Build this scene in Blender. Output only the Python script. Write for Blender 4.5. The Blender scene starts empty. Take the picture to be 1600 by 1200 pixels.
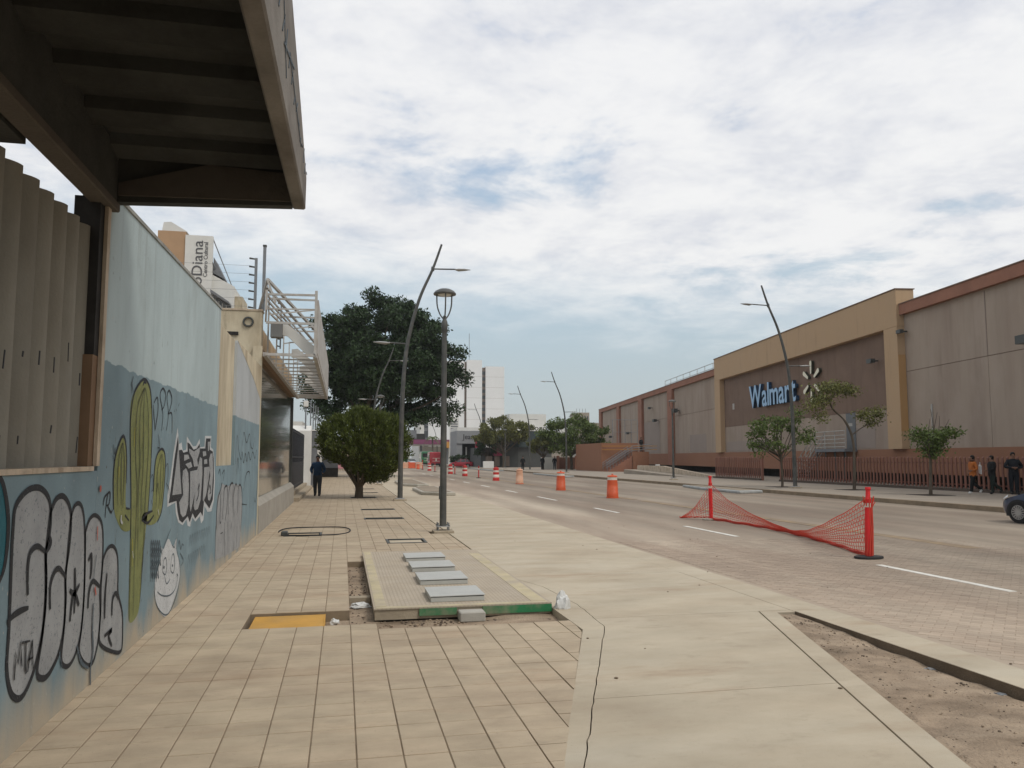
import bpy, bmesh, math, random
import numpy as np
from mathutils import Vector, Matrix
from mathutils.geometry import tessellate_polygon
R = math.radians
scene = bpy.context.scene
C = scene.collection
random.seed(7); RNG = np.random.default_rng(7)

# ------------------------------------------------------------------ camera
CAM_H, YAW, PITCH, FPX = 1.7, 12.0, 5.3, 1240.0
cd = bpy.data.cameras.new('camera'); cam = bpy.data.objects.new('camera', cd); C.objects.link(cam)
cam.location = (0, 0, CAM_H); cam.rotation_euler = (R(90 + PITCH), 0, R(-YAW))
cd.sensor_width = 36; cd.lens = 36 * FPX / 1600; cd.clip_start = 0.05; cd.clip_end = 6000
scene.camera = cam

# ------------------------------------------------------------------ sky, sun, exposure
scene.view_settings.view_transform = 'Standard'; scene.view_settings.look = 'None'
scene.view_settings.exposure = 0.25; scene.view_settings.gamma = 1.0
scene.view_settings.use_curve_mapping = False
SUN_EL, SUN_AZ = 52.0, 140.0      # azimuth clockwise from +Y (the street's direction): behind the camera, to the right
w = bpy.data.worlds.new('World'); scene.world = w; w.use_nodes = True
nt = w.node_tree; N = nt.nodes; L = nt.links; N.clear()
def wn(t, **k):
    n = N.new(t)
    for a, b in k.items():
        setattr(n, a, b)
    return n
def wmath(op, a, b=None, c=None, clamp=False):
    n = wn('ShaderNodeMath', operation=op); n.use_clamp = clamp
    for i, x in enumerate((a, b, c)):
        if x is None: continue
        if isinstance(x, (int, float)): n.inputs[i].default_value = x
        else: L.new(x, n.inputs[i])
    return n.outputs[0]
def wramp(x, a, b):
    n = wn('ShaderNodeMapRange'); n.interpolation_type = 'SMOOTHSTEP'
    L.new(x, n.inputs[0]); n.inputs[1].default_value = a; n.inputs[2].default_value = b
    return n.outputs[0]
def wmix(f, a, b):
    n = wn('ShaderNodeMix', data_type='RGBA')
    L.new(f, n.inputs[0])
    for s, x in ((n.inputs[6], a), (n.inputs[7], b)):
        if isinstance(x, tuple): s.default_value = (*x, 1)
        else: L.new(x, s)
    return n.outputs[2]
sky = wn('ShaderNodeTexSky'); sky.sky_type = 'NISHITA'; sky.sun_disc = False
sky.sun_elevation = R(SUN_EL); sky.sun_rotation = R(SUN_AZ); sky.dust_density = 3.0; sky.air_density = 1.2
tc = wn('ShaderNodeTexCoord'); sep = wn('ShaderNodeSeparateXYZ'); L.new(tc.outputs['Generated'], sep.inputs[0])
X_, Y_, Z_ = sep.outputs
def wnoise(scale, detail, rough, dist, off, zden, sx=1.0, sy=1.0):
    den = wmath('ADD', wmath('MAXIMUM', Z_, 0.0), zden); cmb = wn('ShaderNodeCombineXYZ')
    L.new(wmath('DIVIDE', X_, den), cmb.inputs[0]); L.new(wmath('DIVIDE', Y_, den), cmb.inputs[1])
    mp = wn('ShaderNodeMapping'); L.new(cmb.outputs[0], mp.inputs[0]); mp.inputs[1].default_value = off; mp.inputs[3].default_value = (sx, sy, 1)
    n = wn('ShaderNodeTexNoise'); L.new(mp.outputs[0], n.inputs[0])
    n.inputs['Scale'].default_value = scale; n.inputs['Detail'].default_value = detail
    n.inputs['Roughness'].default_value = rough; n.inputs['Distortion'].default_value = dist
    return n.outputs[0]
n0 = wnoise(0.9, 3, 0.5, 0.0, (5.95, 9.35, 0), 0.12)             # broad banks and gaps
n1 = wnoise(2.6, 10, 0.64, 0.25, (3.1, 0.4, 0), 0.12)            # puffs
n2 = wnoise(7.0, 8, 0.62, 0.2, (1.7, 5.2, 0), 0.12)              # small ripples
# cover ends in an uneven edge some 12 degrees above the horizon, a little lower towards +X
edge = wmath('ADD', wmath('ADD', Z_, wmath('MULTIPLY', X_, 0.10)), wmath('MULTIPLY', wmath('SUBTRACT', n1, 0.5), 0.13))
cov = wramp(edge, 0.155, 0.29)
mixn = wmath('ADD', wmath('ADD', wmath('MULTIPLY', n0, 0.54), wmath('MULTIPLY', n1, 0.36)), wmath('MULTIPLY', n2, 0.10))
fill_low = wmath('MULTIPLY', wmath('MAXIMUM', wmath('SUBTRACT', 0.40, Z_), 0.0), 0.28)      # banks close up towards the horizon
cl = wmath('MULTIPLY', wramp(wmath('ADD', mixn, fill_low), 0.365, 0.505), cov)
shade = wramp(wmath('ADD', wmath('MULTIPLY', n1, 0.7), wmath('MULTIPLY', n2, 0.3)), 0.30, 0.60)
SKY_S = 0.10
def sc_(c): return tuple(v / SKY_S for v in c)
ccol = wmix(shade, sc_((0.585, 0.60, 0.65)), sc_((0.80, 0.795, 0.79)))
low = wramp(Z_, 0.0, 0.24)                  # the pale hazy air low over the city
air = wmix(wramp(Z_, 0.20, 0.50), wmix(low, sc_((0.46, 0.505, 0.505)), sc_((0.395, 0.515, 0.60))), sc_((0.20, 0.355, 0.60)))
hz = wn('ShaderNodeMapRange'); L.new(Z_, hz.inputs[0]); hz.inputs[1].default_value = 0.05; hz.inputs[2].default_value = 0.6
hz.inputs[3].default_value = 0.95; hz.inputs[4].default_value = 0.7
base = wmix(hz.outputs[0], sky.outputs[0], air)
thin = wmath('MULTIPLY', cl, 0.94)
bg = wn('ShaderNodeBackground'); L.new(wmix(thin, base, ccol), bg.inputs[0]); bg.inputs[1].default_value = SKY_S
L.new(bg.outputs[0], wn('ShaderNodeOutputWorld').inputs[0])

sd = bpy.data.lights.new('sun', 'SUN'); sd.energy = 1.15; sd.angle = R(16); sd.color = (1.0, 0.95, 0.86)
so = bpy.data.objects.new('sun', sd); C.objects.link(so)
so.rotation_euler = (R(90 - SUN_EL), 0, R(180 - SUN_AZ))

# ------------------------------------------------------------------ pixel rays of the survey: turn a measured direction into a place on a known plane
_p, _y = R(PITCH), R(YAW)
FWD = Vector((math.sin(_y) * math.cos(_p), math.cos(_y) * math.cos(_p), math.sin(_p)))
RGT = Vector((math.cos(_y), -math.sin(_y), 0)); UPV = RGT.cross(FWD); EYE = Vector((0, 0, CAM_H))
def _ray(x, y): return FWD + RGT * ((x - 800) / FPX) - UPV * ((y - 600) / FPX)
def on_ground(x, y, z=0.0):
    d = _ray(x, y); return EYE + d * ((z - CAM_H) / d.z)
def on_x(x, y, X):
    d = _ray(x, y); return EYE + d * (X / d.x)
def on_y(x, y, Y):
    d = _ray(x, y); return EYE + d * (Y / d.y)

# ------------------------------------------------------------------ materials
def M(name, col, rough=0.85, var=0.18, scale=1.5, bump=0.0, bscale=60.0, spec=0.3, metal=0.0, rand=0.0, stretch=(1, 1, 1),
      dirt=None, dirt_amt=0.0, dirt_scale=0.6, island=0.0, coat=0.0, trans=0.0, worn=0.0):
    m = bpy.data.materials.new(name); m.use_nodes = True
    nt = m.node_tree; n = nt.nodes; l = nt.links; n.clear()
    out = n.new('ShaderNodeOutputMaterial'); b = n.new('ShaderNodeBsdfPrincipled')
    l.new(b.outputs[0], out.inputs[0])
    b.inputs['Roughness'].default_value = rough; b.inputs['Metallic'].default_value = metal
    b.inputs['Specular IOR Level'].default_value = spec; b.inputs['Coat Weight'].default_value = coat
    geo = n.new('ShaderNodeNewGeometry'); mp = n.new('ShaderNodeMapping'); l.new(geo.outputs['Position'], mp.inputs[0])
    mp.inputs[3].default_value = stretch
    no = n.new('ShaderNodeTexNoise'); l.new(mp.outputs[0], no.inputs[0]); no.inputs['Scale'].default_value = scale
    no.inputs['Detail'].default_value = 9; no.inputs['Roughness'].default_value = 0.65
    mr = n.new('ShaderNodeMapRange'); l.new(no.outputs[0], mr.inputs[0])
    mr.inputs[1].default_value = 0.28; mr.inputs[2].default_value = 0.72
    mr.inputs[3].default_value = 1 - var; mr.inputs[4].default_value = 1 + var
    f = mr.outputs[0]
    def mul(a, bb):
        k = n.new('ShaderNodeMath'); k.operation = 'MULTIPLY'; l.new(a, k.inputs[0]); l.new(bb, k.inputs[1]); return k.outputs[0]
    def rng(src, amt):
        k = n.new('ShaderNodeMapRange'); l.new(src, k.inputs[0]); k.inputs[3].default_value = 1 - amt; k.inputs[4].default_value = 1 + amt; return k.outputs[0]
    if rand: oi = n.new('ShaderNodeObjectInfo'); f = mul(f, rng(oi.outputs['Random'], rand))
    if island: f = mul(f, rng(geo.outputs['Random Per Island'], island))
    base = n.new('ShaderNodeRGB'); base.outputs[0].default_value = (*col, 1); src = base.outputs[0]
    if dirt is not None:
        n2 = n.new('ShaderNodeTexNoise'); l.new(mp.outputs[0], n2.inputs[0]); n2.inputs['Scale'].default_value = dirt_scale
        n2.inputs['Detail'].default_value = 7; n2.inputs['Roughness'].default_value = 0.6
        k = n.new('ShaderNodeMapRange'); l.new(n2.outputs[0], k.inputs[0]); k.inputs[1].default_value = 0.42; k.inputs[2].default_value = 0.70
        k.inputs[4].default_value = dirt_amt
        mx = n.new('ShaderNodeMix'); mx.data_type = 'RGBA'; l.new(k.outputs[0], mx.inputs[0]); l.new(src, mx.inputs[6]); mx.inputs[7].default_value = (*dirt, 1)
        src = mx.outputs[2]
    hs = n.new('ShaderNodeVectorMath'); hs.operation = 'SCALE'; l.new(src, hs.inputs[0]); l.new(f, hs.inputs['Scale'])
    l.new(hs.outputs[0], b.inputs['Base Color'])
    if bump:
        n3 = n.new('ShaderNodeTexNoise'); l.new(geo.outputs['Position'], n3.inputs[0]); n3.inputs['Scale'].default_value = bscale; n3.inputs['Detail'].default_value = 5
        bp = n.new('ShaderNodeBump'); bp.inputs['Strength'].default_value = bump; bp.inputs['Distance'].default_value = 0.02
        l.new(n3.outputs[0], bp.inputs['Height']); l.new(bp.outputs[0], b.inputs['Normal'])
    if worn:
        n4 = n.new('ShaderNodeTexNoise'); l.new(geo.outputs['Position'], n4.inputs[0]); n4.inputs['Scale'].default_value = 38; n4.inputs['Detail'].default_value = 6; n4.inputs['Roughness'].default_value = 0.75
        k = n.new('ShaderNodeMapRange'); l.new(n4.outputs[0], k.inputs[0]); k.inputs[1].default_value = worn - 0.05; k.inputs[2].default_value = worn + 0.05; l.new(k.outputs[0], b.inputs['Alpha'])
    if trans:
        t = n.new('ShaderNodeBsdfTranslucent'); l.new(hs.outputs[0], t.inputs[0]); ms = n.new('ShaderNodeMixShader'); ms.inputs[0].default_value = trans
        l.new(b.outputs[0], ms.inputs[1]); l.new(t.outputs[0], ms.inputs[2]); l.new(ms.outputs[0], out.inputs[0])
    return m
def layer(m, col, amt, scale, lo, hi, stretch=(1, 1, 1), detail=6, rough=0.65):
    # a further patchy coat (dirt, specks, run-off) over a material's colour
    n, l, b = nodes_of(m); s = b.inputs['Base Color'].links[0].from_socket
    g = n.new('ShaderNodeNewGeometry'); p = n.new('ShaderNodeMapping'); l.new(g.outputs['Position'], p.inputs[0]); p.inputs[3].default_value = stretch; p.inputs[1].default_value = (scale * 1.7, 3.1, 0.7)
    t = n.new('ShaderNodeTexNoise'); l.new(p.outputs[0], t.inputs[0]); t.inputs['Scale'].default_value = scale; t.inputs['Detail'].default_value = detail; t.inputs['Roughness'].default_value = rough
    k = n.new('ShaderNodeMapRange'); l.new(t.outputs[0], k.inputs[0]); k.inputs[1].default_value = lo; k.inputs[2].default_value = hi; k.inputs[4].default_value = amt
    x = n.new('ShaderNodeMix'); x.data_type = 'RGBA'; l.new(k.outputs[0], x.inputs[0]); l.new(s, x.inputs[6]); x.inputs[7].default_value = (*col, 1); l.new(x.outputs[2], b.inputs['Base Color'])
def nodes_of(m): return m.node_tree.nodes, m.node_tree.links, m.node_tree.nodes['Principled BSDF']

# ------------------------------------------------------------------ mesh collector
class MB:
    def __init__(s): s.v, s.f, s.m = [], [], []
    def add(s, vs, fs, mat=0):
        o = len(s.v); s.v += [tuple(p) for p in vs]; s.f += [tuple(i + o for i in f) for f in fs]; s.m += [mat] * len(fs); return s
    def box(s, x0, x1, y0, y1, z0, z1, mat=0):
        return s.add([(x0, y0, z0), (x1, y0, z0), (x1, y1, z0), (x0, y1, z0), (x0, y0, z1), (x1, y0, z1), (x1, y1, z1), (x0, y1, z1)],
                     [(3, 2, 1, 0), (4, 5, 6, 7), (0, 1, 5, 4), (1, 2, 6, 5), (2, 3, 7, 6), (3, 0, 4, 7)], mat)
    def prism(s, pts, z0, z1, mat=0):            # counter-clockwise plan polygon
        n = len(pts); vs = [(p[0], p[1], z0) for p in pts] + [(p[0], p[1], z1) for p in pts]
        return s.add(vs, [tuple(range(n - 1, -1, -1)), tuple(range(n, 2 * n))] + [(i, (i + 1) % n, n + (i + 1) % n, n + i) for i in range(n)], mat)
    def profile(s, pts, axis, a, b, mat=0):      # polygon extruded along x or y; pts are (other, z)
        n = len(pts)
        q = (lambda p, t: (t, p[0], p[1])) if axis == 'x' else (lambda p, t: (p[0], t, p[1]))
        return s.add([q(p, a) for p in pts] + [q(p, b) for p in pts],
                     [tuple(range(n)), tuple(range(2 * n - 1, n - 1, -1))] + [(i, n + i, n + (i + 1) % n, (i + 1) % n) for i in range(n)], mat)
    def bar(s, p, q, w, h=None, mat=0, up=(0, 0, 1)):
        p, q = Vector(p), Vector(q); h = h or w; d = (q - p).normalized(); up = Vector(up)
        if abs(d.dot(up)) > 0.98: up = Vector((1, 0, 0))
        a = d.cross(up).normalized() * (w / 2); b = a.cross(d).normalized() * (h / 2)
        vs = [e + sx * a + sy * b for e in (p, q) for sx, sy in ((-1, -1), (1, -1), (1, 1), (-1, 1))]
        return s.add(vs, [(0, 1, 2, 3), (7, 6, 5, 4), (0, 4, 5, 1), (1, 5, 6, 2), (2, 6, 7, 3), (3, 7, 4, 0)], mat)
    def tube(s, path, r, n=8, mat=0, caps=True):
        path = [Vector(p) for p in path]; k = len(path); rs = list(r) if hasattr(r, '__len__') else [r] * k
        vs = []; ref = None
        for i, p in enumerate(path):
            d = (path[min(i + 1, k - 1)] - path[max(i - 1, 0)])
            d = d.normalized() if d.length > 1e-9 else Vector((0, 0, 1))
            if ref is None: ref = Vector((1, 0, 0)) if abs(d.x) < 0.9 else Vector((0, 1, 0))
            a = (ref - d * ref.dot(d)).normalized(); b = d.cross(a); ref = a
            vs += [p + (a * math.cos(2 * math.pi * j / n) + b * math.sin(2 * math.pi * j / n)) * rs[i] for j in range(n)]
        fs = [(i * n + j, i * n + (j + 1) % n, (i + 1) * n + (j + 1) % n, (i + 1) * n + j) for i in range(k - 1) for j in range(n)]
        if caps: fs += [tuple(range(n - 1, -1, -1)), tuple((k - 1) * n + j for j in range(n))]
        return s.add(vs, fs, mat)
    def lathe(s, prof, n=20, c=(0, 0, 0), mat=0, mats=None):
        k = len(prof); base = len(s.v)
        s.v += [(c[0] + r * math.cos(2 * math.pi * j / n), c[1] + r * math.sin(2 * math.pi * j / n), c[2] + z) for r, z in prof for j in range(n)]
        for i in range(k - 1):
            s.f += [(base + i * n + j, base + i * n + (j + 1) % n, base + (i + 1) * n + (j + 1) % n, base + (i + 1) * n + j) for j in range(n)]
            s.m += [mats[i] if mats else mat] * n
        s.f += [tuple(base + j for j in range(n - 1, -1, -1)), tuple(base + (k - 1) * n + j for j in range(n))]; s.m += [mats[0] if mats else mat, mats[-1] if mats else mat]
        return s
    def sheet(s, pts, mat=0): return s.add(pts, [tuple(range(len(pts)))], mat)
    def mesh(s, name, mats, smooth=None, bevel=0.0):
        me = bpy.data.meshes.new(name); me.from_pydata(s.v, [], s.f)
        for m in (mats if isinstance(mats, (list, tuple)) else [mats]): me.materials.append(m)
        me.polygons.foreach_set('material_index', s.m)
        if bevel:
            bm = bmesh.new(); bm.from_mesh(me)
            bmesh.ops.remove_doubles(bm, verts=bm.verts, dist=1e-5)
            es = [e for e in bm.edges if len(e.link_faces) == 2 and e.calc_face_angle(0) > 0.5]
            bmesh.ops.bevel(bm, geom=es, offset=bevel, segments=1, affect='EDGES', clamp_overlap=True); bm.to_mesh(me); bm.free()
        if smooth is not None:
            me.polygons.foreach_set('use_smooth', [True] * len(me.polygons)); me.set_sharp_from_angle(angle=R(smooth))
        me.update(); return me
    def build(s, name, mats, parent=None, loc=(0, 0, 0), smooth=None, bevel=0.0, world=False):
        return link(name, s.mesh(name, mats, smooth, bevel), parent, loc, world)
def link(name, me, parent=None, loc=(0, 0, 0), world=False, rotz=0.0):
    o = bpy.data.objects.new(name, me); C.objects.link(o); o.location = loc; o.rotation_euler.z = rotz
    if parent is not None:
        o.parent = parent
        if world: o.location = Vector(loc) - parent.location      # mesh given in world metres under an unrotated Empty
    return o
def tag(o, label=None, cat=None, group=None, kind=None):
    if label: o['label'] = label
    if cat: o['category'] = cat
    if group: o['group'] = group
    if kind: o['kind'] = kind
    return o
def thing(name, label, cat, loc=(0, 0, 0), rotz=0.0, group=None):
    o = bpy.data.objects.new(name, None); C.objects.link(o); o.location = loc; o.rotation_euler.z = rotz; o.empty_display_size = 0.3
    return tag(o, label, cat, group)
def copy_tree(o, parent=None):
    c = o.copy(); C.objects.link(c)
    if parent is not None: c.parent = parent
    for ch in list(o.children): copy_tree(ch, c)
    return c
def dup(o, label, loc, rotz=None, scale=None, group=None):
    c = copy_tree(o); c['label'] = label; c.location = loc
    if rotz is not None: c.rotation_euler.z = rotz
    if scale: c.scale = (scale,) * 3
    if group: c['group'] = group
    return c
def structure(o): o['kind'] = 'structure'; return o
def lin(r, g, b):
    return tuple((v / 255 / 12.92 if v / 255 <= 0.04045 else ((v / 255 + 0.055) / 1.055) ** 2.4) for v in (r, g, b))
def spline(pts, n=6, closed=False):
    pts = [tuple(map(float, p)) for p in pts]; k = len(pts); out = []
    rngk = range(k if closed else k - 1)
    for i in rngk:
        g = (lambda j: pts[j % k]) if closed else (lambda j: pts[min(max(j, 0), k - 1)])
        p0, p1, p2, p3 = g(i - 1), g(i), g(i + 1), g(i + 2)
        for t in (j / n for j in range(n)):
            out.append(tuple(0.5 * (2 * b + (c - a) * t + (2 * a - 5 * b + 4 * c - d) * t * t + (3 * b - a - 3 * c + d) * t ** 3) for a, b, c, d in zip(p0, p1, p2, p3)))
    if not closed: out.append(pts[-1])
    return out
def text_mesh(txt, name, mat, size, extrude=0.0, offset=0.0):
    cu = bpy.data.curves.new(name, 'FONT'); cu.body = txt; cu.size = size; cu.extrude = extrude; cu.offset = offset; cu.resolution_u = 4
    o = bpy.data.objects.new(name, cu); C.objects.link(o); bpy.context.view_layer.update()
    me = bpy.data.meshes.new_from_object(o.evaluated_get(bpy.context.evaluated_depsgraph_get()))
    bpy.data.objects.remove(o); bpy.data.curves.remove(cu); me.name = name; me.materials.clear(); me.materials.append(mat); return me
def leaves(name, pts, size, mat, parent, aspect=0.5, up=0.3, loc=(0, 0, 0), out=None):
    n = len(pts); pts = np.asarray(pts, float)
    d = RNG.normal(size=(n, 3)); d[:, 2] -= up
    if out is not None: d = d * 0.55 + out
    d /= np.linalg.norm(d, axis=1)[:, None]
    s = RNG.normal(size=(n, 3)); s -= d * (s * d).sum(1)[:, None]; s /= np.linalg.norm(s, axis=1)[:, None]
    L_ = (size * RNG.uniform(0.6, 1.35, n))[:, None]; W_ = L_ * aspect
    v = np.stack([pts, pts + d * L_ * 0.5 + s * W_ * 0.5, pts + d * L_, pts + d * L_ * 0.5 - s * W_ * 0.5], 1).reshape(-1, 3)
    me = bpy.data.meshes.new(name); me.vertices.add(4 * n); me.vertices.foreach_set('co', v.ravel().astype(np.float32))
    me.loops.add(4 * n); me.loops.foreach_set('vertex_index', np.arange(4 * n, dtype=np.int32))
    me.polygons.add(n); me.polygons.foreach_set('loop_start', np.arange(0, 4 * n, 4, dtype=np.int32))
    me.polygons.foreach_set('loop_total', np.full(n, 4, dtype=np.int32)); me.update(calc_edges=True); me.materials.append(mat)
    return link(name, me, parent, loc)

# ------------------------------------------------------------------ palette
m_earth = M('dry_earth', (0.335, 0.255, 0.18), 0.95, 0.3, 3.2, 0.9, 45, dirt=(0.17, 0.125, 0.085), dirt_amt=0.85, dirt_scale=2.2, stretch=(0.6, 1.3, 1))
m_base = M('bare_ground', (0.27, 0.22, 0.165), 0.95, 0.2, 0.3, 0.3, 20)
m_tile = M('paving_tile', (0.46, 0.375, 0.268), 0.88, 0.17, 2.6, 0.18, 120, rand=0.045, dirt=(0.355, 0.27, 0.19), dirt_amt=0.65, dirt_scale=0.8, stretch=(0.7, 1.25, 1))
m_joint = M('tile_joint', (0.245, 0.19, 0.13), 0.95, 0.2, 6)
m_slab = M('pale_concrete', (0.475, 0.41, 0.308), 0.9, 0.13, 1.1, 0.15, 140, dirt=(0.36, 0.285, 0.20), dirt_amt=0.6, dirt_scale=0.8, stretch=(0.75, 1.3, 1))
m_dcurb = M('dark_kerb_face', (0.15, 0.115, 0.08), 0.92, 0.3, 3.0, 0.3, 60)  # darker tone for the kerb's upright face at the pit
m_curb = M('kerb_concrete', (0.36, 0.30, 0.22), 0.92, 0.2, 3.0, 0.3, 60)
m_road = M('road_paving', (0.285, 0.222, 0.168), 0.85, 0.16, 0.7, 0.1, 40, stretch=(1.0, 0.16, 1), dirt=(0.45, 0.385, 0.30), dirt_amt=0.85, dirt_scale=0.33)
m_paver = M('road_paver', (0.285, 0.222, 0.168), 0.85, 0.16, 0.7, 0.25, 120, stretch=(1.0, 0.16, 1), dirt=(0.45, 0.385, 0.30), dirt_amt=0.85, dirt_scale=0.33, island=0.10, rand=0.10)
m_farwalk = M('far_pavement', (0.30, 0.255, 0.205), 0.9, 0.15, 0.8, 0.1, 40)
m_white_line = M('white_road_paint', (0.72, 0.70, 0.64), 0.7, 0.15, 5, dirt=(0.4, 0.35, 0.28), dirt_amt=0.5, dirt_scale=4)
m_yellow_line = M('worn_yellow_paint', (0.29, 0.215, 0.13), 0.85, 0.2, 2, dirt=(0.20, 0.155, 0.118), dirt_amt=1.0, dirt_scale=1.2)
for m_ in (m_slab, m_tile):
    layer(m_, (0.33, 0.215, 0.135), 0.45, 1.1, 0.55, 0.72, (0.45, 1.5, 1))
    layer(m_, (0.30, 0.24, 0.175), 0.40, 5.0, 0.56, 0.72, (0.7, 1.2, 1))
    layer(m_, (0.17, 0.135, 0.10), 0.45, 55.0, 0.66, 0.72, (1, 1, 1), 3)
layer(m_slab, (0.56, 0.51, 0.41), 0.40, 0.8, 0.50, 0.68, (0.5, 1.2, 1))
layer(m_earth, (0.42, 0.33, 0.24), 0.55, 1.3, 0.52, 0.66, (0.6, 1.3, 1)); layer(m_earth, (0.12, 0.09, 0.065), 0.6, 30.0, 0.62, 0.70, (1, 1, 1), 4)
# herringbone-like joints and tyre tracks on the far part of the road, where single pavers can no longer be told apart
n_, l_, b_ = nodes_of(m_road)
for mat in (m_road, m_paver):
    n_, l_, b_ = nodes_of(mat)
    src = b_.inputs['Base Color'].links[0].from_socket
    geo = n_.new('ShaderNodeNewGeometry'); sp = n_.new('ShaderNodeSeparateXYZ'); l_.new(geo.outputs['Position'], sp.inputs[0])
    nz = n_.new('ShaderNodeTexNoise'); mp = n_.new('ShaderNodeMapping'); mp.inputs[3].default_value = (0.25, 0.02, 1); l_.new(geo.outputs['Position'], mp.inputs[0]); l_.new(mp.outputs[0], nz.inputs[0]); nz.inputs['Scale'].default_value = 2.0
    ad = n_.new('ShaderNodeMath'); ad.operation = 'MULTIPLY_ADD'; l_.new(nz.outputs[0], ad.inputs[0]); ad.inputs[1].default_value = 1.2; l_.new(sp.outputs[0], ad.inputs[2])
    mu = n_.new('ShaderNodeMath'); mu.operation = 'MULTIPLY'; l_.new(ad.outputs[0], mu.inputs[0]); mu.inputs[1].default_value = 2 * math.pi / 1.75
    sn = n_.new('ShaderNodeMath'); sn.operation = 'SINE'; l_.new(mu.outputs[0], sn.inputs[0])
    # the lanes beyond the near one are worn darker by traffic, the near one is dusty
    lane = n_.new('ShaderNodeMapRange'); lane.interpolation_type = 'SMOOTHSTEP'; l_.new(ad.outputs[0], lane.inputs[0])
    lane.inputs[1].default_value = 5.8; lane.inputs[2].default_value = 10.5; lane.inputs[3].default_value = 1.24; lane.inputs[4].default_value = 0.80
    mr = n_.new('ShaderNodeMapRange'); l_.new(sn.outputs[0], mr.inputs[0]); mr.inputs[1].default_value = -1; mr.inputs[3].default_value = 0.93; mr.inputs[4].default_value = 1.07
    mm = n_.new('ShaderNodeMath'); mm.operation = 'MULTIPLY'; l_.new(lane.outputs[0], mm.inputs[0]); l_.new(mr.outputs[0], mm.inputs[1])
    vs = n_.new('ShaderNodeVectorMath'); vs.operation = 'SCALE'; l_.new(src, vs.inputs[0]); l_.new(mm.outputs[0], vs.inputs['Scale'])
    l_.new(vs.outputs[0], b_.inputs['Base Color'])
n_, l_, b_ = nodes_of(m_road)
src = b_.inputs['Base Color'].links[0].from_socket
br = n_.new('ShaderNodeTexBrick'); mp = n_.new('ShaderNodeMapping'); geo = n_.new('ShaderNodeNewGeometry')
l_.new(geo.outputs['Position'], mp.inputs[0]); mp.inputs[2].default_value = (0, 0, R(45)); l_.new(mp.outputs[0], br.inputs[0])
br.inputs['Scale'].default_value = 1.0; br.inputs['Brick Width'].default_value = 0.2; br.inputs['Row Height'].default_value = 0.1; br.inputs['Mortar Size'].default_value = 0.006
br.inputs['Color1'].default_value = (1, 1, 1, 1); br.inputs['Color2'].default_value = (0.9, 0.9, 0.9, 1); br.inputs['Mortar'].default_value = (0.93, 0.93, 0.92, 1)
mx = n_.new('ShaderNodeMix'); mx.data_type = 'RGBA'; mx.blend_type = 'MULTIPLY'; mx.inputs[0].default_value = 0.8
l_.new(src, mx.inputs[6]); l_.new(br.outputs[0], mx.inputs[7]); l_.new(mx.outputs[2], b_.inputs['Base Color'])

# ------------------------------------------------------------------ ground, road, pavements
structure(MB().box(-900, 1500, -400, 2600, -0.8, -0.30).build('ground', m_base))
T = 0.265                                    # tile pitch
X0, XN = 0.11 - 8 * T, 16                    # sixteen columns from the wall to the kerb
def edge_x(y):                               # the pavement's kerb side: flares out beside the driveway, then runs straight
    return 2.36 if y > 7.75 else 1.10 + (y - 4.0) * 0.336
HOLES = []                                   # (x0, x1, y0, y1) openings in the paving
def hole(i0, i1, j0, j1): HOLES.append((i0, i1, j0, j1)); return (X0 + i0 * T, X0 + i1 * T, 5.285 + j0 * T, 5.285 + j1 * T)
H_PIT = hole(4, 8, 12, 15)                   # yellow cover's pit
H_TR1 = hole(8, 9, 12, 31)                   # trench on the left of the raised slab
H_TR2 = hole(9, 17, 11, 34)                  # the slab itself and the trench in front of it
H_G1 = hole(10, 14, 65, 67); H_G2 = hole(10, 14, 80, 82); H_G3 = hole(9, 13, 110, 113); H_G4 = hole(10, 14, 128, 130); H_G5 = hole(10, 14, 146, 148)
H_F1 = hole(3, 6, 48, 51); H_F2 = hole(11, 14, 41, 44); H_LB = hole(15, 17, 48, 50)
JMIN, JMAX = -12, 330
def solid(i, j): return not any(a <= i < b and c <= j < d for a, b, c, d in HOLES)
def clip_edge(poly):                         # keep the part left of the flared kerb line
    out = []
    fn = lambda p: edge_x(p[1]) - p[0]
    for a, b in zip(poly, poly[1:] + poly[:1]):
        fa, fb = fn(a), fn(b)
        if fa >= 0: out.append(a)
        if (fa >= 0) != (fb >= 0):
            t = fa / (fa - fb); out.append((a[0] + (b[0] - a[0]) * t, a[1] + (b[1] - a[1]) * t))
    return out
bed = MB(); cells = []
for j in range(JMIN, JMAX):
    y0 = 5.285 + j * T
    for i in range(0, 17):
        if not solid(i, j): continue
        x0 = X0 + i * T
        poly = clip_edge([(x0, y0), (x0 + T, y0), (x0 + T, y0 + T), (x0, y0 + T)])
        if len(poly) < 3: continue
        ar = abs(sum(a[0] * b[1] - b[0] * a[1] for a, b in zip(poly, poly[1:] + poly[:1]))) / 2
        if ar < 0.004: continue
        cells.append((i, j, poly, ar))
sw_v, sw_f = [], []
for i, j, poly, ar in cells:
    o = len(sw_v); sw_v += [(p[0], p[1], -0.007) for p in poly]; sw_f.append(tuple(range(o, o + len(poly))))
    if j < 60 and any(not solid(i + a, j + b) for a, b in ((1, 0), (-1, 0), (0, 1), (0, -1))):
        bed.prism([(p[0], p[1]) for p in poly], -0.30, -0.008)
bed.add(sw_v, sw_f)
sidewalk = structure(bed.build('sidewalk', m_joint))
tile_me = None; near = sorted((c for c in cells if abs(c[3] - T * T) < 1e-6), key=lambda c: c[1])
visible = [c for c in near if c[1] >= -6]     # the frame's lower edge cuts the paving about here
first = set((c[0], c[1]) for c in visible[:300])
g = 0.0042
rest = MB()
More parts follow.
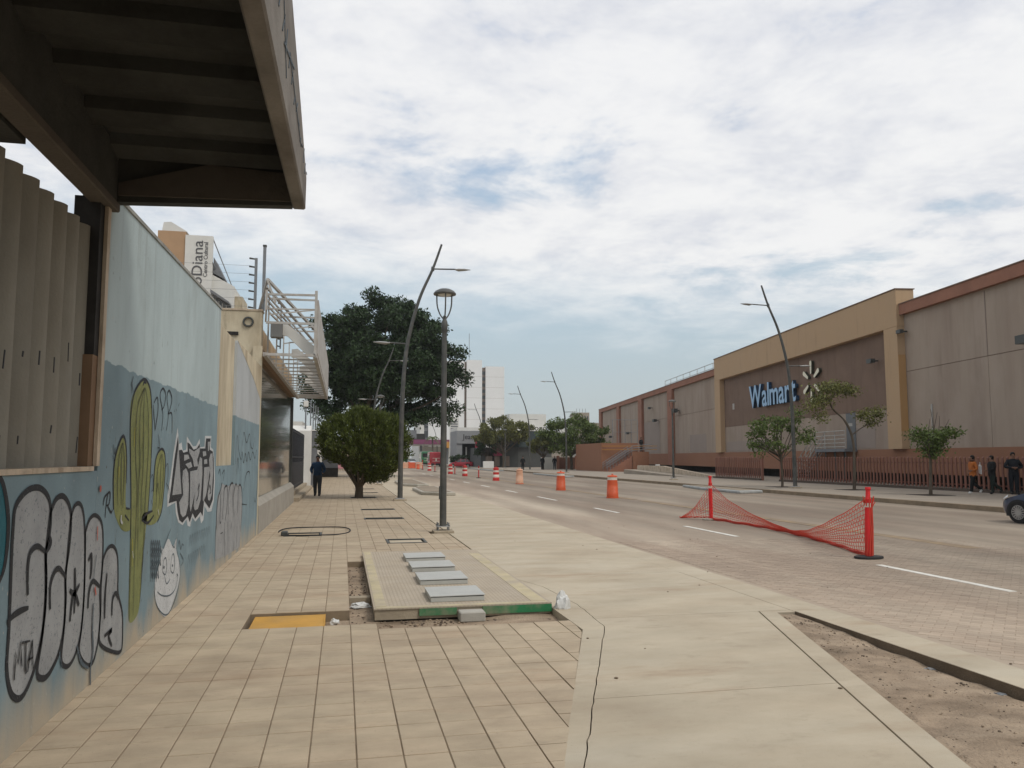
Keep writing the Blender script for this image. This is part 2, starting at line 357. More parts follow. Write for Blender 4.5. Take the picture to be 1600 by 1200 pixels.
for i, j, poly, ar in cells:
    dz = random.uniform(-0.002, 0.002)
    if (i, j) in first:
        if tile_me is None:
            h = T / 2 - g; b = MB(); b.box(-h, h, -h, h, -0.045, 0.0); tile_me = b.mesh('tile', m_tile, bevel=0.003)
        o = link('tile', tile_me, sidewalk, (X0 + (i + 0.5) * T, 5.285 + (j + 0.5) * T, dz))
        o.rotation_euler = (random.uniform(-0.003, 0.003), random.uniform(-0.003, 0.003), random.uniform(-0.004, 0.004))
    else:
        cx = sum(p[0] for p in poly) / len(poly); cy = sum(p[1] for p in poly) / len(poly)
        q = [(p[0] + (g if p[0] < cx else -g), p[1] + (g if p[1] < cy else -g)) for p in poly]
        o = len(rest.v); n = len(q)
        if j < 100: rest.prism(q, -0.045, dz)
        else: rest.sheet([(p[0], p[1], dz) for p in q])
tag(rest.build('tiles', m_tile, sidewalk), kind='stuff')

# road bed, gutter, driveway apron with real gaps between the pours
structure(MB().box(5.40, 20.17, -60, 300, -0.30, -0.0042).build('road', m_road))
road = bpy.data.objects['road']
structure(MB().box(4.95, 5.3985, -60, 300, -0.30, -0.001, 0).build('gutter', m_slab))
ap = MB()
GAP = 0.009
kerb_l = [(0.60, 2.2), (1.13, 3.95), (1.36, 4.45), (1.88, 5.90), (2.62, 7.85), (2.70, 9.05), (2.62, 10.4), (2.385, 11.3)]
# strip between the tiles and the driveway
strip = [(0.47, 2.2), (1.096, 4.0), (2.366, 7.75), (2.366, 11.3)]
for a in range(len(kerb_l) - 1): pass
def crack(pts, n=14, amp=0.007):         # the saw cut has broken into an uneven crack
    out = []
    for (xa, ya), (xb, yb) in zip(pts, pts[1:]):
        for i in range(n): t = i / n; out.append((xa + (xb - xa) * t + (random.uniform(-amp, amp) if i else 0), ya + (yb - ya) * t))
    return out + [pts[-1]]
random.seed(11)
JC = crack([(0.60, 2.2), (1.36, 4.45), (1.90, 5.90), (2.62, 7.85), (2.70, 9.05)]) + [(2.62, 10.4), (2.366, 11.3)]
structure(MB().prism([(0.47, 2.2)] + JC + [(2.366, 7.75)], -0.2, 0.0).build('kerb_strip', m_slab))
def shrink_right(pts): return [(x + GAP, y) for x, y in pts]
left = shrink_right(JC)
# driveway: south bay, middle bay and the parking lane beyond, split by saw cuts
def pour(name, pts): return structure(MB().prism(pts, -0.2, -0.0005).build(name, m_slab))
def xl(y):
    for (xa, ya), (xb, yb) in zip(left, left[1:]):
        if ya <= y <= yb: return xa + (xb - xa) * (y - ya) / (yb - ya)
    return 2.378
def xr(y): return 2.71 + (y - 2.4) * 0.314 if y < 8.25 else 4.94     # diagonal cut beside the border
cuts = [2.2, 5.55, 8.25, 11.3]
for ya, yb in zip(cuts, cuts[1:]):
    a, b = ya + GAP / 2 * (ya > 2.2), yb - GAP / 2
    lp = [(xl(b), b)] + [p for p in reversed(left) if a < p[1] < b] + [(xl(a), a)]
    pour('driveway', lp + [(xr(a), a), (xr(b), b)])
pour('driveway', [(2.378, 11.303), (4.946, 11.303), (4.946, 18.0), (2.378, 18.0)])
for ya in np.arange(18.003, 120, 6.0): pour('parking_lane', [(2.378, ya), (4.946, ya), (4.946, ya + 5.997), (2.378, ya + 5.997)])
pour('border_strip', [(2.725, 2.4), (2.95, 2.4), (4.72, 8.14), (4.94, 8.14), (4.94, 8.243), (4.565, 8.243)])
# kerb edge on the pit beside the road, dry earth in the triangle
kb = MB(); kb.box(4.935, 4.949, -3, 8.14, -0.25, 0.004); structure(kb.build('kerb', m_dcurb))
def earth(name, poly, fz, n=40):
    xs = [p[0] for p in poly]; ys = [p[1] for p in poly]
    bm = bmesh.new(); f = bm.faces.new([bm.verts.new((x, y, 0)) for x, y in poly])
    bmesh.ops.triangulate(bm, faces=bm.faces[:])
    for k in range(6 if n > 20 else 4):
        es = [e for e in bm.edges if e.calc_length() > max(0.06, 1.2 / (k + 1) / 6)]
        if es: bmesh.ops.subdivide_edges(bm, edges=es, cuts=1)
        bmesh.ops.triangulate(bm, faces=[q for q in bm.faces if len(q.verts) > 3])
    from mathutils import noise
    for v in bm.verts: v.co.z = fz(v.co.x, v.co.y) + 0.018 * noise.noise(v.co * 7) + 0.012 * noise.noise(v.co * 23)
    me = bpy.data.meshes.new(name); bm.to_mesh(me); bm.free(); me.materials.append(m_earth); me.polygons.foreach_set('use_smooth', [True] * len(me.polygons))
    return structure(link(name, me))
def tri_z(x, y):
    xl_ = 2.96 + (y - 2.4) * 0.31; t = min(1, max(0, (x - xl_) / max(0.05, 4.93 - xl_))); return -0.012 - 0.066 * t ** 1.5 * min(1, max(0.25, (8.3 - y) / 2.2))
earth('dirt', [(1.1, -3), (4.93, -3), (4.93, 8.12), (4.72, 8.12), (2.95, 2.4)], tri_z)
earth('dirt', [(H_TR2[0] - 0.4, H_TR2[2]), (2.9, H_TR2[2]), (2.9, 9.1), (H_TR2[0] - 0.4, 9.1)], lambda x, y: -0.085 + 0.03 * math.exp(-((x - 2.0) / 0.4) ** 2), 10)
earth('dirt', [(H_TR1[0], H_TR1[2]), (H_TR1[1] + .12, H_TR1[2]), (H_TR1[1] + .12, H_TR1[3]), (H_TR1[0], H_TR1[3])], lambda x, y: -0.085, 10)
earth('dirt', [(H_PIT[0], H_PIT[2]), (H_PIT[1], H_PIT[2]), (H_PIT[1], H_PIT[3]), (H_PIT[0], H_PIT[3])], lambda x, y: -0.12, 10)
# pavers of the near lane, laid at 45 degrees: the largest in view one by one, the others as one part
c45 = math.sqrt(0.5); pv = []
for r in range(-120, 220):
    for q in range(-90, 120):
        u = (q + 0.5 + 0.5 * (r % 2)) * 0.2; v_ = (r - 60) * 0.1
        x, y = (-u - v_ + 15.0) * c45, (u - v_ + 6.0) * c45
        if 5.47 < x < 12.5 and 2.6 < y < 15.5: pv.append((x, y))
def inview(x, y): 
    v = Vector((x, y, 0)) - EYE; d = v.dot(FWD); return d > 0.5 and abs(v.dot(RGT) / d) < 0.655 and v.dot(UPV) / d > -0.49
pv.sort(key=lambda p: (not inview(*p), math.hypot(*p)))
h = MB(); h.box(-0.0972, 0.0972, -0.0472, 0.0472, -0.03, 0.0); pm = h.mesh('paver', m_paver, bevel=0.003)
pst = MB()
for k, (x, y) in enumerate(pv):
    dz = random.uniform(-0.001, 0.0012)
    if k < 300:
        o = link('paver', pm, road, (x, y, dz), rotz=R(135)); o.rotation_euler = (random.uniform(-.006, .006), random.uniform(-.006, .006), R(135) + random.uniform(-.01, .01))
    else:
        a, b = 0.0972 * c45, 0.0472 * c45
        pts = [(x + a + b, y - a + b), (x - a + b, y + a + b), (x - a - b, y + a - b), (x + a - b, y - a - b)]
        o = len(pst.v); pst.v += [(p[0], p[1], dz) for p in pts] + [(p[0] * 1.0, p[1], -0.02) for p in pts]
        for f in ((0, 1, 2, 3), (0, 4, 5, 1), (1, 5, 6, 2), (2, 6, 7, 3), (3, 7, 4, 0)): pst.f.append(tuple(o + t for t in f)); pst.m.append(0)
tag(pst.build('pavers', m_paver, road), kind='stuff')
# road paint
dashes = [(1.2, 3.9), (8.75, 11.35), (16.0, 18.7), (23.6, 26.0), (30.9, 34.0), (38.3, 41.0), (45.8, 48.5), (53.2, 55.9), (60.6, 63.3), (68, 70.7), (75.4, 78.1), (82.8, 85.5)]
for ya, yb in dashes:
    MB().box(8.32, 8.44, ya, yb, -0.002, 0.004).build('lane_dash', m_white_line, road)
for ya, yb in ((13, 30), (31, 46), (48, 80)):
    MB().box(11.5, 11.85, ya, yb, -0.002, 0.003).build('centre_line', m_yellow_line, road)
# far side: kerb and pavement, later bending away
structure(MB().box(20.17, 20.42, -60, 300, -0.3, 0.15).build('kerb', M('brown_kerb', (0.24, 0.185, 0.125), 0.92, 0.25, 2.0, 0.3, 40)))
structure(MB().box(20.42, 90, -60, 300, -0.3, 0.145).build('pavement', m_farwalk))
structure(MB().box(-60, -1.83 - 0.22, -20, 300, -0.3, -0.02).build('yard', m_base))
structure(MB().box(2.366, 2.377, 11.31, 120, -0.2, 0.012).build('kerb', m_curb))
structure(MB().box(-300, 500, 300, 1500, -0.3, -0.01).build('road', m_road))

# ------------------------------------------------------------------ left side: painted walls
WXF = -1.83
def wall_paint(name, lower, upper, level, splash=True):
    m = M(name, upper, 0.82, 0.10, 1.6, 0.12, 50, dirt=tuple(v * 0.72 for v in upper), dirt_amt=0.5, dirt_scale=1.3, stretch=(1, 1, 0.35))
    n, l, b = nodes_of(m); src = b.inputs['Base Color'].links[0].from_socket
    geo = n.new('ShaderNodeNewGeometry'); sp = n.new('ShaderNodeSeparateXYZ'); l.new(geo.outputs['Position'], sp.inputs[0])
    def noise(scale, st, det=6):
        mp = n.new('ShaderNodeMapping'); mp.inputs[3].default_value = st; l.new(geo.outputs['Position'], mp.inputs[0])
        k = n.new('ShaderNodeTexNoise'); k.inputs['Scale'].default_value = scale; k.inputs['Detail'].default_value = det; l.new(mp.outputs[0], k.inputs[0]); return k.outputs[0]
    def ma(op, a, bb, c=None):
        k = n.new('ShaderNodeMath'); k.operation = op
        for i, x in enumerate((a, bb, c)):
            if x is None: continue
            if isinstance(x, (int, float)): k.inputs[i].default_value = x
            else: l.new(x, k.inputs[i])
        return k.outputs[0]
    def mixc(f, a, bb):
        k = n.new('ShaderNodeMix'); k.data_type = 'RGBA'; l.new(f, k.inputs[0])
        for s, x in ((k.inputs[6], a), (k.inputs[7], bb)):
            if isinstance(x, tuple): s.default_value = (*x, 1)
            else: l.new(x, s)
        return k.outputs[2]
    def st(x, a, bb):
        k = n.new('ShaderNodeMapRange'); l.new(x, k.inputs[0]); k.inputs[1].default_value = a; k.inputs[2].default_value = bb; return k.outputs[0]
    z = sp.outputs[2]
    zz = ma('MULTIPLY_ADD', ma('SUBTRACT', noise(5, (1, 1, 1)), 0.5), 0.10, z)
    lowf = st(zz, level + 0.004, level - 0.004)
    lo = n.new('ShaderNodeVectorMath'); lo.operation = 'SCALE'; lo.inputs[0].default_value = lower
    l.new(st(noise(2.4, (1, 1, .6)), 0.25, 0.75), lo.inputs['Scale'])
    k = lo.inputs['Scale'].links[0].from_node; k.inputs[3].default_value = 0.82; k.inputs[4].default_value = 1.15
    c = mixc(lowf, src, lo.outputs[0])
    # mud splashed up from the pavement, vertical rain streaks, chipped spots
    sp_h = ma('MULTIPLY_ADD', noise(2.2, (1, 1, 0.3)), 1.0, -0.27)
    f = st(ma('SUBTRACT', z, sp_h), 0.14, -0.24); f2 = ma('MULTIPLY', f, 0.85)
    c = mixc(f2, c, (0.47, 0.385, 0.275))
    streak = st(noise(9, (1, 1, 0.05)), 0.60, 0.78); c = mixc(ma('MULTIPLY', streak, 0.32), c, (0.13, 0.13, 0.12))
    chips = st(noise(26, (1, 1, 0.7), 3), 0.71, 0.74); c = mixc(ma('MULTIPLY', chips, 0.75), c, (0.47, 0.45, 0.40))
    dark = st(noise(17, (1, 1, 0.6), 3), 0.73, 0.76); c = mixc(ma('MULTIPLY', dark, 0.8), c, (0.09, 0.085, 0.08))
    l.new(c, b.inputs['Base Color']); return m
m_wall = wall_paint('pale_blue_wall_paint', (0.195, 0.27, 0.30), (0.425, 0.505, 0.515), 2.455)
m_wall2 = wall_paint('grey_wall_paint', (0.20, 0.28, 0.315), (0.44, 0.465, 0.475), 2.42)
m_wall_low = wall_paint('blue_low_wall_paint', (0.195, 0.27, 0.30), (0.195, 0.27, 0.30), 2.455)
m_cream = M('cream_plaster', (0.58, 0.51, 0.375), 0.85, 0.12, 1.5, 0.12, 50, dirt=(0.24, 0.18, 0.115), dirt_amt=0.65, dirt_scale=2.4, stretch=(1, 1, 0.3))
m_edge = M('worn_plaster_edge', (0.52, 0.43, 0.33), 0.88, 0.22, 5, 0.25, 60, dirt=(0.2, 0.14, 0.09), dirt_amt=0.6, dirt_scale=6, stretch=(1, 1, 0.4))
m_black = M('black_spray', (0.022, 0.024, 0.028), 0.7, 0.2, 5, worn=0.37)
m_silver = M('silver_spray', (0.33, 0.34, 0.345), 0.6, 0.14, 4, dirt=(0.22, 0.23, 0.24), dirt_amt=0.6, dirt_scale=2.2, worn=0.375)
m_whitep = M('white_spray', (0.54, 0.555, 0.56), 0.65, 0.12, 5, dirt=(0.42, 0.45, 0.46), dirt_amt=0.5, dirt_scale=3, worn=0.375)
m_green = M('cactus_green_paint', (0.205, 0.225, 0.085), 0.75, 0.2, 5, dirt=(0.27, 0.27, 0.10), dirt_amt=0.6, dirt_scale=4, worn=0.375)
m_teal = M('teal_spray', (0.02, 0.12, 0.15), 0.7, 0.2, 5)
m_rust = M('faded_red_paint', (0.42, 0.10, 0.07), 0.7, 0.2, 6)
m_grey_tag = M('grey_spray_line', (0.085, 0.11, 0.13), 0.7, 0.2, 5, worn=0.40)

layer(m_cream, (0.13, 0.10, 0.075), 0.55, 3.5, 0.60, 0.72, (1, 1, 0.22))
for m_ in (m_wall, m_wall2): layer(m_, (0.20, 0.215, 0.205), 0.35, 1.2, 0.53, 0.72, (1, 1, 0.6)); layer(m_, (0.10, 0.105, 0.10), 0.55, 14, 0.66, 0.72, (1, 1, 0.5), 4)
painted = thing('painted_wall', 'tall weathered pale blue wall painted with a green cactus, silver letters and a white face', 'wall', (WXF, 9.5, 0))
low_wall = thing('gateway_wall', 'low blue wall under grey concrete fins with big silver bubble letters outlined in black', 'wall', (WXF, 4.6, 0))
side_wall = thing('painted_wall', 'grey and blue wall stretch with a cream recess and thin black tags, next to the glass front', 'wall', (WXF, 15.5, 0))
def wy(p): return on_x(p[0], p[1], WXF)
def fill(name, pts, mat, parent, layer, n=6, closed=True, smooth=True):
    q = spline(pts, n, True) if smooth else pts
    vs = [Vector((WXF + 0.002 + 0.0025 * layer, *wy(p)[1:])) for p in q]
    tri = tessellate_polygon([[(v.y, v.z, 0) for v in vs]])
    b = MB(); fs = []
    for t in tri:
        a, bb, c = (vs[i] for i in t)
        fs.append(tuple(t) if (bb - a).cross(c - a).x > 0 else tuple(reversed(t)))
    b.add(vs, fs); return b.build(name, mat, parent, world=True)
def strokes(name, lines, mat, parent, layer, width, n=5, taper=True, smooth=True):
    b = MB()
    for ln in lines:
        wdt = width
        if isinstance(ln, tuple) and isinstance(ln[0], (int, float)) : wdt, ln = ln
        q = spline(ln, n) if smooth and len(ln) > 2 else ln
        ps = [wy(p) for p in q]; k = len(ps)
        L_, R_ = [], []
        for i, p in enumerate(ps):
            d = ps[min(i + 1, k - 1)] - ps[max(i - 1, 0)]; d.x = 0
            d = d.normalized() if d.length > 1e-6 else Vector((0, 1, 0)); s = Vector((0, -d.z, d.y))
            ww = wdt / 2 * (0.55 + 0.45 * math.sin(math.pi * min(1, max(0.12, i / max(1, k - 1)))) if taper else 1.0)
            X = WXF + 0.002 + 0.0025 * layer
            L_.append((X, p.y + s.y * ww, p.z + s.z * ww)); R_.append((X, p.y - s.y * ww, p.z - s.z * ww))
        b.add(L_ + R_, [(i, k + i, k + i + 1, i + 1) for i in range(k - 1)])
    # face the street
    for i, f in enumerate(b.f):
        a, bb, c = (Vector(b.v[j]) for j in f[:3])
        if (bb - a).cross(c - a).x < 0: b.f[i] = tuple(reversed(f))
    return b.build(name, mat, parent, world=True)
def zz(pts, x0, y0, s): return [(x0 + x / s, y0 + y / s) for x, y in pts]     # from an enlarged survey crop

# --- walls
wv = MB(); wv.profile([(6.62, 0), (12.45, 0), (12.45, 3.92), (6.62, 3.79)], 'x', WXF - 0.2, WXF); wv.build('wall', m_wall, painted, world=True)
MB().profile([(6.62, 0.0), (12.45, 3.921), (6.62, 3.791)][0:0] + [(6.60, 3.792), (12.46, 3.922), (12.46, 3.955), (6.60, 3.825)], 'x', WXF - 0.215, WXF + 0.012).build('coping', M('wall_top_concrete', (0.30, 0.30, 0.28), 0.9, 0.3, 4, 0.3), painted, world=True)
MB().box(WXF - 0.012, WXF + 0.015, 6.54, 6.617, 1.637, 3.70).build('pilaster', m_edge, painted, world=True)
sw = MB(); sw.box(WXF - 0.2, WXF, 12.455, 14.45, 0, 1.57); sw.box(WXF - 0.2, WXF, 14.45, 18.50, 0, 3.74)
sw.build('wall', m_wall2, side_wall, world=True)
MB().box(WXF - 0.24, WXF - 0.05, 12.452, 14.448, 1.572, 3.745).build('recess', m_cream, side_wall, world=True)
MB().profile([(14.47, 3.738), (18.48, 3.738), (18.48, 3.0), (17.2, 3.30)], 'x', WXF - 0.1, WXF + 0.004).build('cream_patch', m_cream, side_wall, world=True)
MB().box(WXF - 0.19, WXF + 0.012, 18.503, 18.62, 0, 4.2).build('edge_strip', m_cream, side_wall, world=True)
lw = MB(); lw.box(WXF - 0.22, WXF, -2.0, 6.618, 0, 1.60); lw.build('wall', m_wall_low, low_wall, world=True)
MB().box(WXF - 0.25, WXF + 0.012, -2.0, 6.495, 1.602, 1.635).build('sill', m_edge, low_wall, world=True)

# --- bubble letters on the low wall (enlarged survey crop: origin 0,740, scale 3.156)
Z4 = lambda pts: zz(pts, 0, 740, 3.156)
big = [
 [(62, 260), (75, 160), (130, 85), (190, 70), (235, 115), (248, 200), (240, 310), (222, 385), (225, 520), (215, 720), (175, 930), (130, 1060), (90, 1110), (50, 1080), (30, 960), (40, 780), (50, 520), (56, 360)],
 [(246, 190), (275, 125), (310, 112), (340, 160), (348, 240), (338, 370), (320, 500), (320, 620), (312, 760), (285, 890), (240, 985), (205, 1010), (180, 975), (205, 800), (222, 600), (224, 400)],
 [(346, 220), (365, 160), (390, 148), (408, 190), (416, 300), (415, 500), (408, 660), (395, 790), (365, 900), (330, 950), (300, 920), (312, 770), (322, 620), (322, 500)],
 [(418, 290), (440, 225), (468, 205), (498, 240), (506, 330), (500, 480), (490, 580), (492, 700), (480, 830), (455, 930), (420, 940), (388, 880), (398, 770), (410, 640), (416, 480)],
 [(506, 420), (528, 370), (555, 358), (576, 400), (580, 500), (580, 590), (600, 680), (602, 780), (596, 870), (560, 880), (500, 850), (486, 800), (494, 680), (496, 560)],
]
for i, b in enumerate(big): fill('letter_fill', Z4(b), m_silver, low_wall if i < 3 else low_wall, 0)
outl = [(0.040 if i < 2 else 0.033, Z4(b + b[:1])) for i, b in enumerate(big)]
strokes('letter_outline', outl, m_black, low_wall, 1, 0.045, taper=False)
inner = [(0.042, Z4(p)) for p in (
 [(132, 600), (132, 470), (145, 390), (180, 358), (218, 385)], [(240, 310), (245, 345), (222, 390)],
 [(30, 735), (60, 700), (100, 675), (135, 662)],
 [(243, 670), (243, 560), (262, 490), (288, 468), (320, 510)],
 [(430, 665), (436, 580), (455, 530), (490, 560)], [(512, 715), (515, 600), (524, 490)], [(548, 700), (552, 620), (568, 590), (582, 620)],
 [(365, 465), (366, 560), (362, 690)], [(340, 575), (362, 590), (388, 545)], [(340, 730), (352, 620), (362, 590)], [(385, 650), (372, 610), (362, 590)],
 [(432, 430), (446, 400), (447, 470), (440, 520)], [(512, 800), (548, 770), (532, 800), (548, 850)])]
strokes('letter_stroke', inner, m_black, low_wall, 2, 0.04)
mta = [Z4(p) for p in ([(62, 1020), (66, 950), (68, 880), (80, 940), (95, 830), (98, 920), (100, 950)], [(100, 835), (140, 825)], [(120, 835), (118, 960), (122, 985)], [(128, 980), (140, 890), (152, 820), (155, 960)], [(130, 920), (156, 905)])]
strokes('tag_lettering', mta, m_black, low_wall, 3, 0.022, smooth=False)
fill('teal_letter', Z4([(-60, 20), (0, 20), (26, 90), (36, 250), (24, 400), (0, 520), (-60, 560)]), m_teal, low_wall, 0)
strokes('letter_outline', [(0.05, Z4([(-20, -10), (14, 60), (36, 200), (34, 330), (18, 460), (-10, 540)]))], m_black, low_wall, 1, 0.05)
strokes('paint_splash', [(0.05, Z4([(487, 60), (488, 75), (486, 90)])), (0.03, Z4([(474, 260), (472, 330)])), (0.04, Z4([(460, 560), (466, 600)]))], m_rust, low_wall, 4, 0.04)
strokes('dark_stain', [(0.035, Z4([(455, 640), (450, 760), (452, 880), (440, 960), (440, 1060)])), (0.02, Z4([(470, 400), (455, 520)])), (0.03, Z4([(372, 850), (395, 930), (430, 960)])), (0.02, Z4([(285, 880), (300, 960)]))], m_grey_tag, low_wall, 3, 0.03)

# --- cactus (crop origin 150,560, scale 4.613)
Z7 = lambda pts: zz(pts, 150, 560, 4.613)
fill('cactus_stem', Z7([(250, 330), (275, 240), (320, 175), (350, 158), (378, 200), (396, 300), (402, 500), (395, 700), (388, 900), (375, 1080), (355, 1250), (330, 1500), (315, 1750), (290, 1860), (236, 1890), (238, 1600), (245, 1300), (250, 1000), (246, 700), (244, 480)]), m_green, painted, 0)
fill('cactus_arm', Z7([(130, 750), (150, 650), (185, 575), (206, 600), (218, 700), (214, 900), (212, 1050), (228, 1090), (250, 1090), (252, 1180), (240, 1240), (190, 1240), (150, 1170), (128, 1080), (122, 900)]), m_green, painted, 0)
fill('cactus_arm', Z7([(420, 800), (438, 700), (468, 655), (492, 690), (496, 800), (486, 950), (470, 1090), (440, 1170), (400, 1200), (350, 1190), (328, 1150), (350, 1110), (400, 1095), (412, 950)]), m_green, painted, 0)
cl_ = [(0.028, Z7(p)) for p in (
 [(246, 1300), (250, 1000), (246, 700), (246, 450), (268, 270), (310, 180), (350, 150), (385, 210), (398, 330), (402, 520), (395, 720), (386, 900), (372, 1100)],
 [(335, 195), (345, 170), (360, 180)],
 [(124, 1090), (122, 880), (132, 740), (155, 640), (190, 560), (210, 600), (218, 720), (214, 900)],
 [(412, 960), (420, 800), (436, 700), (470, 652), (494, 690), (496, 810), (486, 960), (470, 1100), (440, 1180)],
 [(212, 1080), (240, 1085)], [(205, 1130), (235, 1170)], [(330, 1160), (360, 1120), (405, 1100)], [(326, 1165), (370, 1185), (415, 1130)])]
strokes('cactus_outline', cl_, m_black, painted, 1, 0.03)
ribs = [(0.014, Z7(p)) for p in (
 [(345, 210), (300, 330), (282, 520), (282, 760), (292, 950), (275, 1400), (262, 1850)], [(345, 210), (318, 350), (310, 560), (312, 760), (300, 1000), (296, 1500)],
 [(348, 210), (340, 360), (338, 600), (335, 800), (322, 1000), (318, 1250)], [(352, 210), (370, 340), (374, 560), (368, 760), (352, 1000), (340, 1300), (315, 1700)],
 [(246, 1300), (240, 1600), (236, 1890)], [(350, 1260), (330, 1500), (310, 1760)],
 [(186, 610), (160, 720), (150, 900), (152, 1060)], [(188, 610), (178, 740), (176, 900), (178, 1060)], [(190, 610), (200, 740), (196, 900), (188, 1080)],
 [(468, 690), (440, 800), (434, 950), (428, 1080)], [(470, 690), (462, 820), (458, 960), (446, 1080)], [(474, 690), (484, 800), (474, 950), (460, 1060)],
 [(265, 130), (255, 180), (262, 240)], [(250, 170), (256, 250)], [(120, 620), (128, 690), (136, 640)], [(115, 700), (130, 750)], [(446, 550), (455, 640), (440, 640)])]
strokes('cactus_line', ribs, m_black, painted, 2, 0.014)
strokes('yellow_streak', [(0.02, Z7([(275, 500), (270, 640)])), (0.02, Z7([(160, 780), (158, 860)])), (0.018, Z7([(258, 1300), (254, 1500)]))], M('yellow_spray', (0.48, 0.42, 0.06), 0.7, 0.2), painted, 2, 0.02)
strokes('paint_drip', [(0.03, Z7([(175, 1130), (172, 1170), (185, 1190)])), (0.02, Z7([(440, 1090), (448, 1130)])), (0.02, Z7([(255, 1390), (262, 1440)]))], m_whitep, painted, 3, 0.03)
dpr = [(0.02, Z7(p)) for p in ([(415, 320), (440, 280), (445, 360), (430, 480), (422, 520)], [(410, 335), (416, 420), (424, 518)],
 [(470, 520), (480, 400), (460, 270), (480, 215), (500, 260), (490, 340), (470, 370)], [(505, 520), (520, 400), (510, 280), (525, 230), (545, 290), (530, 370), (515, 400)], [(520, 400), (545, 400), (545, 540)], [(562, 375), (564, 385)], [(576, 365), (578, 378)], [(592, 345), (598, 320)])]
strokes('tag_lettering', dpr, m_black, painted, 1, 0.02)
strokes('tag_lettering', [(0.02, Z7(p)) for p in ([(62, 1150), (70, 1060), (85, 970), (100, 980), (90, 1050), (70, 1060)], [(48, 1060), (60, 1000), (85, 970)], [(80, 1060), (105, 1110), (115, 1090)])], m_black, painted, 1, 0.02)
strokes('tag_lettering', [(0.014, Z7(p)) for p in ([(500, 780), (512, 760), (515, 840), (505, 900)], [(500, 900), (520, 940), (522, 990)], [(390, 860), (402, 840), (405, 930), (395, 960)], [(430, 960), (440, 900), (446, 980)], [(390, 1020), (400, 1060)])], m_black, painted, 3, 0.014)
# --- silver letters with a white halo (crop origin 210,640, scale 3.53)
Z8 = lambda pts: zz(pts, 210, 640, 3.53)
Z9 = lambda pts: zz(pts, 255, 660, 5.289)
fill('letter_halo', Z9([(118, 40), (130, 180), (150, 165), (160, 235), (188, 225), (195, 115), (215, 150), (245, 198), (270, 195), (300, 135), (305, 205), (340, 200), (345, 112), (397, 112), (392, 205), (412, 225), (420, 300), (427, 480), (418, 640), (397, 735), (365, 740), (340, 690), (332, 805), (312, 835), (300, 775), (265, 820), (238, 785), (222, 862), (200, 855), (190, 800), (160, 850), (122, 825), (102, 745), (98, 662), (32, 700), (34, 600), (58, 450), (84, 250)]), m_whitep, painted, 0, smooth=False)
fill('letter_shadow', Z9([(120, 112), (128, 230), (150, 225), (165, 250), (200, 240), (198, 165), (215, 175), (248, 225), (275, 215), (299, 175), (302, 215), (345, 215), (352, 132), (390, 132), (382, 225), (407, 240), (415, 300), (417, 480), (407, 640), (380, 710), (355, 675), (335, 645), (324, 775), (306, 740), (262, 797), (240, 750), (217, 825), (200, 775), (155, 830), (130, 805), (116, 735), (107, 648), (43, 668), (62, 540), (90, 300)]), m_black, painted, 1, smooth=False)
for pl in ([(121, 180), (146, 590), (70, 602), (92, 420)],
           [(158, 400), (184, 378), (202, 420), (208, 520), (202, 680), (182, 765), (157, 785), (138, 755), (126, 660), (160, 600), (152, 480)],
           [(218, 405), (276, 392), (300, 285), (316, 300), (320, 420), (304, 640), (282, 715), (257, 728), (246, 690), (256, 590), (222, 740), (214, 690), (218, 520)],
           [(334, 372), (384, 364), (370, 480), (350, 600), (328, 655), (322, 640), (330, 480)],
           [(374, 310), (387, 258), (404, 256), (408, 400), (400, 590), (380, 648), (366, 640), (362, 590), (384, 440)],
           [(208, 215), (250, 240), (298, 205), (296, 245), (276, 310), (284, 362), (250, 366), (240, 305), (212, 250)],
           [(168, 268), (202, 266), (212, 298), (168, 318)], [(178, 345), (224, 326), (236, 366), (206, 382)],
           [(322, 240), (348, 238), (352, 272), (326, 282)], [(334, 308), (358, 302), (360, 340), (334, 346)], [(364, 160), (384, 160), (372, 236), (366, 236)]):
    fill('letter_fill', Z9(pl), m_silver, painted, 2, smooth=False)
strokes('letter_detail', [(0.035, Z9([(280, 560), (292, 510), (285, 600), (268, 650)])), (0.03, Z9([(370, 560), (380, 520), (388, 570), (378, 590)]))], m_black, painted, 3, 0.04)
# --- white face with pointed ears
fill('face_fill', Z8([(150, 780), (142, 752), (160, 768), (186, 712), (212, 755), (232, 710), (230, 775), (248, 850), (246, 940), (220, 1040), (178, 1140), (135, 1110), (112, 1030), (112, 950), (135, 860)]), m_whitep, painted, 0)
fc = [(0.016, Z8(p)) for p in ([(112, 960), (112, 1040), (135, 1105), (180, 1130), (225, 1040), (248, 930), (246, 840), (232, 780)], [(125, 1005), (150, 1025), (190, 1025), (222, 990), (238, 915)], [(165, 920), (176, 960), (195, 935)],
 [(152, 880), (160, 830), (172, 820), (176, 870), (168, 910), (154, 895), (152, 880)], [(198, 860), (206, 805), (216, 800), (220, 860), (212, 900), (200, 890), (198, 860)], [(142, 752), (152, 800)], [(232, 705), (228, 770)], [(150, 780), (200, 655)], [(205, 745), (218, 760), (225, 735)])]
fc += [(0.045, Z8([(158, 868), (164, 872)])), (0.04, Z8([(205, 858), (210, 862)])), (0.03, Z8([(232, 905), (238, 918)]))]
strokes('face_line', fc, m_grey_tag, painted, 1, 0.018)
scr = []
for k in range(14):
    x, y = 85 + (k % 5) * 11, 740 + (k // 5) * 70
    scr.append((0.018, Z8([(x, y + 70), (x + 6, y - 20), (x + 14, y + 50), (x + 4, y + 20)])))
scr += [(0.016, Z8(p)) for p in ([(240, 760), (246, 720), (254, 770), (262, 740)], [(250, 790), (268, 830), (256, 860)], [(262, 740), (272, 750)])]
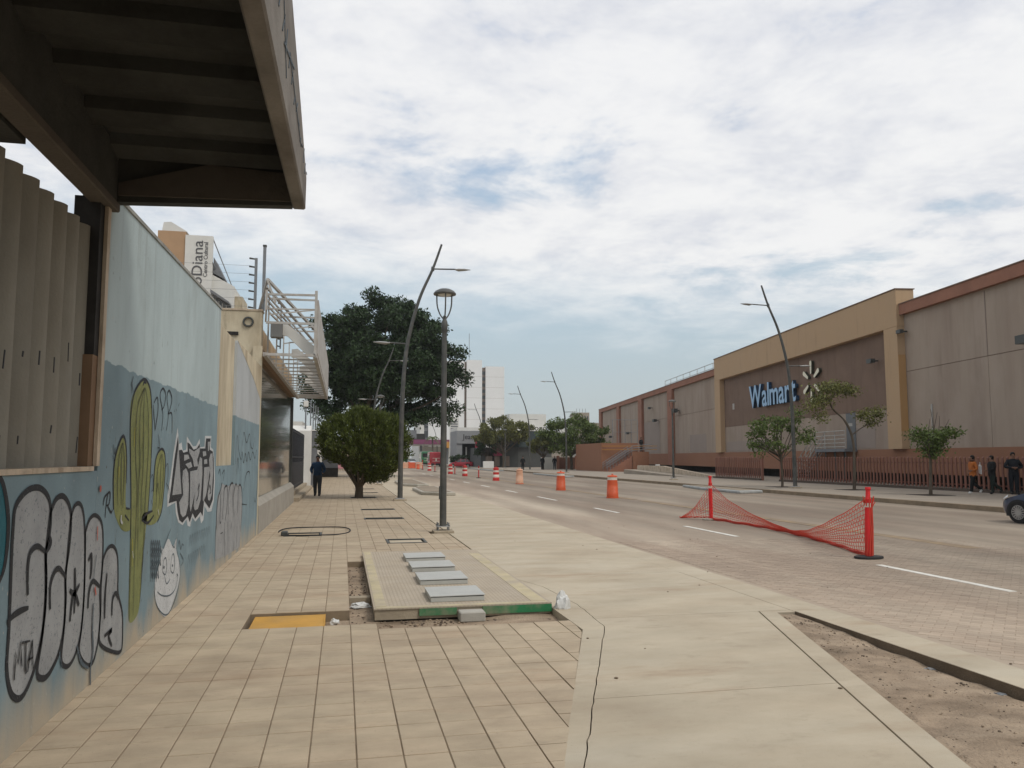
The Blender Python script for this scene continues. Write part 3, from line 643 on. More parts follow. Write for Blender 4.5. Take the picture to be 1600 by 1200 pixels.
for k in range(9): scr.append((0.011, Z8([(300 + k * 13, 760 - k * 8), (306 + k * 13, 690 - k * 6), (310 + k * 13, 740 - k * 7)])))
for k in range(8): scr.append((0.010, Z8([(290 + k * 12, 880 - k * 12), (298 + k * 12, 800 - k * 8), (303 + k * 12, 850 - k * 9)])))
strokes('tag_lettering', scr, m_grey_tag, painted, 1, 0.015)
# --- tags on the further stretch
Z10 = lambda pts: zz(pts, 325, 640, 3.967)
fill('letter_fill', Z10([(58, 540), (88, 460), (120, 475), (150, 460), (205, 468), (212, 620), (196, 850), (120, 900), (42, 930), (50, 700)]), m_silver, side_wall, 0, smooth=False)
tg = [(0.034, Z10(p)) for p in ([(50, 745), (52, 640), (62, 545), (76, 500), (86, 450)], [(78, 520), (72, 690), (78, 695)], [(88, 680), (94, 570), (100, 490), (118, 480), (116, 600), (104, 690)],
   [(124, 650), (125, 540), (136, 470), (154, 462), (150, 560), (148, 640)], [(160, 660), (156, 540), (170, 462), (180, 480)], [(180, 640), (185, 545), (188, 480), (200, 468), (211, 520), (207, 640), (200, 760)])]
tg += [(0.022, Z10(p)) for p in ([(46, 720), (42, 940)], [(76, 770), (90, 760)], [(100, 700), (102, 920)], [(122, 690), (122, 890)], [(146, 700), (140, 740)], [(160, 720), (158, 880)], [(178, 720), (176, 850)],
   [(170, 340), (172, 250), (180, 160), (190, 250), (204, 310), (210, 262), (220, 330), (230, 270), (240, 322), (250, 262), (262, 312), (276, 262), (290, 302), (300, 250), (306, 335)],
   [(214, 225), (222, 140), (238, 205), (256, 150), (262, 212), (276, 242), (290, 170)], [(176, 400), (184, 300), (192, 400)], [(200, 380), (206, 310)], [(220, 500), (230, 425), (245, 385), (260, 412), (258, 610)],
   [(300, 350), (306, 460), (292, 570), (284, 540)], [(62, 400), (72, 370), (76, 410)], [(86, 400), (100, 375), (94, 440)], [(208, 585), (240, 590)])]
strokes('tag_lettering', tg, m_black, side_wall, 1, 0.03)
strokes('bottom_drip', [(0.03, Z8([(676, 620), (674, 700)]))], m_black, side_wall, 2, 0.03)

# ------------------------------------------------------------------ gateway: concrete fins, canopy
m_fin = M('grey_concrete_fin', (0.275, 0.26, 0.22), 0.88, 0.15, 1.6, 0.2, 40, rand=0.06, dirt=(0.15, 0.125, 0.09), dirt_amt=0.5, dirt_scale=1.4, stretch=(1, 1, 0.4))
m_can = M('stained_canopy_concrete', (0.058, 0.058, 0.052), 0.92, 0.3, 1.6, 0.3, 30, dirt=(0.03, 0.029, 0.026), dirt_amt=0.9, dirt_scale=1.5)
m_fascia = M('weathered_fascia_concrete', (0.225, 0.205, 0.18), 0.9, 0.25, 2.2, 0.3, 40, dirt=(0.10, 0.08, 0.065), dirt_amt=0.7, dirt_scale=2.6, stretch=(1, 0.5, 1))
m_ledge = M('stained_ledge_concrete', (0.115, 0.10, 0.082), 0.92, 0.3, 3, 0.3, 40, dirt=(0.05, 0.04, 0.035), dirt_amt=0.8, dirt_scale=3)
m_dark = M('dark_opening', (0.03, 0.028, 0.026), 0.9, 0.6, 3)
louvre = thing('concrete_screen', 'row of tall grey curved concrete fins above the low blue wall', 'screen', (-1.95, 4.8, 0))
fb = MB(); prof = []
for k in range(11):
    t = k / 10; ang = R(-28 + 62 * t); prof.append((-0.16 + 0.26 * math.sin(math.pi / 2 * t) ** 0.8, -0.133 + 0.245 * t))
outer = [(x - 0.06 + 0.02 * 0, y) for x, y in prof]; back = [(x - 0.055, y) for x, y in reversed(outer)]
fb.prism([(-x * -1, y) for x, y in (outer + back)][::-1], 0, 1.815)
fme = fb.mesh('fin', m_fin, smooth=35)
bm = bmesh.new(); bm.from_mesh(fme); bmesh.ops.recalc_face_normals(bm, faces=bm.faces); bm.to_mesh(fme); bm.free()
for k in range(26):
    y = 6.34 - k * 0.262
    o = link('fin', fme, louvre, (0, y - 4.8, 1.636 + random.uniform(-.003, .003)), rotz=random.uniform(-0.02, 0.02))
fb = MB()
for k in range(14):
    y = 6.34 - k * 0.262 + 0.10
    for zc in (2.36 + random.uniform(-.1, .1), 1.86 + random.uniform(-.1, .06)):
        if random.random() < 0.85: fb.bar((-1.8535, y, zc - random.uniform(.02, .09)), (-1.8515, y + random.uniform(-.015, .015), zc + random.uniform(.01, .08)), random.choice((0.008, 0.012, 0.016)), 0.004)
tag(fb.build('spray_mark', m_black, louvre, world=True), kind='stuff')
MB().box(-2.03, -1.845, 6.42, 6.612, 1.637, 2.47).build('side_board', M('brown_board', (0.20, 0.125, 0.075), 0.85, 0.15, 3), louvre, world=True)
MB().box(-2.03, -1.845, 6.44, 6.610, 2.472, 3.69).build('gap_shade_box', m_dark, louvre, world=True)  # near-black box stands in for the shaded opening beside the fins
canopy = thing('concrete_canopy', 'dark weathered concrete canopy with ribbed underside jutting over the pavement', 'canopy', (-1.1, 4.0, 3.7))
YE, YB = 6.82, -3.0
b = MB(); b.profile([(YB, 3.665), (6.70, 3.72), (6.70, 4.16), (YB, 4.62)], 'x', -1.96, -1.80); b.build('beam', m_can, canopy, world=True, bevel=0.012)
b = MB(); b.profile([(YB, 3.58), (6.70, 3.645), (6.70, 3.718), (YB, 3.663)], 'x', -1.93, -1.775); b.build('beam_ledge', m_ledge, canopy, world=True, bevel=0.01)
b = MB(); b.profile([(YB, 3.26), (3.2, 3.56), (YE, 3.80), (YE + 0.05, 4.10), (6.0, 4.27), (4.8, 4.46), (YB, 5.4)], 'x', -0.455, -0.35); b.build('fascia', m_fascia, canopy, world=True, bevel=0.012)
b = MB()
b.add([(x, y, z) for y in (6.72, YE - 0.001) for x, z in ((-1.99, 3.735), (-0.456, 3.80), (-0.456, 4.16), (-1.10, 4.24), (-1.99, 4.28))],
      [(0, 1, 2, 3, 4), (9, 8, 7, 6, 5)] + [(i, 5 + i, 5 + (i + 1) % 5, (i + 1) % 5) for i in range(5)])
for i, f in enumerate(b.f): b.f[i] = tuple(reversed(f))
b.build('end_beam', m_can, canopy, world=True)
b = MB(); b.profile([(-1.795, 3.79), (-0.46, 3.83), (-0.46, 4.06), (-1.12, 4.09), (-1.795, 3.89)], 'y', 6.69, 6.718); b.build('lit_beam_patch', m_ledge, canopy, world=True)  # lighter piece stands in for light on the end beam's lower part
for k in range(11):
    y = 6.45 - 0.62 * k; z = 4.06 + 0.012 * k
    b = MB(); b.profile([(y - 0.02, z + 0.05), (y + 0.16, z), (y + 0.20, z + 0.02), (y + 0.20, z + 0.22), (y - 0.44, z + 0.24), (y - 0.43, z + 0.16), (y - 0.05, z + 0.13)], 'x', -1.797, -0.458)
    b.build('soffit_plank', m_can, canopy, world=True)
b = MB(); b.add([(-2.3, YE, 4.30), (-0.40, YE, 4.16), (-0.40, 4.8, 4.47), (-0.40, YB, 5.3), (-2.3, YB, 5.3), (-2.3, 4.8, 4.6)], [(5, 4, 3, 2, 1, 0), (0, 1, 2, 3, 4, 5)]); b.build('roof', m_can, canopy, world=True)  # unseen roof slab, added to keep light out from above
b = MB(); b.bar((-0.345, 5.9, 4.0), (-0.345, 4.6, 4.05), 0.004, 0.012); b.bar((-0.345, 5.0, 4.15), (-0.345, 4.2, 3.9), 0.004, 0.012); b.bar((-0.345, 4.0, 4.2), (-0.345, 4.4, 3.8), 0.004, 0.014); b.build('rust_mark', m_grey_tag, canopy, world=True)
b = MB()
for k in range(14):
    y = 3.6 + k * 0.24; zc = 3.68 + (y - 3.2) * 0.06 + 0.22
    b.bar((-0.346, y, zc + random.uniform(-.10, .0)), (-0.346, y + random.uniform(.03, .16), zc + random.uniform(.0, .12)), 0.004, 0.010)
tag(b.build('tag_lettering', m_grey_tag, canopy, world=True), kind='stuff')
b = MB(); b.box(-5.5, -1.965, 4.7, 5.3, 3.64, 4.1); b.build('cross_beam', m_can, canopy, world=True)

# ------------------------------------------------------------------ cream block, electric fence posts
block = thing('cream_block', 'cream plastered block with a round vent ring behind the grey wall top', 'building', (-4, 19.2, 0))
MB().box(-7.5, -1.86, 18.63, 19.0, 0, 5.02).build('wall', m_cream, block, world=True)
MB().box(-7.55, -1.84, 18.61, 19.02, 5.021, 5.06).build('coping', m_edge, block, world=True)
m_steel = M('dull_steel', (0.20, 0.21, 0.22), 0.5, 0.15, 6, spec=0.5, metal=0.3)
m_dsteel = M('dark_painted_steel', (0.055, 0.058, 0.055), 0.5, 0.2, 6, spec=0.5)
q = on_y(388, 503, 18.62); rb = MB(); ring = [(q.x + 0.10 * math.cos(a), 18.60, q.z + 0.10 * math.sin(a)) for a in np.linspace(0, 2 * math.pi, 25)]
rb.tube(ring, 0.022, 6, caps=False); rb.build('vent_ring', m_dsteel, block, world=True)
q = on_y(363, 521, 18.62); MB().box(q.x - 0.13, q.x + 0.13, 18.58, 18.629, q.z - 0.035, q.z + 0.04).build('slot_vent', m_dark, block, world=True)
ep = thing('fence_post', 'grey electric fence post with six insulators standing on the cream block', 'post', (on_y(398, 487, 18.8).x, 18.8, 5.06), group='electric fence posts on the cream block')
b = MB(); b.box(-0.03, 0.03, -0.03, 0.03, 0, 1.22); b.build('post', m_steel, ep)
for k in range(7):
    b = MB(); b.tube([(-0.03, 0, 0.06 + k * 0.19), (-0.15, 0, 0.075 + k * 0.19)], [0.018, 0.024], 6); b.build('insulator', m_dsteel, ep)
e2 = thing('fence_post', 'taller plain grey post rising right of the insulator post on the cream block', 'post', (on_y(411, 487, 18.8).x, 18.8, 5.06), group='electric fence posts on the cream block')
b = MB(); b.box(-0.033, 0.033, -0.033, 0.033, 0, 1.5); b.build('post', m_steel, e2)
b = MB(); b.box(-0.042, 0.042, -0.042, 0.042, 1.5, 1.54); b.build('cap', m_dsteel, e2)
b = MB()
for k in range(6): z = 5.15 + k * 0.19; b.tube([(ep.location.x - 0.15, 18.8, z), (-5.2, 18.9, z + 0.02), (-7.4, 18.9, z)], 0.003, 4)
tag(b.build('fence_wire', m_steel), 'thin electric fence wires running back from the insulator post', 'wire')

# ------------------------------------------------------------------ glass fronted shop and its white steel sign frame
m_glass = M('dark_shop_glass', (0.105, 0.11, 0.09), 0.11, 0.25, 1.2, spec=0.6, stretch=(1, 1, 0.15))
n_, l_, b_ = nodes_of(m_glass); b_.inputs['Coat Weight'].default_value = 0.45; b_.inputs['Coat Roughness'].default_value = 0.04
tn = n_.new('ShaderNodeTexNoise'); tn.inputs['Scale'].default_value = 0.7; bp = n_.new('ShaderNodeBump'); bp.inputs['Strength'].default_value = 0.06; bp.inputs['Distance'].default_value = 0.05
geo = n_.new('ShaderNodeNewGeometry'); l_.new(geo.outputs['Position'], tn.inputs[0]); l_.new(tn.outputs[0], bp.inputs['Height']); l_.new(bp.outputs[0], b_.inputs['Normal'])
m_shop = M('warm_corrugated_cladding', (0.50, 0.385, 0.26), 0.8, 0.2, 2, 0.1)
m_whites = M('white_painted_steel', (0.43, 0.42, 0.395), 0.6, 0.15, 3, dirt=(0.27, 0.19, 0.13), dirt_amt=0.5, dirt_scale=4)
m_whitewall = M('white_render', (0.66, 0.65, 0.61), 0.85, 0.08, 1.2, 0.05)
shop = thing('glass_fronted_shop', 'shop with a long dark reflective glass front on a low concrete base', 'building', (-3, 25, 0))
MB().box(-9, -2.02, 19.03, 31.8, 0.0, 4.85).build('wall', m_shop, shop, world=True)
MB().profile([(-2.0, 0), (-1.80, 0), (-1.80, 0.62), (-1.93, 0.76), (-2.0, 0.76)], 'y', 18.63, 31.7).build('base', M('base_concrete', (0.36, 0.335, 0.29), 0.9, 0.15, 2, 0.2), shop, world=True)
for k in range(7):
    ya = 18.63 + k * 1.865; MB().box(-1.995, -1.955, ya + 0.006, ya + 1.859, 0.765, 4.02).build('pane', m_glass, shop, world=True)
MB().box(-2.0, -1.90, 31.7, 31.85, 0, 4.0).build('frame', m_dsteel, shop, world=True)
MB().box(-2.0, -1.82, 18.64, 31.84, 4.022, 4.16).build('lintel', M('rusty_brown_steel', (0.25, 0.16, 0.10), 0.7, 0.25, 4), shop, world=True)
cl_b = MB()
for k in range(42): y = 19.2 + k * 0.30; cl_b.box(-2.02, -1.97, y, y + 0.15, 4.17, 4.84)
tag(cl_b.build('cladding_ribs', m_shop, shop, world=True))
sf = thing('steel_sign_box', 'white steel box frame of an empty shop sign jutting over the glass front', 'frame', (-1.2, 25, 4))
XI, XO, Ya, Yb, Zb, Zt = -1.74, -0.655, 18.35, 31.6, 4.0, 5.38
for nm, p, q, w_ in (('bottom_rail', (XI, Ya, Zb), (XI, Yb, Zb), .09), ('bottom_rail', (XO, Ya, Zb), (XO, Yb, Zb), .09), ('end_rail', (XI, Ya, Zb), (XO, Ya, Zb), .06), ('end_rail', (XI, Yb, Zb + .05), (XO, Yb, Zb + .05), .14),
        ('top_rail', (XI, Ya + .1, Zt), (XO, Ya, Zt), .045), ('mid_rail', (XI, Ya + .1, 5.05), (XO, Ya, 5.05), .03), ('mid_rail', (XI, Ya, 4.72), (XO, Ya, 4.72), .05), ('post', (XO, Ya, Zb), (XO, Ya, Zt + .1), .06), ('post', (XI, Ya, Zb + 1.0), (XI, Ya, Zt + .08), .05)):
    b = MB(); b.bar(p, q, w_); b.build(nm, m_whites, sf, world=True)
MB().box(XO + 0.005, XO + 0.055, Ya + 0.05, Yb, Zb + 0.05, Zt - 0.1).build('sign_panel', m_whites, sf, world=True)
for k in range(1, 15):
    y = Ya + k * (Yb - Ya) / 15; b = MB(); b.bar((XI + .045, y, Zb), (XO - .045, y, Zb), .032); b.build('cross_bar', m_whites, sf, world=True)
for k in range(4):
    z = Zt - 0.02 - 0.1 * k; b = MB(); b.bar((XI, Ya + 0.2 * k, z), (XO, Yb - 0.4 * k, z - 0.05), 0.035); b.build('diagonal_brace', m_whites, sf, world=True)
for k in range(6):
    y = Ya + 0.6 + k * 2.4; b = MB(); b.bar((XI, y, Zt), (XO, y, Zt), 0.04); b.bar((XI, y, Zb), (XI, y, Zt), .035); b.bar((XI, y, Zb + 1.0), (XO, y + 1.2, Zt), .035); b.build('frame_bar', m_whites, sf, world=True)
for ya in (18.75, 23.0, 27.2, 31.2):
    b = MB(); b.add([(x, y, z) for y in (ya, ya + 0.10) for x, z in ((-1.46, 4.74), (-1.30, 4.76), (-0.63, 4.22), (-0.63, 4.06), (-0.84, 4.06), (-1.30, 4.49), (-1.46, 4.52))], [(0, 1, 2, 3, 4, 5, 6), (13, 12, 11, 10, 9, 8, 7)] + [(i, 7 + i, 7 + (i + 1) % 7, (i + 1) % 7) for i in range(7)])
    for i, f in enumerate(b.f): b.f[i] = tuple(reversed(f))
    b.build('sloping_arm', m_whitewall, sf, world=True)
b = MB(); b.box(-1.66, -1.40, Ya + .25, Ya + .54, 4.44, 4.76); b.build('duct_end', M('grey_sheet', (0.17, 0.17, 0.165), 0.6, 0.2), sf, world=True)
b = MB()
b.bar((-1.95, 18.9, 5.05), (XI, Ya + .1, 5.72), .05); b.bar((XI, Ya + .1, 5.72), (XO, Ya + 6, Zt - .1), .06); b.bar((XI, Ya + .1, 5.70), (-1.55, Ya + .1, Zb + 1.2), .045); b.bar((-1.95, 20.5, 5.1), (XI, Ya + .1, 5.55), .04); b.bar((XI, Ya + .3, 5.55), (XO, Ya + 8, Zt - .3), .05)
b.build('stay', m_whites, sf, world=True)
ip = dup(ep, 'short post with dark insulators rising behind the white sign frame', (-1.66, 21.5, 4.55)); ip.scale = (0.6, 0.6, 1.0)

# ------------------------------------------------------------------ left side beyond the glass front
stp = thing('entrance_step', 'two low grey concrete steps before the black railings', 'step', (-2.0, 38, 0))
MB().box(-3.2, -1.62, 32.2, 46, 0, 0.15).build('step_tread', m_curb, stp, world=True, bevel=0.015)
MB().box(-3.2, -1.92, 32.2, 46, 0.151, 0.32).build('step_tread', m_curb, stp, world=True, bevel=0.015)
m_rail = M('black_railing_steel', (0.028, 0.03, 0.036), 0.55, 0.2, 4)
rl = thing('railings', 'tall black steel railings between the glass shop and the white pillar', 'railings', (-2.1, 38, 0.32))
for z in (0.45, 1.7, 2.82): b = MB(); b.box(-2.12, -2.08, 32.3, 45.4, z, z + 0.05); b.build('rail', m_rail, rl, world=True)
bm_ = MB(); bm_.box(-0.012, 0.012, -0.012, 0.012, 0.32, 2.95); bme = bm_.mesh('bar', m_rail)
for k in range(100): link('bar', bme, rl, (0, -5.7 + k * 0.131, -0.32))
MB().box(-2.10, -2.09, 32.3, 45.4, 0.34, 1.5).build('sheet', m_rail, rl, world=True)
m_greyp = M('grey_pillar_paint', (0.17, 0.175, 0.185), 0.8, 0.15, 2)
gp = thing('gate_pillar', 'white gate pillar with a sloping top at the end of the black railings', 'pillar', (-2.1, 46.2, 0))
MB().profile([(45.8, 0), (46.9, 0), (46.9, 3.5), (46.3, 3.5), (45.8, 3.2)], 'x', -2.9, -1.75).build('shaft', m_whitewall, gp, world=True)
MB().box(-2.35, -2.15, 45.74, 45.8, 2.55, 2.85).build('meter_box', m_greyp, gp, world=True)
gp2 = thing('gate_pillar', 'narrow grey pillar beside the walking man in the blue jacket', 'pillar', (-1.7, 48, 0))
MB().box(-1.95, -1.45, 47.6, 48.2, 0, 3.25).build('shaft', m_greyp, gp2, world=True, bevel=0.02)
MB().box(-2.0, -1.40, 47.55, 48.25, 3.251, 3.32).build('cap', m_whitewall, gp2, world=True)
lwl = thing('boundary_wall', 'white boundary wall running on behind the grey pillar', 'wall', (-1.8, 60, 0))
MB().box(-2.2, -1.75, 48.3, 76, 0, 3.2).build('wall', m_whitewall, lwl, world=True)
MB().box(-2.25, -1.70, 48.3, 76, 3.201, 3.28).build('coping', m_greyp, lwl, world=True)
gk = thing('boundary_wall', 'low grey wall end at the pavement under the round clipped tree', 'wall', (-1.2, 74, 0))
MB().box(-1.74, -0.4, 72, 76, 0, 2.2).build('wall', m_greyp, gk, world=True)
MB().box(-1.76, -0.38, 71.9, 76.05, 0, 0.8).build('plinth', m_dark, gk, world=True)
pst_ = thing('poster_wall', 'far wall with a faded pink poster seen under the clipped tree', 'wall', (1.0, 104, 0))
MB().box(-4, 3.4, 104, 104.4, 0, 2.6).build('wall', m_edge, pst_, world=True)
MB().box(-1.2, 0.1, 103.94, 103.99, 0.3, 2.3).build('poster', M('pink_poster', (0.55, 0.25, 0.27), 0.7, 0.15), pst_, world=True)
fl = None
for k, (px, yt, yb, Y) in enumerate(((486, 627, 652, 47.9), (490, 632, 660, 52), (493.5, 635, 660, 56), (497, 637, 660, 62))):
    t = on_y(px, yt, Y); nm = ('tallest', 'second', 'third', 'shortest')[k]
    o = thing('flag_pole', nm + ' of the four thin grey poles above the white wall', 'pole', (t.x, Y, 3.25), group='thin poles above the white wall')
    b = MB(); b.tube([(0, 0, 0), (0, 0, t.z - 3.25)], 0.035, 6); b.build('pole', m_steel, o); b = MB(); b.lathe([(0.05, 0), (0.04, 0.05)], 6, (0, 0, t.z - 3.25)); b.build('cap', m_steel, o)
cp = thing('camera_pole', 'thin pole with a white box lamp above the black railings', 'pole', (on_y(477.5, 660, 46.0).x, 46.0, 3.2))
b = MB(); b.tube([(0, 0, 0), (0, 0, 1.35)], 0.04, 6); b.build('pole', m_steel, cp)
b = MB(); b.box(-0.13, 0.13, -0.13, 0.13, 1.35, 1.68); b.build('box_lamp', m_whitewall, cp, bevel=0.02); b = MB(); b.tube([(0, 0, 1.68), (0, 0, 1.82)], 0.03, 6); b.build('finial', m_steel, cp)
hb = thing('white_building', 'white building parts with railings visible between the black railings and the tree', 'building', (-8, 66, 0))
MB().box(-14, -3.2, 66, 74, 0, 4.6).build('wall', m_whitewall, hb, world=True)
for k in range(4): MB().box(-5.6 + k * 0.6, -5.2 + k * 0.6, 65.93, 65.99, 2.9, 3.9).build('window', m_dark, hb, world=True)

# theatre building above the wall
m_tan = M('tan_render', (0.42, 0.27, 0.16), 0.85, 0.08, 1)
m_grey_sign = M('grey_lettering', (0.10, 0.10, 0.105), 0.7, 0.05)
th = thing('theatre_building', 'white cultural centre with a tan side and vertical grey lettering above the painted wall', 'building', (-13, 60, 0))
MB().box(-11.45, -9.56, 60, 60.35, 0, 17.8).build('sign_panel', m_whitewall, th, world=True)
MB().box(-13.35, -11.46, 60.1, 75, 0, 18.05).build('tan_wall', m_tan, th, world=True)
MB().box(-15.6, -13.36, 60.4, 75, 0, 17.35).build('tan_wall', m_tan, th, world=True)
MB().box(-15.8, -13.37, 60.3, 75, 17.351, 17.55).build('roof_edge', m_whitewall, th, world=True)
MB().profile([(-13.1, 18.06), (-13.0, 18.7), (-12.5, 18.75), (-11.4, 18.1), (-11.4, 18.06)], 'y', 60.2, 61.2).build('roof_edge', m_whitewall, th, world=True)
MB().box(-15, -9.6, 60.4, 78, 0, 15.9).build('wall', m_whitewall, th, world=True)
MB().profile([(-9.59, 0), (-8.05, 0), (-8.05, 14.25), (-9.59, 15.05)], 'y', 60.5, 74).build('side_block', m_whitewall, th, world=True)
MB().profile([(-9.56, 15.2), (-8.75, 14.8), (-9.56, 16.4)], 'y', 60.6, 63).build('side_gable', m_greyp, th, world=True)
MB().profile([(-9.5, 13.72), (-8.2, 12.85), (-8.2, 12.72), (-9.5, 13.5)], 'y', 59.2, 60.49).build('awning', m_greyp, th, world=True)
MB().profile([(-9.5, 10.8), (-8.2, 10.8), (-8.2, 12.7), (-9.5, 13.45)], 'y', 60.42, 60.495).build('recess_shade_sheet', m_steel, th, world=True)  # flat sheet; its dark grey stands in for a shaded recess
for k in range(5): MB().box(-9.35 + k * .26, -9.29 + k * .26, 60.36, 60.419, 10.8, 13.25 - k * .16).build('recess_post', m_whitewall, th, world=True)
MB().box(-8.04, -7.5, 61, 64, 0, 13.6).build('stair_tower', m_cream, th, world=True)
b = MB(); b.bar((-9.56, 60.1, 15.9), (-9.0, 62, 14.4), 0.05); b.bar((-9.6, 60.2, 17.7), (-9.4, 70, 16.0), 0.06); b.bar((-14.4, 60.4, 17.6), (-14.9, 60.4, 18.6), 0.09); b.build('guy_rod', m_steel, th, world=True)
def placed_text(txt, nm, mat, size, parent, loc, cols, length=None, extrude=0.015):
    me = text_mesh(txt, nm, mat, size, extrude); xs = [v.co.x for v in me.vertices]; 
    if length: me.transform(Matrix.Diagonal((length / (max(xs) - min(xs)), 1, 1, 1)))
    mt = Matrix(((*[c[0] for c in cols], 0), (*[c[1] for c in cols], 0), (*[c[2] for c in cols], 0), (0, 0, 0, 1)))
    me.transform(mt); return link(nm, me, parent, loc, True)
UPCOL = ((0, 0, 1), (-1, 0, 0), (0, -1, 0))           # reads upwards, faces the viewer in the street
placed_text('TeatroDiana', 'lettering', m_grey_sign, 1.05, th, (-10.23, 59.985, 11.55), UPCOL, 5.85)
placed_text('Centro Cultural', 'lettering', m_grey_sign, 0.40, th, (-9.88, 59.985, 14.75), UPCOL, 2.55)

# ------------------------------------------------------------------ street lamps
m_pole = M('charcoal_lamp_steel', (0.06, 0.062, 0.058), 0.5, 0.2, 3, spec=0.5, dirt=(0.16, 0.15, 0.13), dirt_amt=0.4, dirt_scale=4)
m_lampw = M('lamp_head_grey', (0.35, 0.35, 0.34), 0.5, 0.1)
m_diff = M('milky_diffuser', (0.6, 0.6, 0.56), 0.4, 0.05)
def post_top(label, loc, H=5.6):
    t = thing('street_lamp', label, 'street lamp', loc, group='lantern street lamps')
    b = MB(); b.box(-0.23, 0.23, -0.23, 0.23, -0.1, 0.055); b.build('plinth', m_curb, t, bevel=0.012)
    b = MB(); b.box(-0.15, 0.15, -0.15, 0.15, 0.135, 0.15); b.build('base_plate', m_lampw, t)
    for sx in (-1, 1):
        for sy in (-1, 1): b = MB(); b.tube([(sx * .12, sy * .12, 0.05), (sx * .12, sy * .12, 0.23)], 0.014, 6); b.lathe([(0.026, 0), (0.026, 0.03)], 6, (sx * .12, sy * .12, 0.15)); b.build('anchor_bolt', m_steel, t)
    b = MB(); b.lathe([(0.080, 0.15), (0.077, 1.0), (0.058, 4.55), (0.058, 4.6), (0.072, 4.62), (0.072, 4.85), (0.05, 4.9), (0.035, 5.0)], 18); b.build('pole', m_pole, t, smooth=40)
    b = MB(); b.box(-0.095, -0.06, -0.045, 0.045, 0.75, 1.05); b.build('hatch', m_pole, t, bevel=0.006)
    for k in range(3):
        a = 2 * math.pi * k / 3 + 0.5; b = MB()
        b.tube(spline([(0.03 * math.cos(a), 0.03 * math.sin(a), 4.93), (0.12 * math.cos(a), 0.12 * math.sin(a), 5.05), (0.19 * math.cos(a), 0.19 * math.sin(a), 5.25), (0.205 * math.cos(a), 0.205 * math.sin(a), 5.50)], 5), 0.017, 6); b.build('arm', m_pole, t, smooth=50)
    b = MB(); b.lathe([(0.16, 5.50), (0.262, 5.50), (0.268, 5.525), (0.225, 5.58), (0.13, 5.63), (0.03, 5.65)], 24); b.build('hood', m_pole, t, smooth=35)
    b = MB(); b.lathe([(0.02, 5.475), (0.13, 5.48), (0.16, 5.499)], 18); b.build('diffuser', m_diff, t, smooth=60)
    return t
pt0 = post_top('grey lantern street lamp on a bolted base beside the raised utility slab', (2.27, 18.26, 0.0))
dup(pt0, 'lantern street lamp half hidden behind the round clipped tree', (2.27, 50.5, 0))
dup(pt0, 'lantern street lamp on the far pavement, before the left end of the brown railing', (22.8, 52.6, 0.145))
dup(pt0, 'distant lantern street lamp in front of the dark shop with the pink awning', (22.8, 112, 0.145))
def curved_lamp(label, loc, side):
    # side +1: pole leans towards +x at the top
    t = thing('street_lamp', label, 'street lamp', loc, group='tall bent street lamps')
    s = side
    b = MB(); b.box(-0.25, 0.25, -0.25, 0.25, -0.05, 0.06); b.build('plinth', m_curb, t, bevel=0.012)
    b = MB(); b.box(-0.17, 0.17, -0.17, 0.17, 0.06, 0.10); b.build('base_plate', m_lampw, t)
    path = spline([(0, 0, 0.08), (0.015 * s, 0, 2.5), (0.06 * s, 0, 4.5), (0.22 * s, 0, 6.3), (0.66 * s, 0, 8.1), (1.22 * s, 0, 9.45), (1.58 * s, 0, 10.5)], 6)
    b = MB(); b.tube(path, [0.105 - 0.062 * (i / (len(path) - 1)) for i in range(len(path))], 12); b.build('pole', m_pole, t, smooth=50)
    def arm(x0, z, dx, r):
        b = MB(); b.tube([(x0, 0, z), (x0 + dx, 0, z + 0.03)], r, 8); b.lathe([(0.06, -0.09), (0.07, 0), (0.06, 0.09)], 10, (x0, 0, z)); b.build('arm', m_pole, t, smooth=50)
        sg = 1 if dx > 0 else -1; xe = x0 + dx; b = MB()
        b.tube([(xe - 0.05 * sg, 0, z + 0.02), (xe + 0.12 * sg, 0, z + 0.0), (xe + 0.35 * sg, 0, z + 0.03), (xe + 0.62 * sg, 0, z + 0.05)], [0.03, 0.10, 0.085, 0.02], 10)
        for i in range(len(b.v)): x, y, zz_ = b.v[i]; b.v[i] = (x, y * 1.5, z + 0.02 + (zz_ - z - 0.02) * 0.55)
        b.build('lamp_head', m_lampw, t, smooth=40)
    arm(1.22 * s, 9.45, 0.95 * s, 0.03); arm(0.22 * s, 6.3, -0.75 * s, 0.028)
    return t
cl0 = curved_lamp('tall bent grey street lamp between the clipped tree and the lantern lamp', (2.27, 32.14, 0), 1)
dup(cl0, 'tall bent street lamp standing before the big dark tree, behind the clipped tree', (2.27, 64, 0))
cr0 = curved_lamp('tall bent street lamp on the far pavement crossing the blue store lettering', (22.77, 37.15, 0.145), -1)
dup(cr0, 'tall bent street lamp in front of the dense green tree left of the store', (22.8, 80, 0.145))
dup(cr0, 'tall bent street lamp beside the dark shop with roof lettering', (22.8, 96.5, 0.145))
dup(cr0, 'tall bent street lamp in front of the white tower block', (22.8, 130, 0.145))
dup(cr0, 'farthest thin bent street lamp above the purple station roof', (22.8, 196, 0.145))

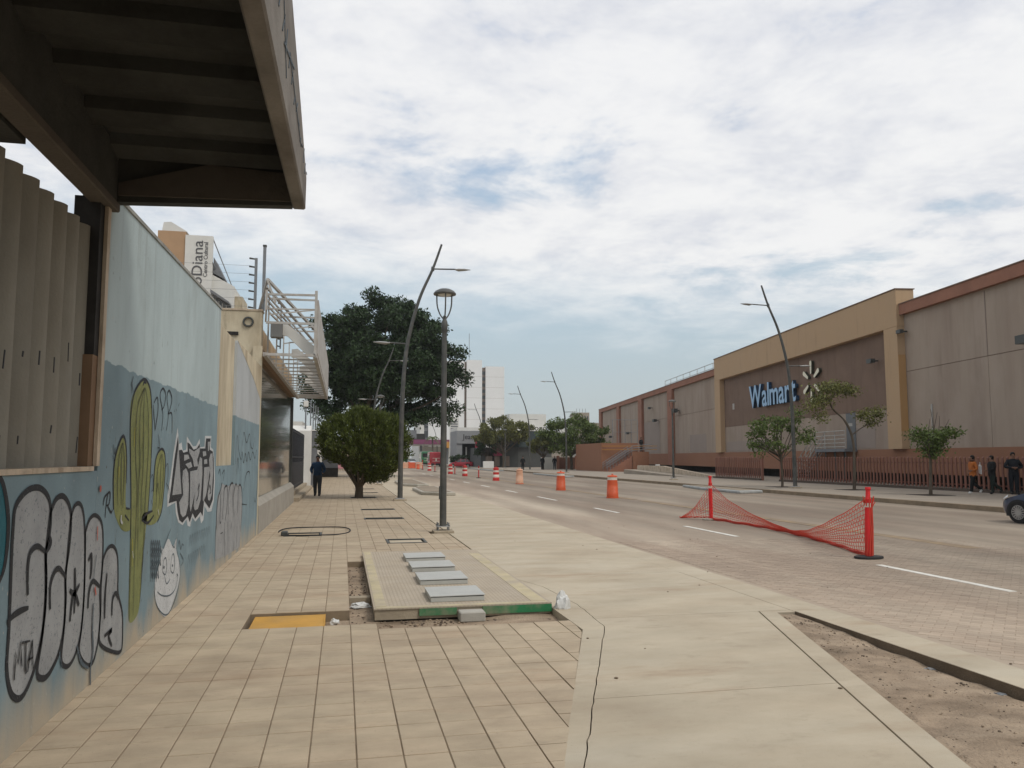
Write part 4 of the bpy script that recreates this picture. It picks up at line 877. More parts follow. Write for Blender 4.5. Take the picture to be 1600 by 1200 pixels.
# ------------------------------------------------------------------ utility slab, hatches, covers
m_chk = M('dusty_steel_plate', (0.43, 0.365, 0.285), 0.8, 0.12, 2, 0.1, 80, dirt=(0.43, 0.35, 0.25), dirt_amt=0.6, dirt_scale=1.5)
n_, l_, b_ = nodes_of(m_chk); geo = n_.new('ShaderNodeNewGeometry'); wv_ = n_.new('ShaderNodeTexBrick'); mp = n_.new('ShaderNodeMapping'); mp.inputs[2].default_value = (0, 0, R(90))
l_.new(geo.outputs['Position'], mp.inputs[0]); l_.new(mp.outputs[0], wv_.inputs[0]); wv_.inputs['Scale'].default_value = 1; wv_.inputs['Brick Width'].default_value = 0.14; wv_.inputs['Row Height'].default_value = 0.045; wv_.inputs['Mortar Size'].default_value = 0.008
bp = n_.new('ShaderNodeBump'); bp.inputs['Strength'].default_value = 0.5; bp.inputs['Distance'].default_value = 0.01; l_.new(wv_.outputs[1], bp.inputs['Height']); bp.invert = True; l_.new(bp.outputs[0], b_.inputs['Normal'])
src = b_.inputs['Base Color'].links[0].from_socket; mx = n_.new('ShaderNodeMix'); mx.data_type = 'RGBA'; mf = n_.new('ShaderNodeMath'); mf.operation = 'MULTIPLY'; mf.inputs[1].default_value = 0.35
l_.new(wv_.outputs[1], mf.inputs[0]); l_.new(mf.outputs[0], mx.inputs[0]); l_.new(src, mx.inputs[6]); mx.inputs[7].default_value = (0.29, 0.24, 0.175, 1); l_.new(mx.outputs[2], b_.inputs['Base Color'])
m_gpaint = M('green_painted_edge', (0.03, 0.19, 0.075), 0.6, 0.15, 4, dirt=(0.3, 0.25, 0.18), dirt_amt=0.7, dirt_scale=5)
m_ysand = M('worn_yellow_edge', (0.49, 0.42, 0.27), 0.85, 0.15, 4, dirt=(0.43, 0.365, 0.285), dirt_amt=1.0, dirt_scale=3.0)
slab = thing('utility_slab', 'raised dusty steel-plated utility slab with a green painted front edge', 'slab', (1.4, 11.5, 0))
SX0, SX1, SY0, SY1 = 0.375, 2.345, 8.92, 14.27
MB().box(SX0, SX1, SY0 + 0.01, SY1, -0.06, 0.048).build('slab_body', m_curb, slab, world=True)
MB().box(SX0 - 0.012, SX1 + 0.012, SY0 - 0.004, SY1, 0.049, 0.062).build('plate', m_chk, slab, world=True)
for nm, bx in (('edge_strip', (SX0 + 0.01, SX0 + 0.13, SY0 + 0.12, SY1 - .02)), ('edge_strip', (SX1 - 0.20, SX1 - 0.03, SY0 + 0.12, SY1 - 0.6)), ('edge_strip', (SX0 + .01, SX1 - .03, SY0 + .01, SY0 + 0.105))):
    MB().box(*bx, 0.0625, 0.066).build(nm, m_ysand, slab, world=True)
MB().box(SX0 + 0.48, 1.27, SY0 - 0.014, SY0 + 0.009, -0.028, 0.047).build('green_edge', m_gpaint, slab, world=True)
MB().box(1.56, SX1 + 0.01, SY0 - 0.014, SY0 + 0.009, -0.035, 0.047).build('green_edge', m_gpaint, slab, world=True)
MB().box(SX0, SX1, SY0 + 0.05, SY1 - 0.1, -0.3, -0.061).build('footing', m_dark, slab, world=True)
cb = thing('concrete_block', 'small grey concrete block wedged under the green slab edge', 'block', (1.42, 8.86, -0.08))
b = MB(); b.box(-0.14, 0.14, -0.14, 0.06, 0, 0.105); b.build('block', M('grey_block', (0.42, 0.40, 0.35), 0.9, 0.12, 4, 0.2), cb, bevel=0.01)
m_hatch = M('galvanised_lid', (0.46, 0.46, 0.43), 0.5, 0.08, 5, spec=0.4, metal=0.15)
for k, (ya, yb) in enumerate(((9.17, 9.86), (10.42, 11.16), (11.62, 12.34), (12.74, 13.42))):
    nm = ('nearest of the four', 'second', 'third', 'farthest of the four')[k]
    lab = nm + ' pale metal hatch lids in the row on the utility slab' if k in (0, 3) else nm + ' pale metal hatch lid counting from the green slab edge'
    h_ = thing('hatch', lab, 'hatch', (1.32, (ya + yb) / 2, 0.0625), group='metal hatches on the utility slab')
    d = (yb - ya) / 2 - 0.02
    b = MB(); b.box(-0.31, 0.31, -d, d, 0, 0.052); b.build('curb_frame', m_hatch, h_, bevel=0.004)
    b = MB(); b.add([(-0.316, -d - .006, 0.060), (0.316, -d - .006, 0.064), (0.316, d + .006, 0.064), (-0.316, d + .006, 0.060), (-0.316, -d - .006, 0.068), (0.316, -d - .006, 0.072), (0.316, d + .006, 0.072), (-0.316, d + .006, 0.068)],
                    [(3, 2, 1, 0), (4, 5, 6, 7), (0, 1, 5, 4), (1, 2, 6, 5), (2, 3, 7, 6), (3, 0, 4, 7)]); b.build('lid', m_hatch, h_)
    b = MB(); b.box(-0.304, 0.304, -d + .004, d - .004, 0.0525, 0.0595); b.build('lid_gap_shade', m_dark, h_)  # near-black layer stands in for the shaded gap below the lid
yc = thing('pit_cover', 'yellow painted metal pit cover sunk in the tiled pavement', 'cover', (-0.5, 8.85, 0))
m_yel = M('yellow_cover_paint', (0.56, 0.30, 0.055), 0.65, 0.14, 2.5, dirt=(0.40, 0.25, 0.10), dirt_amt=0.5, dirt_scale=2)
b = MB(); b.box(-0.40, 0.335, -0.36, 0.39, -0.045, -0.03); b.build('plate', m_yel, yc, bevel=0.003)
b = MB(); b.box(-0.40, 0.335, -0.375, -0.361, -0.12, -0.033); b.box(0.336, 0.35, -0.36, 0.39, -0.12, -0.028); b.build('rim', m_yel, yc)
sc = thing('steel_sheet', 'small loose rusty yellow sheet lying beside the yellow pit cover', 'sheet', (-0.02, 8.62, -0.07))
b = MB(); b.add([(-.1, -.14, 0.03), (.12, -.14, 0.02), (.12, .02, -.01), (-.06, .02, 0.0)], [(0, 1, 2, 3)]); b.add([(-.1, -.14, 0.027), (.12, -.14, 0.017), (.12, .02, -.013), (-.06, .02, -0.003)], [(3, 2, 1, 0)]); b.build('plate', M('rusty_yellow', (0.42, 0.25, 0.10), 0.75, 0.3, 6), sc)
tag(MB().prism([(0.115, 10.1), (0.37, 10.1), (0.37, 10.25), (0.115, 10.25)], -0.085, -0.01).build('brick', m_curb), 'pale concrete brick lying across the narrow trench', 'brick')
def bag(name, label, loc, size, mat, cat):
    bm = bmesh.new(); bmesh.ops.create_icosphere(bm, subdivisions=3, radius=1)
    from mathutils import noise
    for v in bm.verts:
        k = 1 + 0.55 * (noise.noise(v.co * 1.7 + Vector(loc)) + 0.5 * noise.noise(v.co * 4.3)); v.co = Vector((v.co.x * size[0] * k, v.co.y * size[1] * k, max(-0.55, v.co.z * k) * size[2] + size[2] * 0.55))
    me = bpy.data.meshes.new(name); bm.to_mesh(me); bm.free(); me.materials.append(mat); return tag(link(name, me, None, loc), label, cat)
m_plastic = M('white_plastic_film', (0.62, 0.62, 0.60), 0.45, 0.1, 8, 0.1)
bag('plastic_bag', 'crumpled white plastic bag at the right end of the green slab edge', (2.47, 8.88, -0.07), (0.09, 0.07, 0.15), m_plastic, 'bag')
bag('plastic_bag', 'flattened white plastic bag in the trench beside the slab', (0.24, 9.85, -0.085), (0.11, 0.07, 0.04), m_plastic, 'bag')
bag('plastic_scrap', 'grey plastic scrap against the kerb at the edge of the frame', (4.86, 5.25, -0.105), (0.05, 0.05, 0.03), m_steel, 'litter')
bag('plastic_scrap', 'torn grey plastic scrap farther along the dirt under the kerb', (4.87, 6.0, -0.105), (0.06, 0.045, 0.025), m_steel, 'litter')
bag('stone', 'pale stone on the dirt near the right edge', (4.55, 4.55, -0.06), (0.06, 0.045, 0.03), m_curb, 'stone')
bag('stone', 'small white rubble piece beside the yellow pit cover', (-0.05, 9.0, -0.10), (0.05, 0.04, 0.04), m_plastic, 'stone')
pb = MB()
for k in range(2600):
    u = random.random(); y = random.uniform(-0.5, 8.05); xa = 2.98 + (y - 2.4) * 0.31; x = xa + (4.9 - xa) * random.random() ** (1.6 if u < 0.6 else 0.5)
    r = random.choice((0.003, 0.004, 0.006, 0.006, 0.010)) * random.uniform(0.7, 1.3); z = tri_z(x, y) - 0.005
    pb.lathe([(r * 0.8, 0), (r, r * 0.5), (r * 0.5, r * 0.9)], 5, (x, y, z), mat=random.randint(0, 1))
for k in range(350):
    x, y = random.uniform(0.4, 2.6), random.uniform(8.22, 8.95); r = random.uniform(0.006, 0.02); pb.lathe([(r * 0.8, 0), (r, r * 0.5), (r * 0.5, r * 0.9)], 5, (x, y, -0.085), mat=random.randint(0, 1))
for k in range(160):
    x, y = random.uniform(0.12, 0.36), random.uniform(8.4, 13.4); r = random.uniform(0.006, 0.016); pb.lathe([(r * 0.8, 0), (r, r * 0.5), (r * 0.5, r * 0.9)], 5, (x, y, -0.087), mat=random.randint(0, 1))
tag(pb.build('gravel', [m_earth, M('dark_pebble', (0.13, 0.10, 0.075), 0.9, 0.3, 9)]), 'loose pebbles and grit scattered over the bare dirt', 'gravel', kind='stuff')
lt = MB()
for k in range(60):
    x, y = random.uniform(0.5, 9), random.uniform(3.5, 20); r = random.uniform(0.005, 0.014)
    if x < edge_x(y): continue
    lt.lathe([(r * 0.9, 0), (r, r * 0.4), (r * 0.4, r * 0.7)], 5, (x, y, 0.0), mat=0)
for px, py in ((1313, 1076), (943, 675), (1352, 862), (1120, 870), (963, 1060)):
    q = on_ground(px, py); lt.lathe([(0.015, 0), (0.017, 0.006), (0.008, 0.010)], 7, (q.x, q.y, 0.0))
tag(lt.build('litter', M('dry_leaf_litter', (0.16, 0.12, 0.08), 0.9, 0.3, 9)), 'tiny leaf and stone litter on the pale concrete', 'litter', kind='stuff')
# tree pits, frames
def pit(label, h, k):
    x0, x1, y0, y1 = h; t = thing('tree_pit', label, 'tree pit', ((x0 + x1) / 2, (y0 + y1) / 2, 0), group='square tree pits in the pavement')
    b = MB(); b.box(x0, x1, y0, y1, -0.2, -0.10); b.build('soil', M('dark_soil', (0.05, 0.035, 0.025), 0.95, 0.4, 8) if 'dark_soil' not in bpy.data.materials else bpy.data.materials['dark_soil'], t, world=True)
    b = MB()
    for a in ((x0 - .02, x1 + .02, y0 - .02, y0 + .02), (x0 - .02, x1 + .02, y1 - .02, y1 + .02), (x0 - .02, x0 + .02, y0 + .021, y1 - .021), (x1 - .02, x1 + .02, y0 + .021, y1 - .021)): b.box(*a, -0.15, 0.008)
    b.build('frame', m_dsteel, t, world=True)
pit('empty dark pit in the tiles, second nearest, left of the lantern lamp', H_G1, 0); pit('empty dark pit in the tiles, next one beyond toward the clipped tree', H_G2, 1)
pit('dark pit from which the round clipped tree grows', H_G3, 2); pit('dark pit just behind the round clipped tree', H_G4, 3); pit('farthest dark pit seen under the clipped tree', H_G5, 4)
def frame(label, h, cover):
    x0, x1, y0, y1 = h; t = thing('inspection_frame', label, 'frame', ((x0 + x1) / 2, (y0 + y1) / 2, 0))
    b = MB()
    for a in ((x0, x1, y0, y0 + .045), (x0, x1, y1 - .045, y1), (x0, x0 + .045, y0 + .046, y1 - .046), (x1 - .045, x1, y0 + .046, y1 - .046)): b.box(*a, -0.2, 0.012)
    b.build('frame', m_dsteel, t, world=True)
    b = MB(); b.box(x0 + .07, x1 - .07, y0 + .07, y1 - .07, -0.2, -0.012); b.build('cover', cover, t, world=True)
frame('dark framed inspection cover with a cable loop lying over it', H_F1, m_tile); frame('open framed inspection cover left of the lantern lamp base', H_F2, m_slab)
b = MB(); cen = on_ground(490, 832.5); loop = []
for a in np.linspace(-2.6, 3.2, 40): loop.append((cen.x + 0.02 + 0.80 * math.cos(a), cen.y + 1.15 * math.sin(a) + 0.25, 0.02 + 0.012 * math.sin(3 * a)))
b.tube(loop, 0.014, 6); tag(b.build('cable', m_black, smooth=60), 'black cable loop lying on the pavement tiles', 'cable')
b = MB(); b.box(-1.28, -1.14, 18.1, 18.32, 0.0, 0.10); tag(b.build('cable_end_box', m_dsteel, bevel=0.02), 'small dark box at the end of the cable loop', 'box')
# kerb islands left and right
m_isl = M('island_concrete', (0.40, 0.37, 0.31), 0.9, 0.18, 2, 0.3)
def island(label, pts, z0, z1, mat, grp):
    t = thing('kerb_island', label, 'kerb', (pts[0][0], pts[0][1], z0), group=grp)
    b = MB(); b.prism(pts, z0, z1); b.build('kerb_stones', mat, t, world=True, bevel=0.03)
    cx = sum(p[0] for p in pts) / len(pts); cy = sum(p[1] for p in pts) / len(pts)
    b = MB(); b.prism([(cx + (x - cx) * 0.78, cy + (y - cy) * 0.9) for x, y in pts], z1, z1 + 0.012); b.build('infill', m_base, t, world=True)
island('nearer grey kerb island at the parking lane, beside the bent lamp', [(3.55, 36.6), (4.5, 35.6), (5.0, 35.7), (5.05, 44), (4.2, 44), (3.6, 42)], -0.01, 0.15, m_isl, 'kerb islands in the parking lane')
island('farther grey kerb island at the parking lane, seen behind the clipped tree', [(3.4, 48.5), (4.3, 46.8), (5.0, 46.9), (5.05, 58), (4.2, 58), (3.5, 55)], -0.01, 0.15, m_isl, 'kerb islands in the parking lane')
m_wisl = M('pale_painted_kerb', (0.36, 0.37, 0.36), 0.8, 0.3, 3)
island('pale painted kerb island on the far road edge, left of the net', [(18.4, 34.8), (19.9, 35.3), (20.1, 38), (20.1, 42.5), (19.4, 43.5), (18.7, 40)], -0.006, 0.13, m_wisl, 'kerb islands on the far road edge')
island('pale kerb island far along the far road edge, near the dark walkers', [(18.7, 66), (19.8, 67), (20.1, 72), (20.1, 80), (19.2, 80), (18.8, 72)], -0.006, 0.13, m_wisl, 'kerb islands on the far road edge')
island('farthest pale kerb island, near the red car', [(18.7, 100), (19.8, 98), (20.1, 104), (20.1, 122), (19.2, 122), (18.8, 108)], -0.006, 0.13, m_wisl, 'kerb islands on the far road edge')

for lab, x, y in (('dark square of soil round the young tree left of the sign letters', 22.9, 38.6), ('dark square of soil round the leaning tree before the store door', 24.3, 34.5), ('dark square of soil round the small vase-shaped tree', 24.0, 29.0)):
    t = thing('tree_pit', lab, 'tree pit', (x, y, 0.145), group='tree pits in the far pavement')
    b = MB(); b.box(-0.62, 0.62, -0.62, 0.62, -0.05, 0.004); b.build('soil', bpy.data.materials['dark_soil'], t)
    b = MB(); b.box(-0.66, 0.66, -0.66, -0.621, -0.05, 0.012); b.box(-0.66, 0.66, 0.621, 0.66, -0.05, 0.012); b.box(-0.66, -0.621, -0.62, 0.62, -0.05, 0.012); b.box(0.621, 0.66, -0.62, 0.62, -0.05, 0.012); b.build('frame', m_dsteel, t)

# ------------------------------------------------------------------ traffic barrels, delineators, orange net
m_or = M('orange_plastic', (0.62, 0.10, 0.035), 0.5, 0.1, 4, dirt=(0.40, 0.12, 0.06), dirt_amt=0.4, dirt_scale=3)
m_red = M('red_plastic', (0.50, 0.035, 0.03), 0.5, 0.12, 4)
m_peach = M('faded_peach_plastic', (0.62, 0.33, 0.21), 0.6, 0.1, 4, dirt=(0.6, 0.42, 0.30), dirt_amt=0.6, dirt_scale=3)
m_band = M('reflective_white_band', (0.66, 0.60, 0.52), 0.4, 0.12, 4)
m_rub = M('black_rubber', (0.03, 0.03, 0.03), 0.8, 0.2, 5)
BODY = [(0.245, 0.0), (0.25, 0.03), (0.242, 0.24), (0.236, 0.245), (0.234, 0.44), (0.228, 0.445), (0.225, 0.62), (0.218, 0.625), (0.215, 0.76), (0.207, 0.765), (0.204, 0.88)]
CAPP = [(0.215, 0.88), (0.22, 0.905), (0.185, 0.945), (0.06, 0.965), (0.03, 0.975)]
def barrel(label, loc, kind):
    t = thing('traffic_barrel', label, 'traffic barrel', loc, random.uniform(0, 3), group='traffic barrels along the centre of the road')
    mats = {'orange': [m_or, m_band], 'peach': [m_peach, m_peach], 'red': [m_red, m_band]}[kind]
    ids = {'orange': [0] * 8 + [1, 1], 'peach': [0] * 10, 'red': [0, 0, 0, 1, 1, 0, 1, 1, 0, 0]}[kind]
    ring = lambda a, b: (MB().lathe(BODY[a:b], 22))
    segs = {'orange': [(0, 9, 'body', m_or), (8, 11, 'band', m_band)], 'peach': [(0, 11, 'body', m_peach)], 'red': [(0, 4, 'body', m_red), (3, 6, 'band', m_band), (5, 8, 'body', m_red), (7, 9, 'band', m_band), (8, 11, 'body', m_red)]}[kind]
    for a, b_, nm, mt in segs: ring(a, b_).build(nm, mt, t, smooth=50)
    b = MB(); b.lathe(CAPP, 22); b.build('cap', m_peach if kind == 'peach' else (m_or if kind == 'orange' else m_red), t, smooth=40)
    b = MB(); b.tube(spline([(-0.10, 0, 0.95), (-0.08, 0, 1.0), (0.08, 0, 1.0), (0.10, 0, 0.95)], 4), 0.018, 6); b.build('handle', m_peach if kind == 'peach' else (m_or if kind == 'orange' else m_red), t)
    b = MB(); b.lathe([(0.27, -0.004), (0.27, 0.03), (0.252, 0.035)], 22); b.build('foot', m_or if kind != 'red' else m_red, t, smooth=40)
    return t
br_o = barrel('orange traffic barrel with one white top band, nearest to the net', (11.22, 32.3, 0), 'orange')
dup(br_o, 'orange traffic barrel, second nearest, in front of the far orange wall', (11.2, 40.4, 0))
br_p = barrel('faded peach traffic barrel without bands among the orange ones', (11.3, 50.8, 0), 'peach')
br_r = barrel('red and white striped traffic barrel next to the peach barrel', (11.16, 58.2, 0), 'red')
dup(br_r, 'striped traffic barrel just right of the lantern lamp pole, before the red car', (11.05, 72.9, 0))
dup(br_r, 'small striped traffic barrel nearly touching the right side of the lantern lamp pole', (11.1, 83.3, 0))
dup(br_o, 'small orange traffic barrel just left of the lantern lamp pole', (11.0, 88.0, 0))
dup(br_r, 'striped traffic barrel in front of the red bus', (11.1, 104, 0))
dup(br_o, 'orange traffic barrel in front of the green bus', (11.0, 119, 0))
dup(br_r, 'farthest striped traffic barrel, left of the green bus', (10.9, 134, 0))
def delin(label, loc):
    t = thing('delineator_post', label, 'post', loc, group='thin red delineator posts')
    b = MB(); b.lathe([(0.20, 0), (0.20, 0.03), (0.06, 0.06)], 14); b.build('base', m_rub, t, smooth=40)
    b = MB(); b.lathe([(0.05, 0.06), (0.05, 0.7)], 12); b.build('post', m_red, t, smooth=50)
    b = MB(); b.lathe([(0.053, 0.70), (0.053, 0.80)], 12); b.build('band', m_band, t, smooth=50)
    b = MB(); b.lathe([(0.05, 0.80), (0.05, 0.96), (0.062, 0.97), (0.062, 1.0), (0.02, 1.02)], 12); b.build('tip', m_red, t, smooth=50)
    return t
dl = delin('thin red delineator post between two striped barrels, nearest one', (11.14, 65.8, 0))
dup(dl, 'thin red delineator post in front of the small red car', (11.3, 81.4, 0)); dup(dl, 'thin red delineator post in front of the red bus', (11.0, 96.8, 0)); dup(dl, 'thin red delineator post left of the red bus, farthest one', (11.0, 112.0, 0))
wb_ = thing('water_barrier', 'row of faded orange plastic barriers far along the road', 'barrier', (9.4, 128, 0))
for k in range(5): b = MB(); b.profile([(-0.28, 0), (0.28, 0), (0.22, 0.25), (0.14, 0.95), (-0.14, 0.95), (-0.22, 0.25)], 'x', -0.55 + k * 1.15 - 2, 0.55 + k * 1.15 - 2); b.build('barrier', m_or if k % 2 else m_peach, wb_, bevel=0.03)

m_net = M('orange_net_plastic', (0.66, 0.075, 0.045), 0.55, 0.1, 5, trans=0.25)
m_post = M('bright_red_post', (0.66, 0.028, 0.03), 0.4, 0.08, 4)
PA, PB = Vector((8.75, 12.1, 0)), Vector((9.92, 20.4, 0))
def netpost(label, loc, lean):
    t = thing('net_post', label, 'post', loc, group='red posts carrying the orange net')
    b = MB(); b.prism([(0.26 * math.cos(a), 0.17 * math.sin(a)) for a in np.linspace(0, 2 * math.pi, 12, endpoint=False)], 0, 0.04); b.build('base', m_rub if lean > 0 else m_isl, t, bevel=0.008)
    b = MB(); b.tube([(0, 0, 0.04), (lean * .3, 0, 0.55), (lean, 0, 1.0)], 0.052, 14); b.build('post', m_post, t, smooth=50)
    b = MB(); b.tube([(lean * .86, 0, 0.86), (lean * 0.93, 0, 0.93)], 0.055, 14); b.build('band', m_band, t, smooth=50)
    b = MB(); b.tube([(lean, 0, 1.0), (lean * 1.02, 0, 1.02), (lean * 1.15, 0, 1.15), (lean * 1.16, 0, 1.16), (lean * 1.2, 0, 1.2)], [0.052, 0.04, 0.036, 0.05, 0.045], 14); b.build('tip', m_post, t, smooth=50)
    return t
netpost('red plastic post with bundled net, nearer right one', PA, 0.03); netpost('red plastic post holding the left end of the orange net', PB, -0.005)
net = thing('safety_net', 'sagging orange plastic net strung between two red posts on the road', 'net', PA)
D = PB - PA; perp = Vector((-D.y, D.x, 0)).normalized()
def top_z(u): return 0.10 + 0.92 * abs(2 * u - 0.98) ** 1.75 * (1 if u > .49 else 1.0)
def npt(u, v):
    bow = -0.30 * math.sin(math.pi * u) ** 1.0; base = PA + D * u + perp * (bow + 0.10 * math.sin(9 * u) * v)
    wob = 0.012 * math.sin(37 * u + 5 * v) + 0.02 * math.sin(13 * u)
    zt = max(0.09, top_z(u)); lean = (1 - v) * 0.22 * math.sin(math.pi * u)
    p = base - perp * lean * 0.8; return Vector((p.x + wob, p.y + wob, 0.012 + zt * v + 0.006 * math.sin(50 * u)))
def ribbon(b, pts, wdt, upv):
    k = len(pts); vs = []
    for i, p in enumerate(pts):
        d = (pts[min(i + 1, k - 1)] - pts[max(i - 1, 0)]).normalized(); s = upv - d * upv.dot(d); s = s.normalized() if s.length > 1e-4 else perp
        vs += [p + s * wdt / 2, p - s * wdt / 2]
    b.add(vs, [(2 * i, 2 * i + 1, 2 * i + 3, 2 * i + 2) for i in range(k - 1)])
b = MB(); NU, NV = 150, 13
for j in range(NV): ribbon(b, [npt(i / 100, j / (NV - 1)) for i in range(101)], 0.016 if j in (0, NV - 1) else 0.010, Vector((0, 0, 1)))
for i in range(NU + 1):
    u = i / NU; a = 0.012 * (1 if i % 2 else -1); ribbon(b, [npt(min(1, max(0, u + a * math.sin(j * 1.2))), j / 8) for j in range(9)], 0.012, D.normalized())
b.build('mesh_panel', m_net, net, world=True)
# rolled lower hem of the net along the ground, and slack folds
b = MB()
for q in range(9): b.tube([npt(i / 60, 0) + Vector((0.02 * math.sin(i * 1.3 + q * 2), 0.03 * math.cos(i * 0.9 + q) , 0.012 + 0.010 * (q % 5))) for i in range(61)], 0.006, 4)
b.build('hem', m_net, net, world=True)
b = MB()
for q in range(16):
    a = q * 0.7; b.tube([PA + Vector((0.06 * math.cos(a) + 0.01, 0.06 * math.sin(a), 0.05)), PA + Vector((0.055 * math.cos(a + .5) + 0.03, 0.05 * math.sin(a + .3), 0.5)), PA + Vector((0.05 * math.cos(a) + 0.04, 0.05 * math.sin(a), 0.86)), PA + Vector((0.10 * math.cos(a) + 0.05, 0.09 * math.sin(a), 1.0 + 0.05 * math.sin(q * 3)))], [0.014, 0.018, 0.013, 0.006], 5)
b.build('bundle', m_net, net, world=True)
tail = thing('net_tail', 'loose triangle of orange net spread left of the far red post', 'net', PB)
b = MB(); E_ = Vector((9.25, 20.95, 0.02)); tp = PB + Vector((0, 0, 0.95)); bt = PB + Vector((-0.02, 0.05, 0.05))
for j in range(10): v = j / 9; ribbon(b, [bt.lerp(tp, v).lerp(E_, s) + Vector((0.015 * math.sin(9 * s + j), 0, -0.12 * v * math.sin(math.pi * s))) for s in (k / 12 for k in range(13))], 0.009, Vector((0, 0, 1)))
for i in range(16): s = i / 15; ribbon(b, [bt.lerp(tp, v).lerp(E_, s) + Vector((0.02 * math.sin(7 * v + i), 0, -0.12 * v * math.sin(math.pi * s))) for v in (k / 6 for k in range(7))], 0.010, Vector((1, 0, 0)))
for q in range(5): b.tube([bt.lerp(E_, k / 10) + Vector((0, 0.05 * math.sin(k + q), 0.015 + 0.02 * abs(math.sin(k * 1.7 + q)))) for k in range(11)], 0.009, 4)
b.build('mesh_panel', m_net, tail, world=True)

# ------------------------------------------------------------------ picket fence on the far pavement
m_pick = M('rust_brown_picket', (0.235, 0.105, 0.075), 0.75, 0.15, 2, 0.1, rand=0.10, dirt=(0.12, 0.08, 0.06), dirt_amt=0.4, dirt_scale=1)
fence = thing('picket_fence', 'long rust brown railing of square upright pickets along the far pavement', 'fence', (28.15, 36, 0.145))
b = MB(); b.box(-0.025, 0.025, -0.05, 0.05, 0.14, 1.50); b.add([(-.025, -.05, 1.5), (.025, -.05, 1.5), (.025, .05, 1.5), (-.025, .05, 1.5), (-.025, -.05, 1.54), (.025, -.05, 1.60), (.025, .05, 1.60), (-.025, .05, 1.54)], [(4, 5, 6, 7), (0, 1, 5, 4), (1, 2, 6, 5), (2, 3, 7, 6), (3, 0, 4, 7)])
pk = b.mesh('picket', m_pick); y = 18.5; n = 0
while y < 57:
    if not (47.6 < y < 50.0): link('picket', pk, fence, (0, y - 36, random.uniform(-.01, .01))); n += 1
    y += 0.27
for (ya, yb) in ((18.4, 47.6), (50.0, 57.1)):
    b = MB(); b.box(28.21, 28.26, ya, yb, 0.42, 0.49); b.box(28.21, 28.26, ya, yb, 1.42, 1.48); b.build('rail', m_pick, fence, world=True)
    b = MB(); b.box(28.0, 28.3, ya, yb, 0.10, 0.27); b.build('plinth', M('dark_plinth', (0.10, 0.075, 0.06), 0.9, 0.2) if 'dark_plinth' not in bpy.data.materials else bpy.data.materials['dark_plinth'], fence, world=True)
b = MB(); b.box(28.12, 28.24, 47.55, 47.67, 0.1, 1.85); b.build('post', m_pick, fence, world=True); b = MB(); b.box(28.12, 28.24, 49.9, 50.02, 0.1, 1.85); b.build('post', m_pick, fence, world=True)

# ------------------------------------------------------------------ the big store (own frame: y runs along the facade, -x towards the street)
m_mauve = M('mauve_grey_render', (0.35, 0.28, 0.222), 0.9, 0.09, 0.9, 0.15, 25, rand=0.035, dirt=(0.27, 0.20, 0.16), dirt_amt=0.7, dirt_scale=0.6, stretch=(1, 1, 0.18))
m_brown = M('chocolate_render', (0.195, 0.13, 0.096), 0.9, 0.12, 0.6, 0.15, 25)
m_tanr = M('tan_portal_render', (0.47, 0.325, 0.20), 0.88, 0.08, 0.7, 0.12, 25, dirt=(0.38, 0.25, 0.14), dirt_amt=0.4, dirt_scale=0.7)
m_tanr2 = M('ochre_repaint', (0.46, 0.275, 0.125), 0.88, 0.06, 0.7)
m_terra = M('terracotta_trim', (0.31, 0.145, 0.095), 0.85, 0.12, 1, 0.1, dirt=(0.22, 0.11, 0.075), dirt_amt=0.6, dirt_scale=0.7)
m_band_o = M('rust_orange_base', (0.285, 0.138, 0.082), 0.88, 0.14, 0.8, 0.15, dirt=(0.2, 0.10, 0.06), dirt_amt=0.6, dirt_scale=0.8)
m_patch = M('grey_repaint_patch', (0.30, 0.245, 0.21), 0.9, 0.06, 0.8)
st = thing('store_building', 'long mauve and terracotta store with a tan portal and blue sign letters', 'building', (30.2, 30.4, 0), R(-8.4))
def sb(name, x0, x1, y0, y1, z0, z1, m, bev=0.0): return MB().box(x0, x1, y0, y1, z0, z1).build(name, m, st, bevel=bev)
pan = [(-32, -14.2), (-14.17, 2.18), (2.21, 10.0), (43.62, 59.2), (61.32, 75.3), (77.62, 91.5), (93.62, 107.9)]
for a, b_ in pan:
    sb('wall_panel', 0, 0.4, a, b_, 6.63, 9.9, m_mauve); sb('wall_panel', 0, 0.4, a, b_, 2.2, 6.60, m_mauve)
sb('wall_core', 0.05, 24, -32, 110.3, 0.8, 9.85, m_brown); sb('roof', 0.05, 24, -32, 110.3, 9.86, 10.1, m_greyp)
for a, b_ in ((-32, 9.29), (42.66, 110.5)): sb('parapet', -0.28, 0.5, a, b_, 9.9, 10.5, m_terra); sb('parapet_cap', -0.32, 0.55, a, b_, 10.501, 10.56, m_brown)
for yc_ in (60.26, 76.46, 92.56, 109.1): sb('pilaster', -0.34, 0.38, yc_ - 1.05, yc_ + 1.05, 0.8, 9.898, m_terra)
sb('base_band', -0.16, 0.4, -32, 58.9, 0.8, 2.198, m_band_o); sb('base_band', -0.16, 0.4, 61.4, 75.2, 0.8, 2.198, m_band_o); sb('base_band', -0.16, 0.4, 77.7, 91.2, 0.8, 2.198, m_band_o); sb('base_band', -0.16, 0.4, 93.8, 107.8, 0.8, 2.198, m_band_o)
sb('undercroft', 1.2, 24, -32, 110, 0.0, 0.79, m_dark)
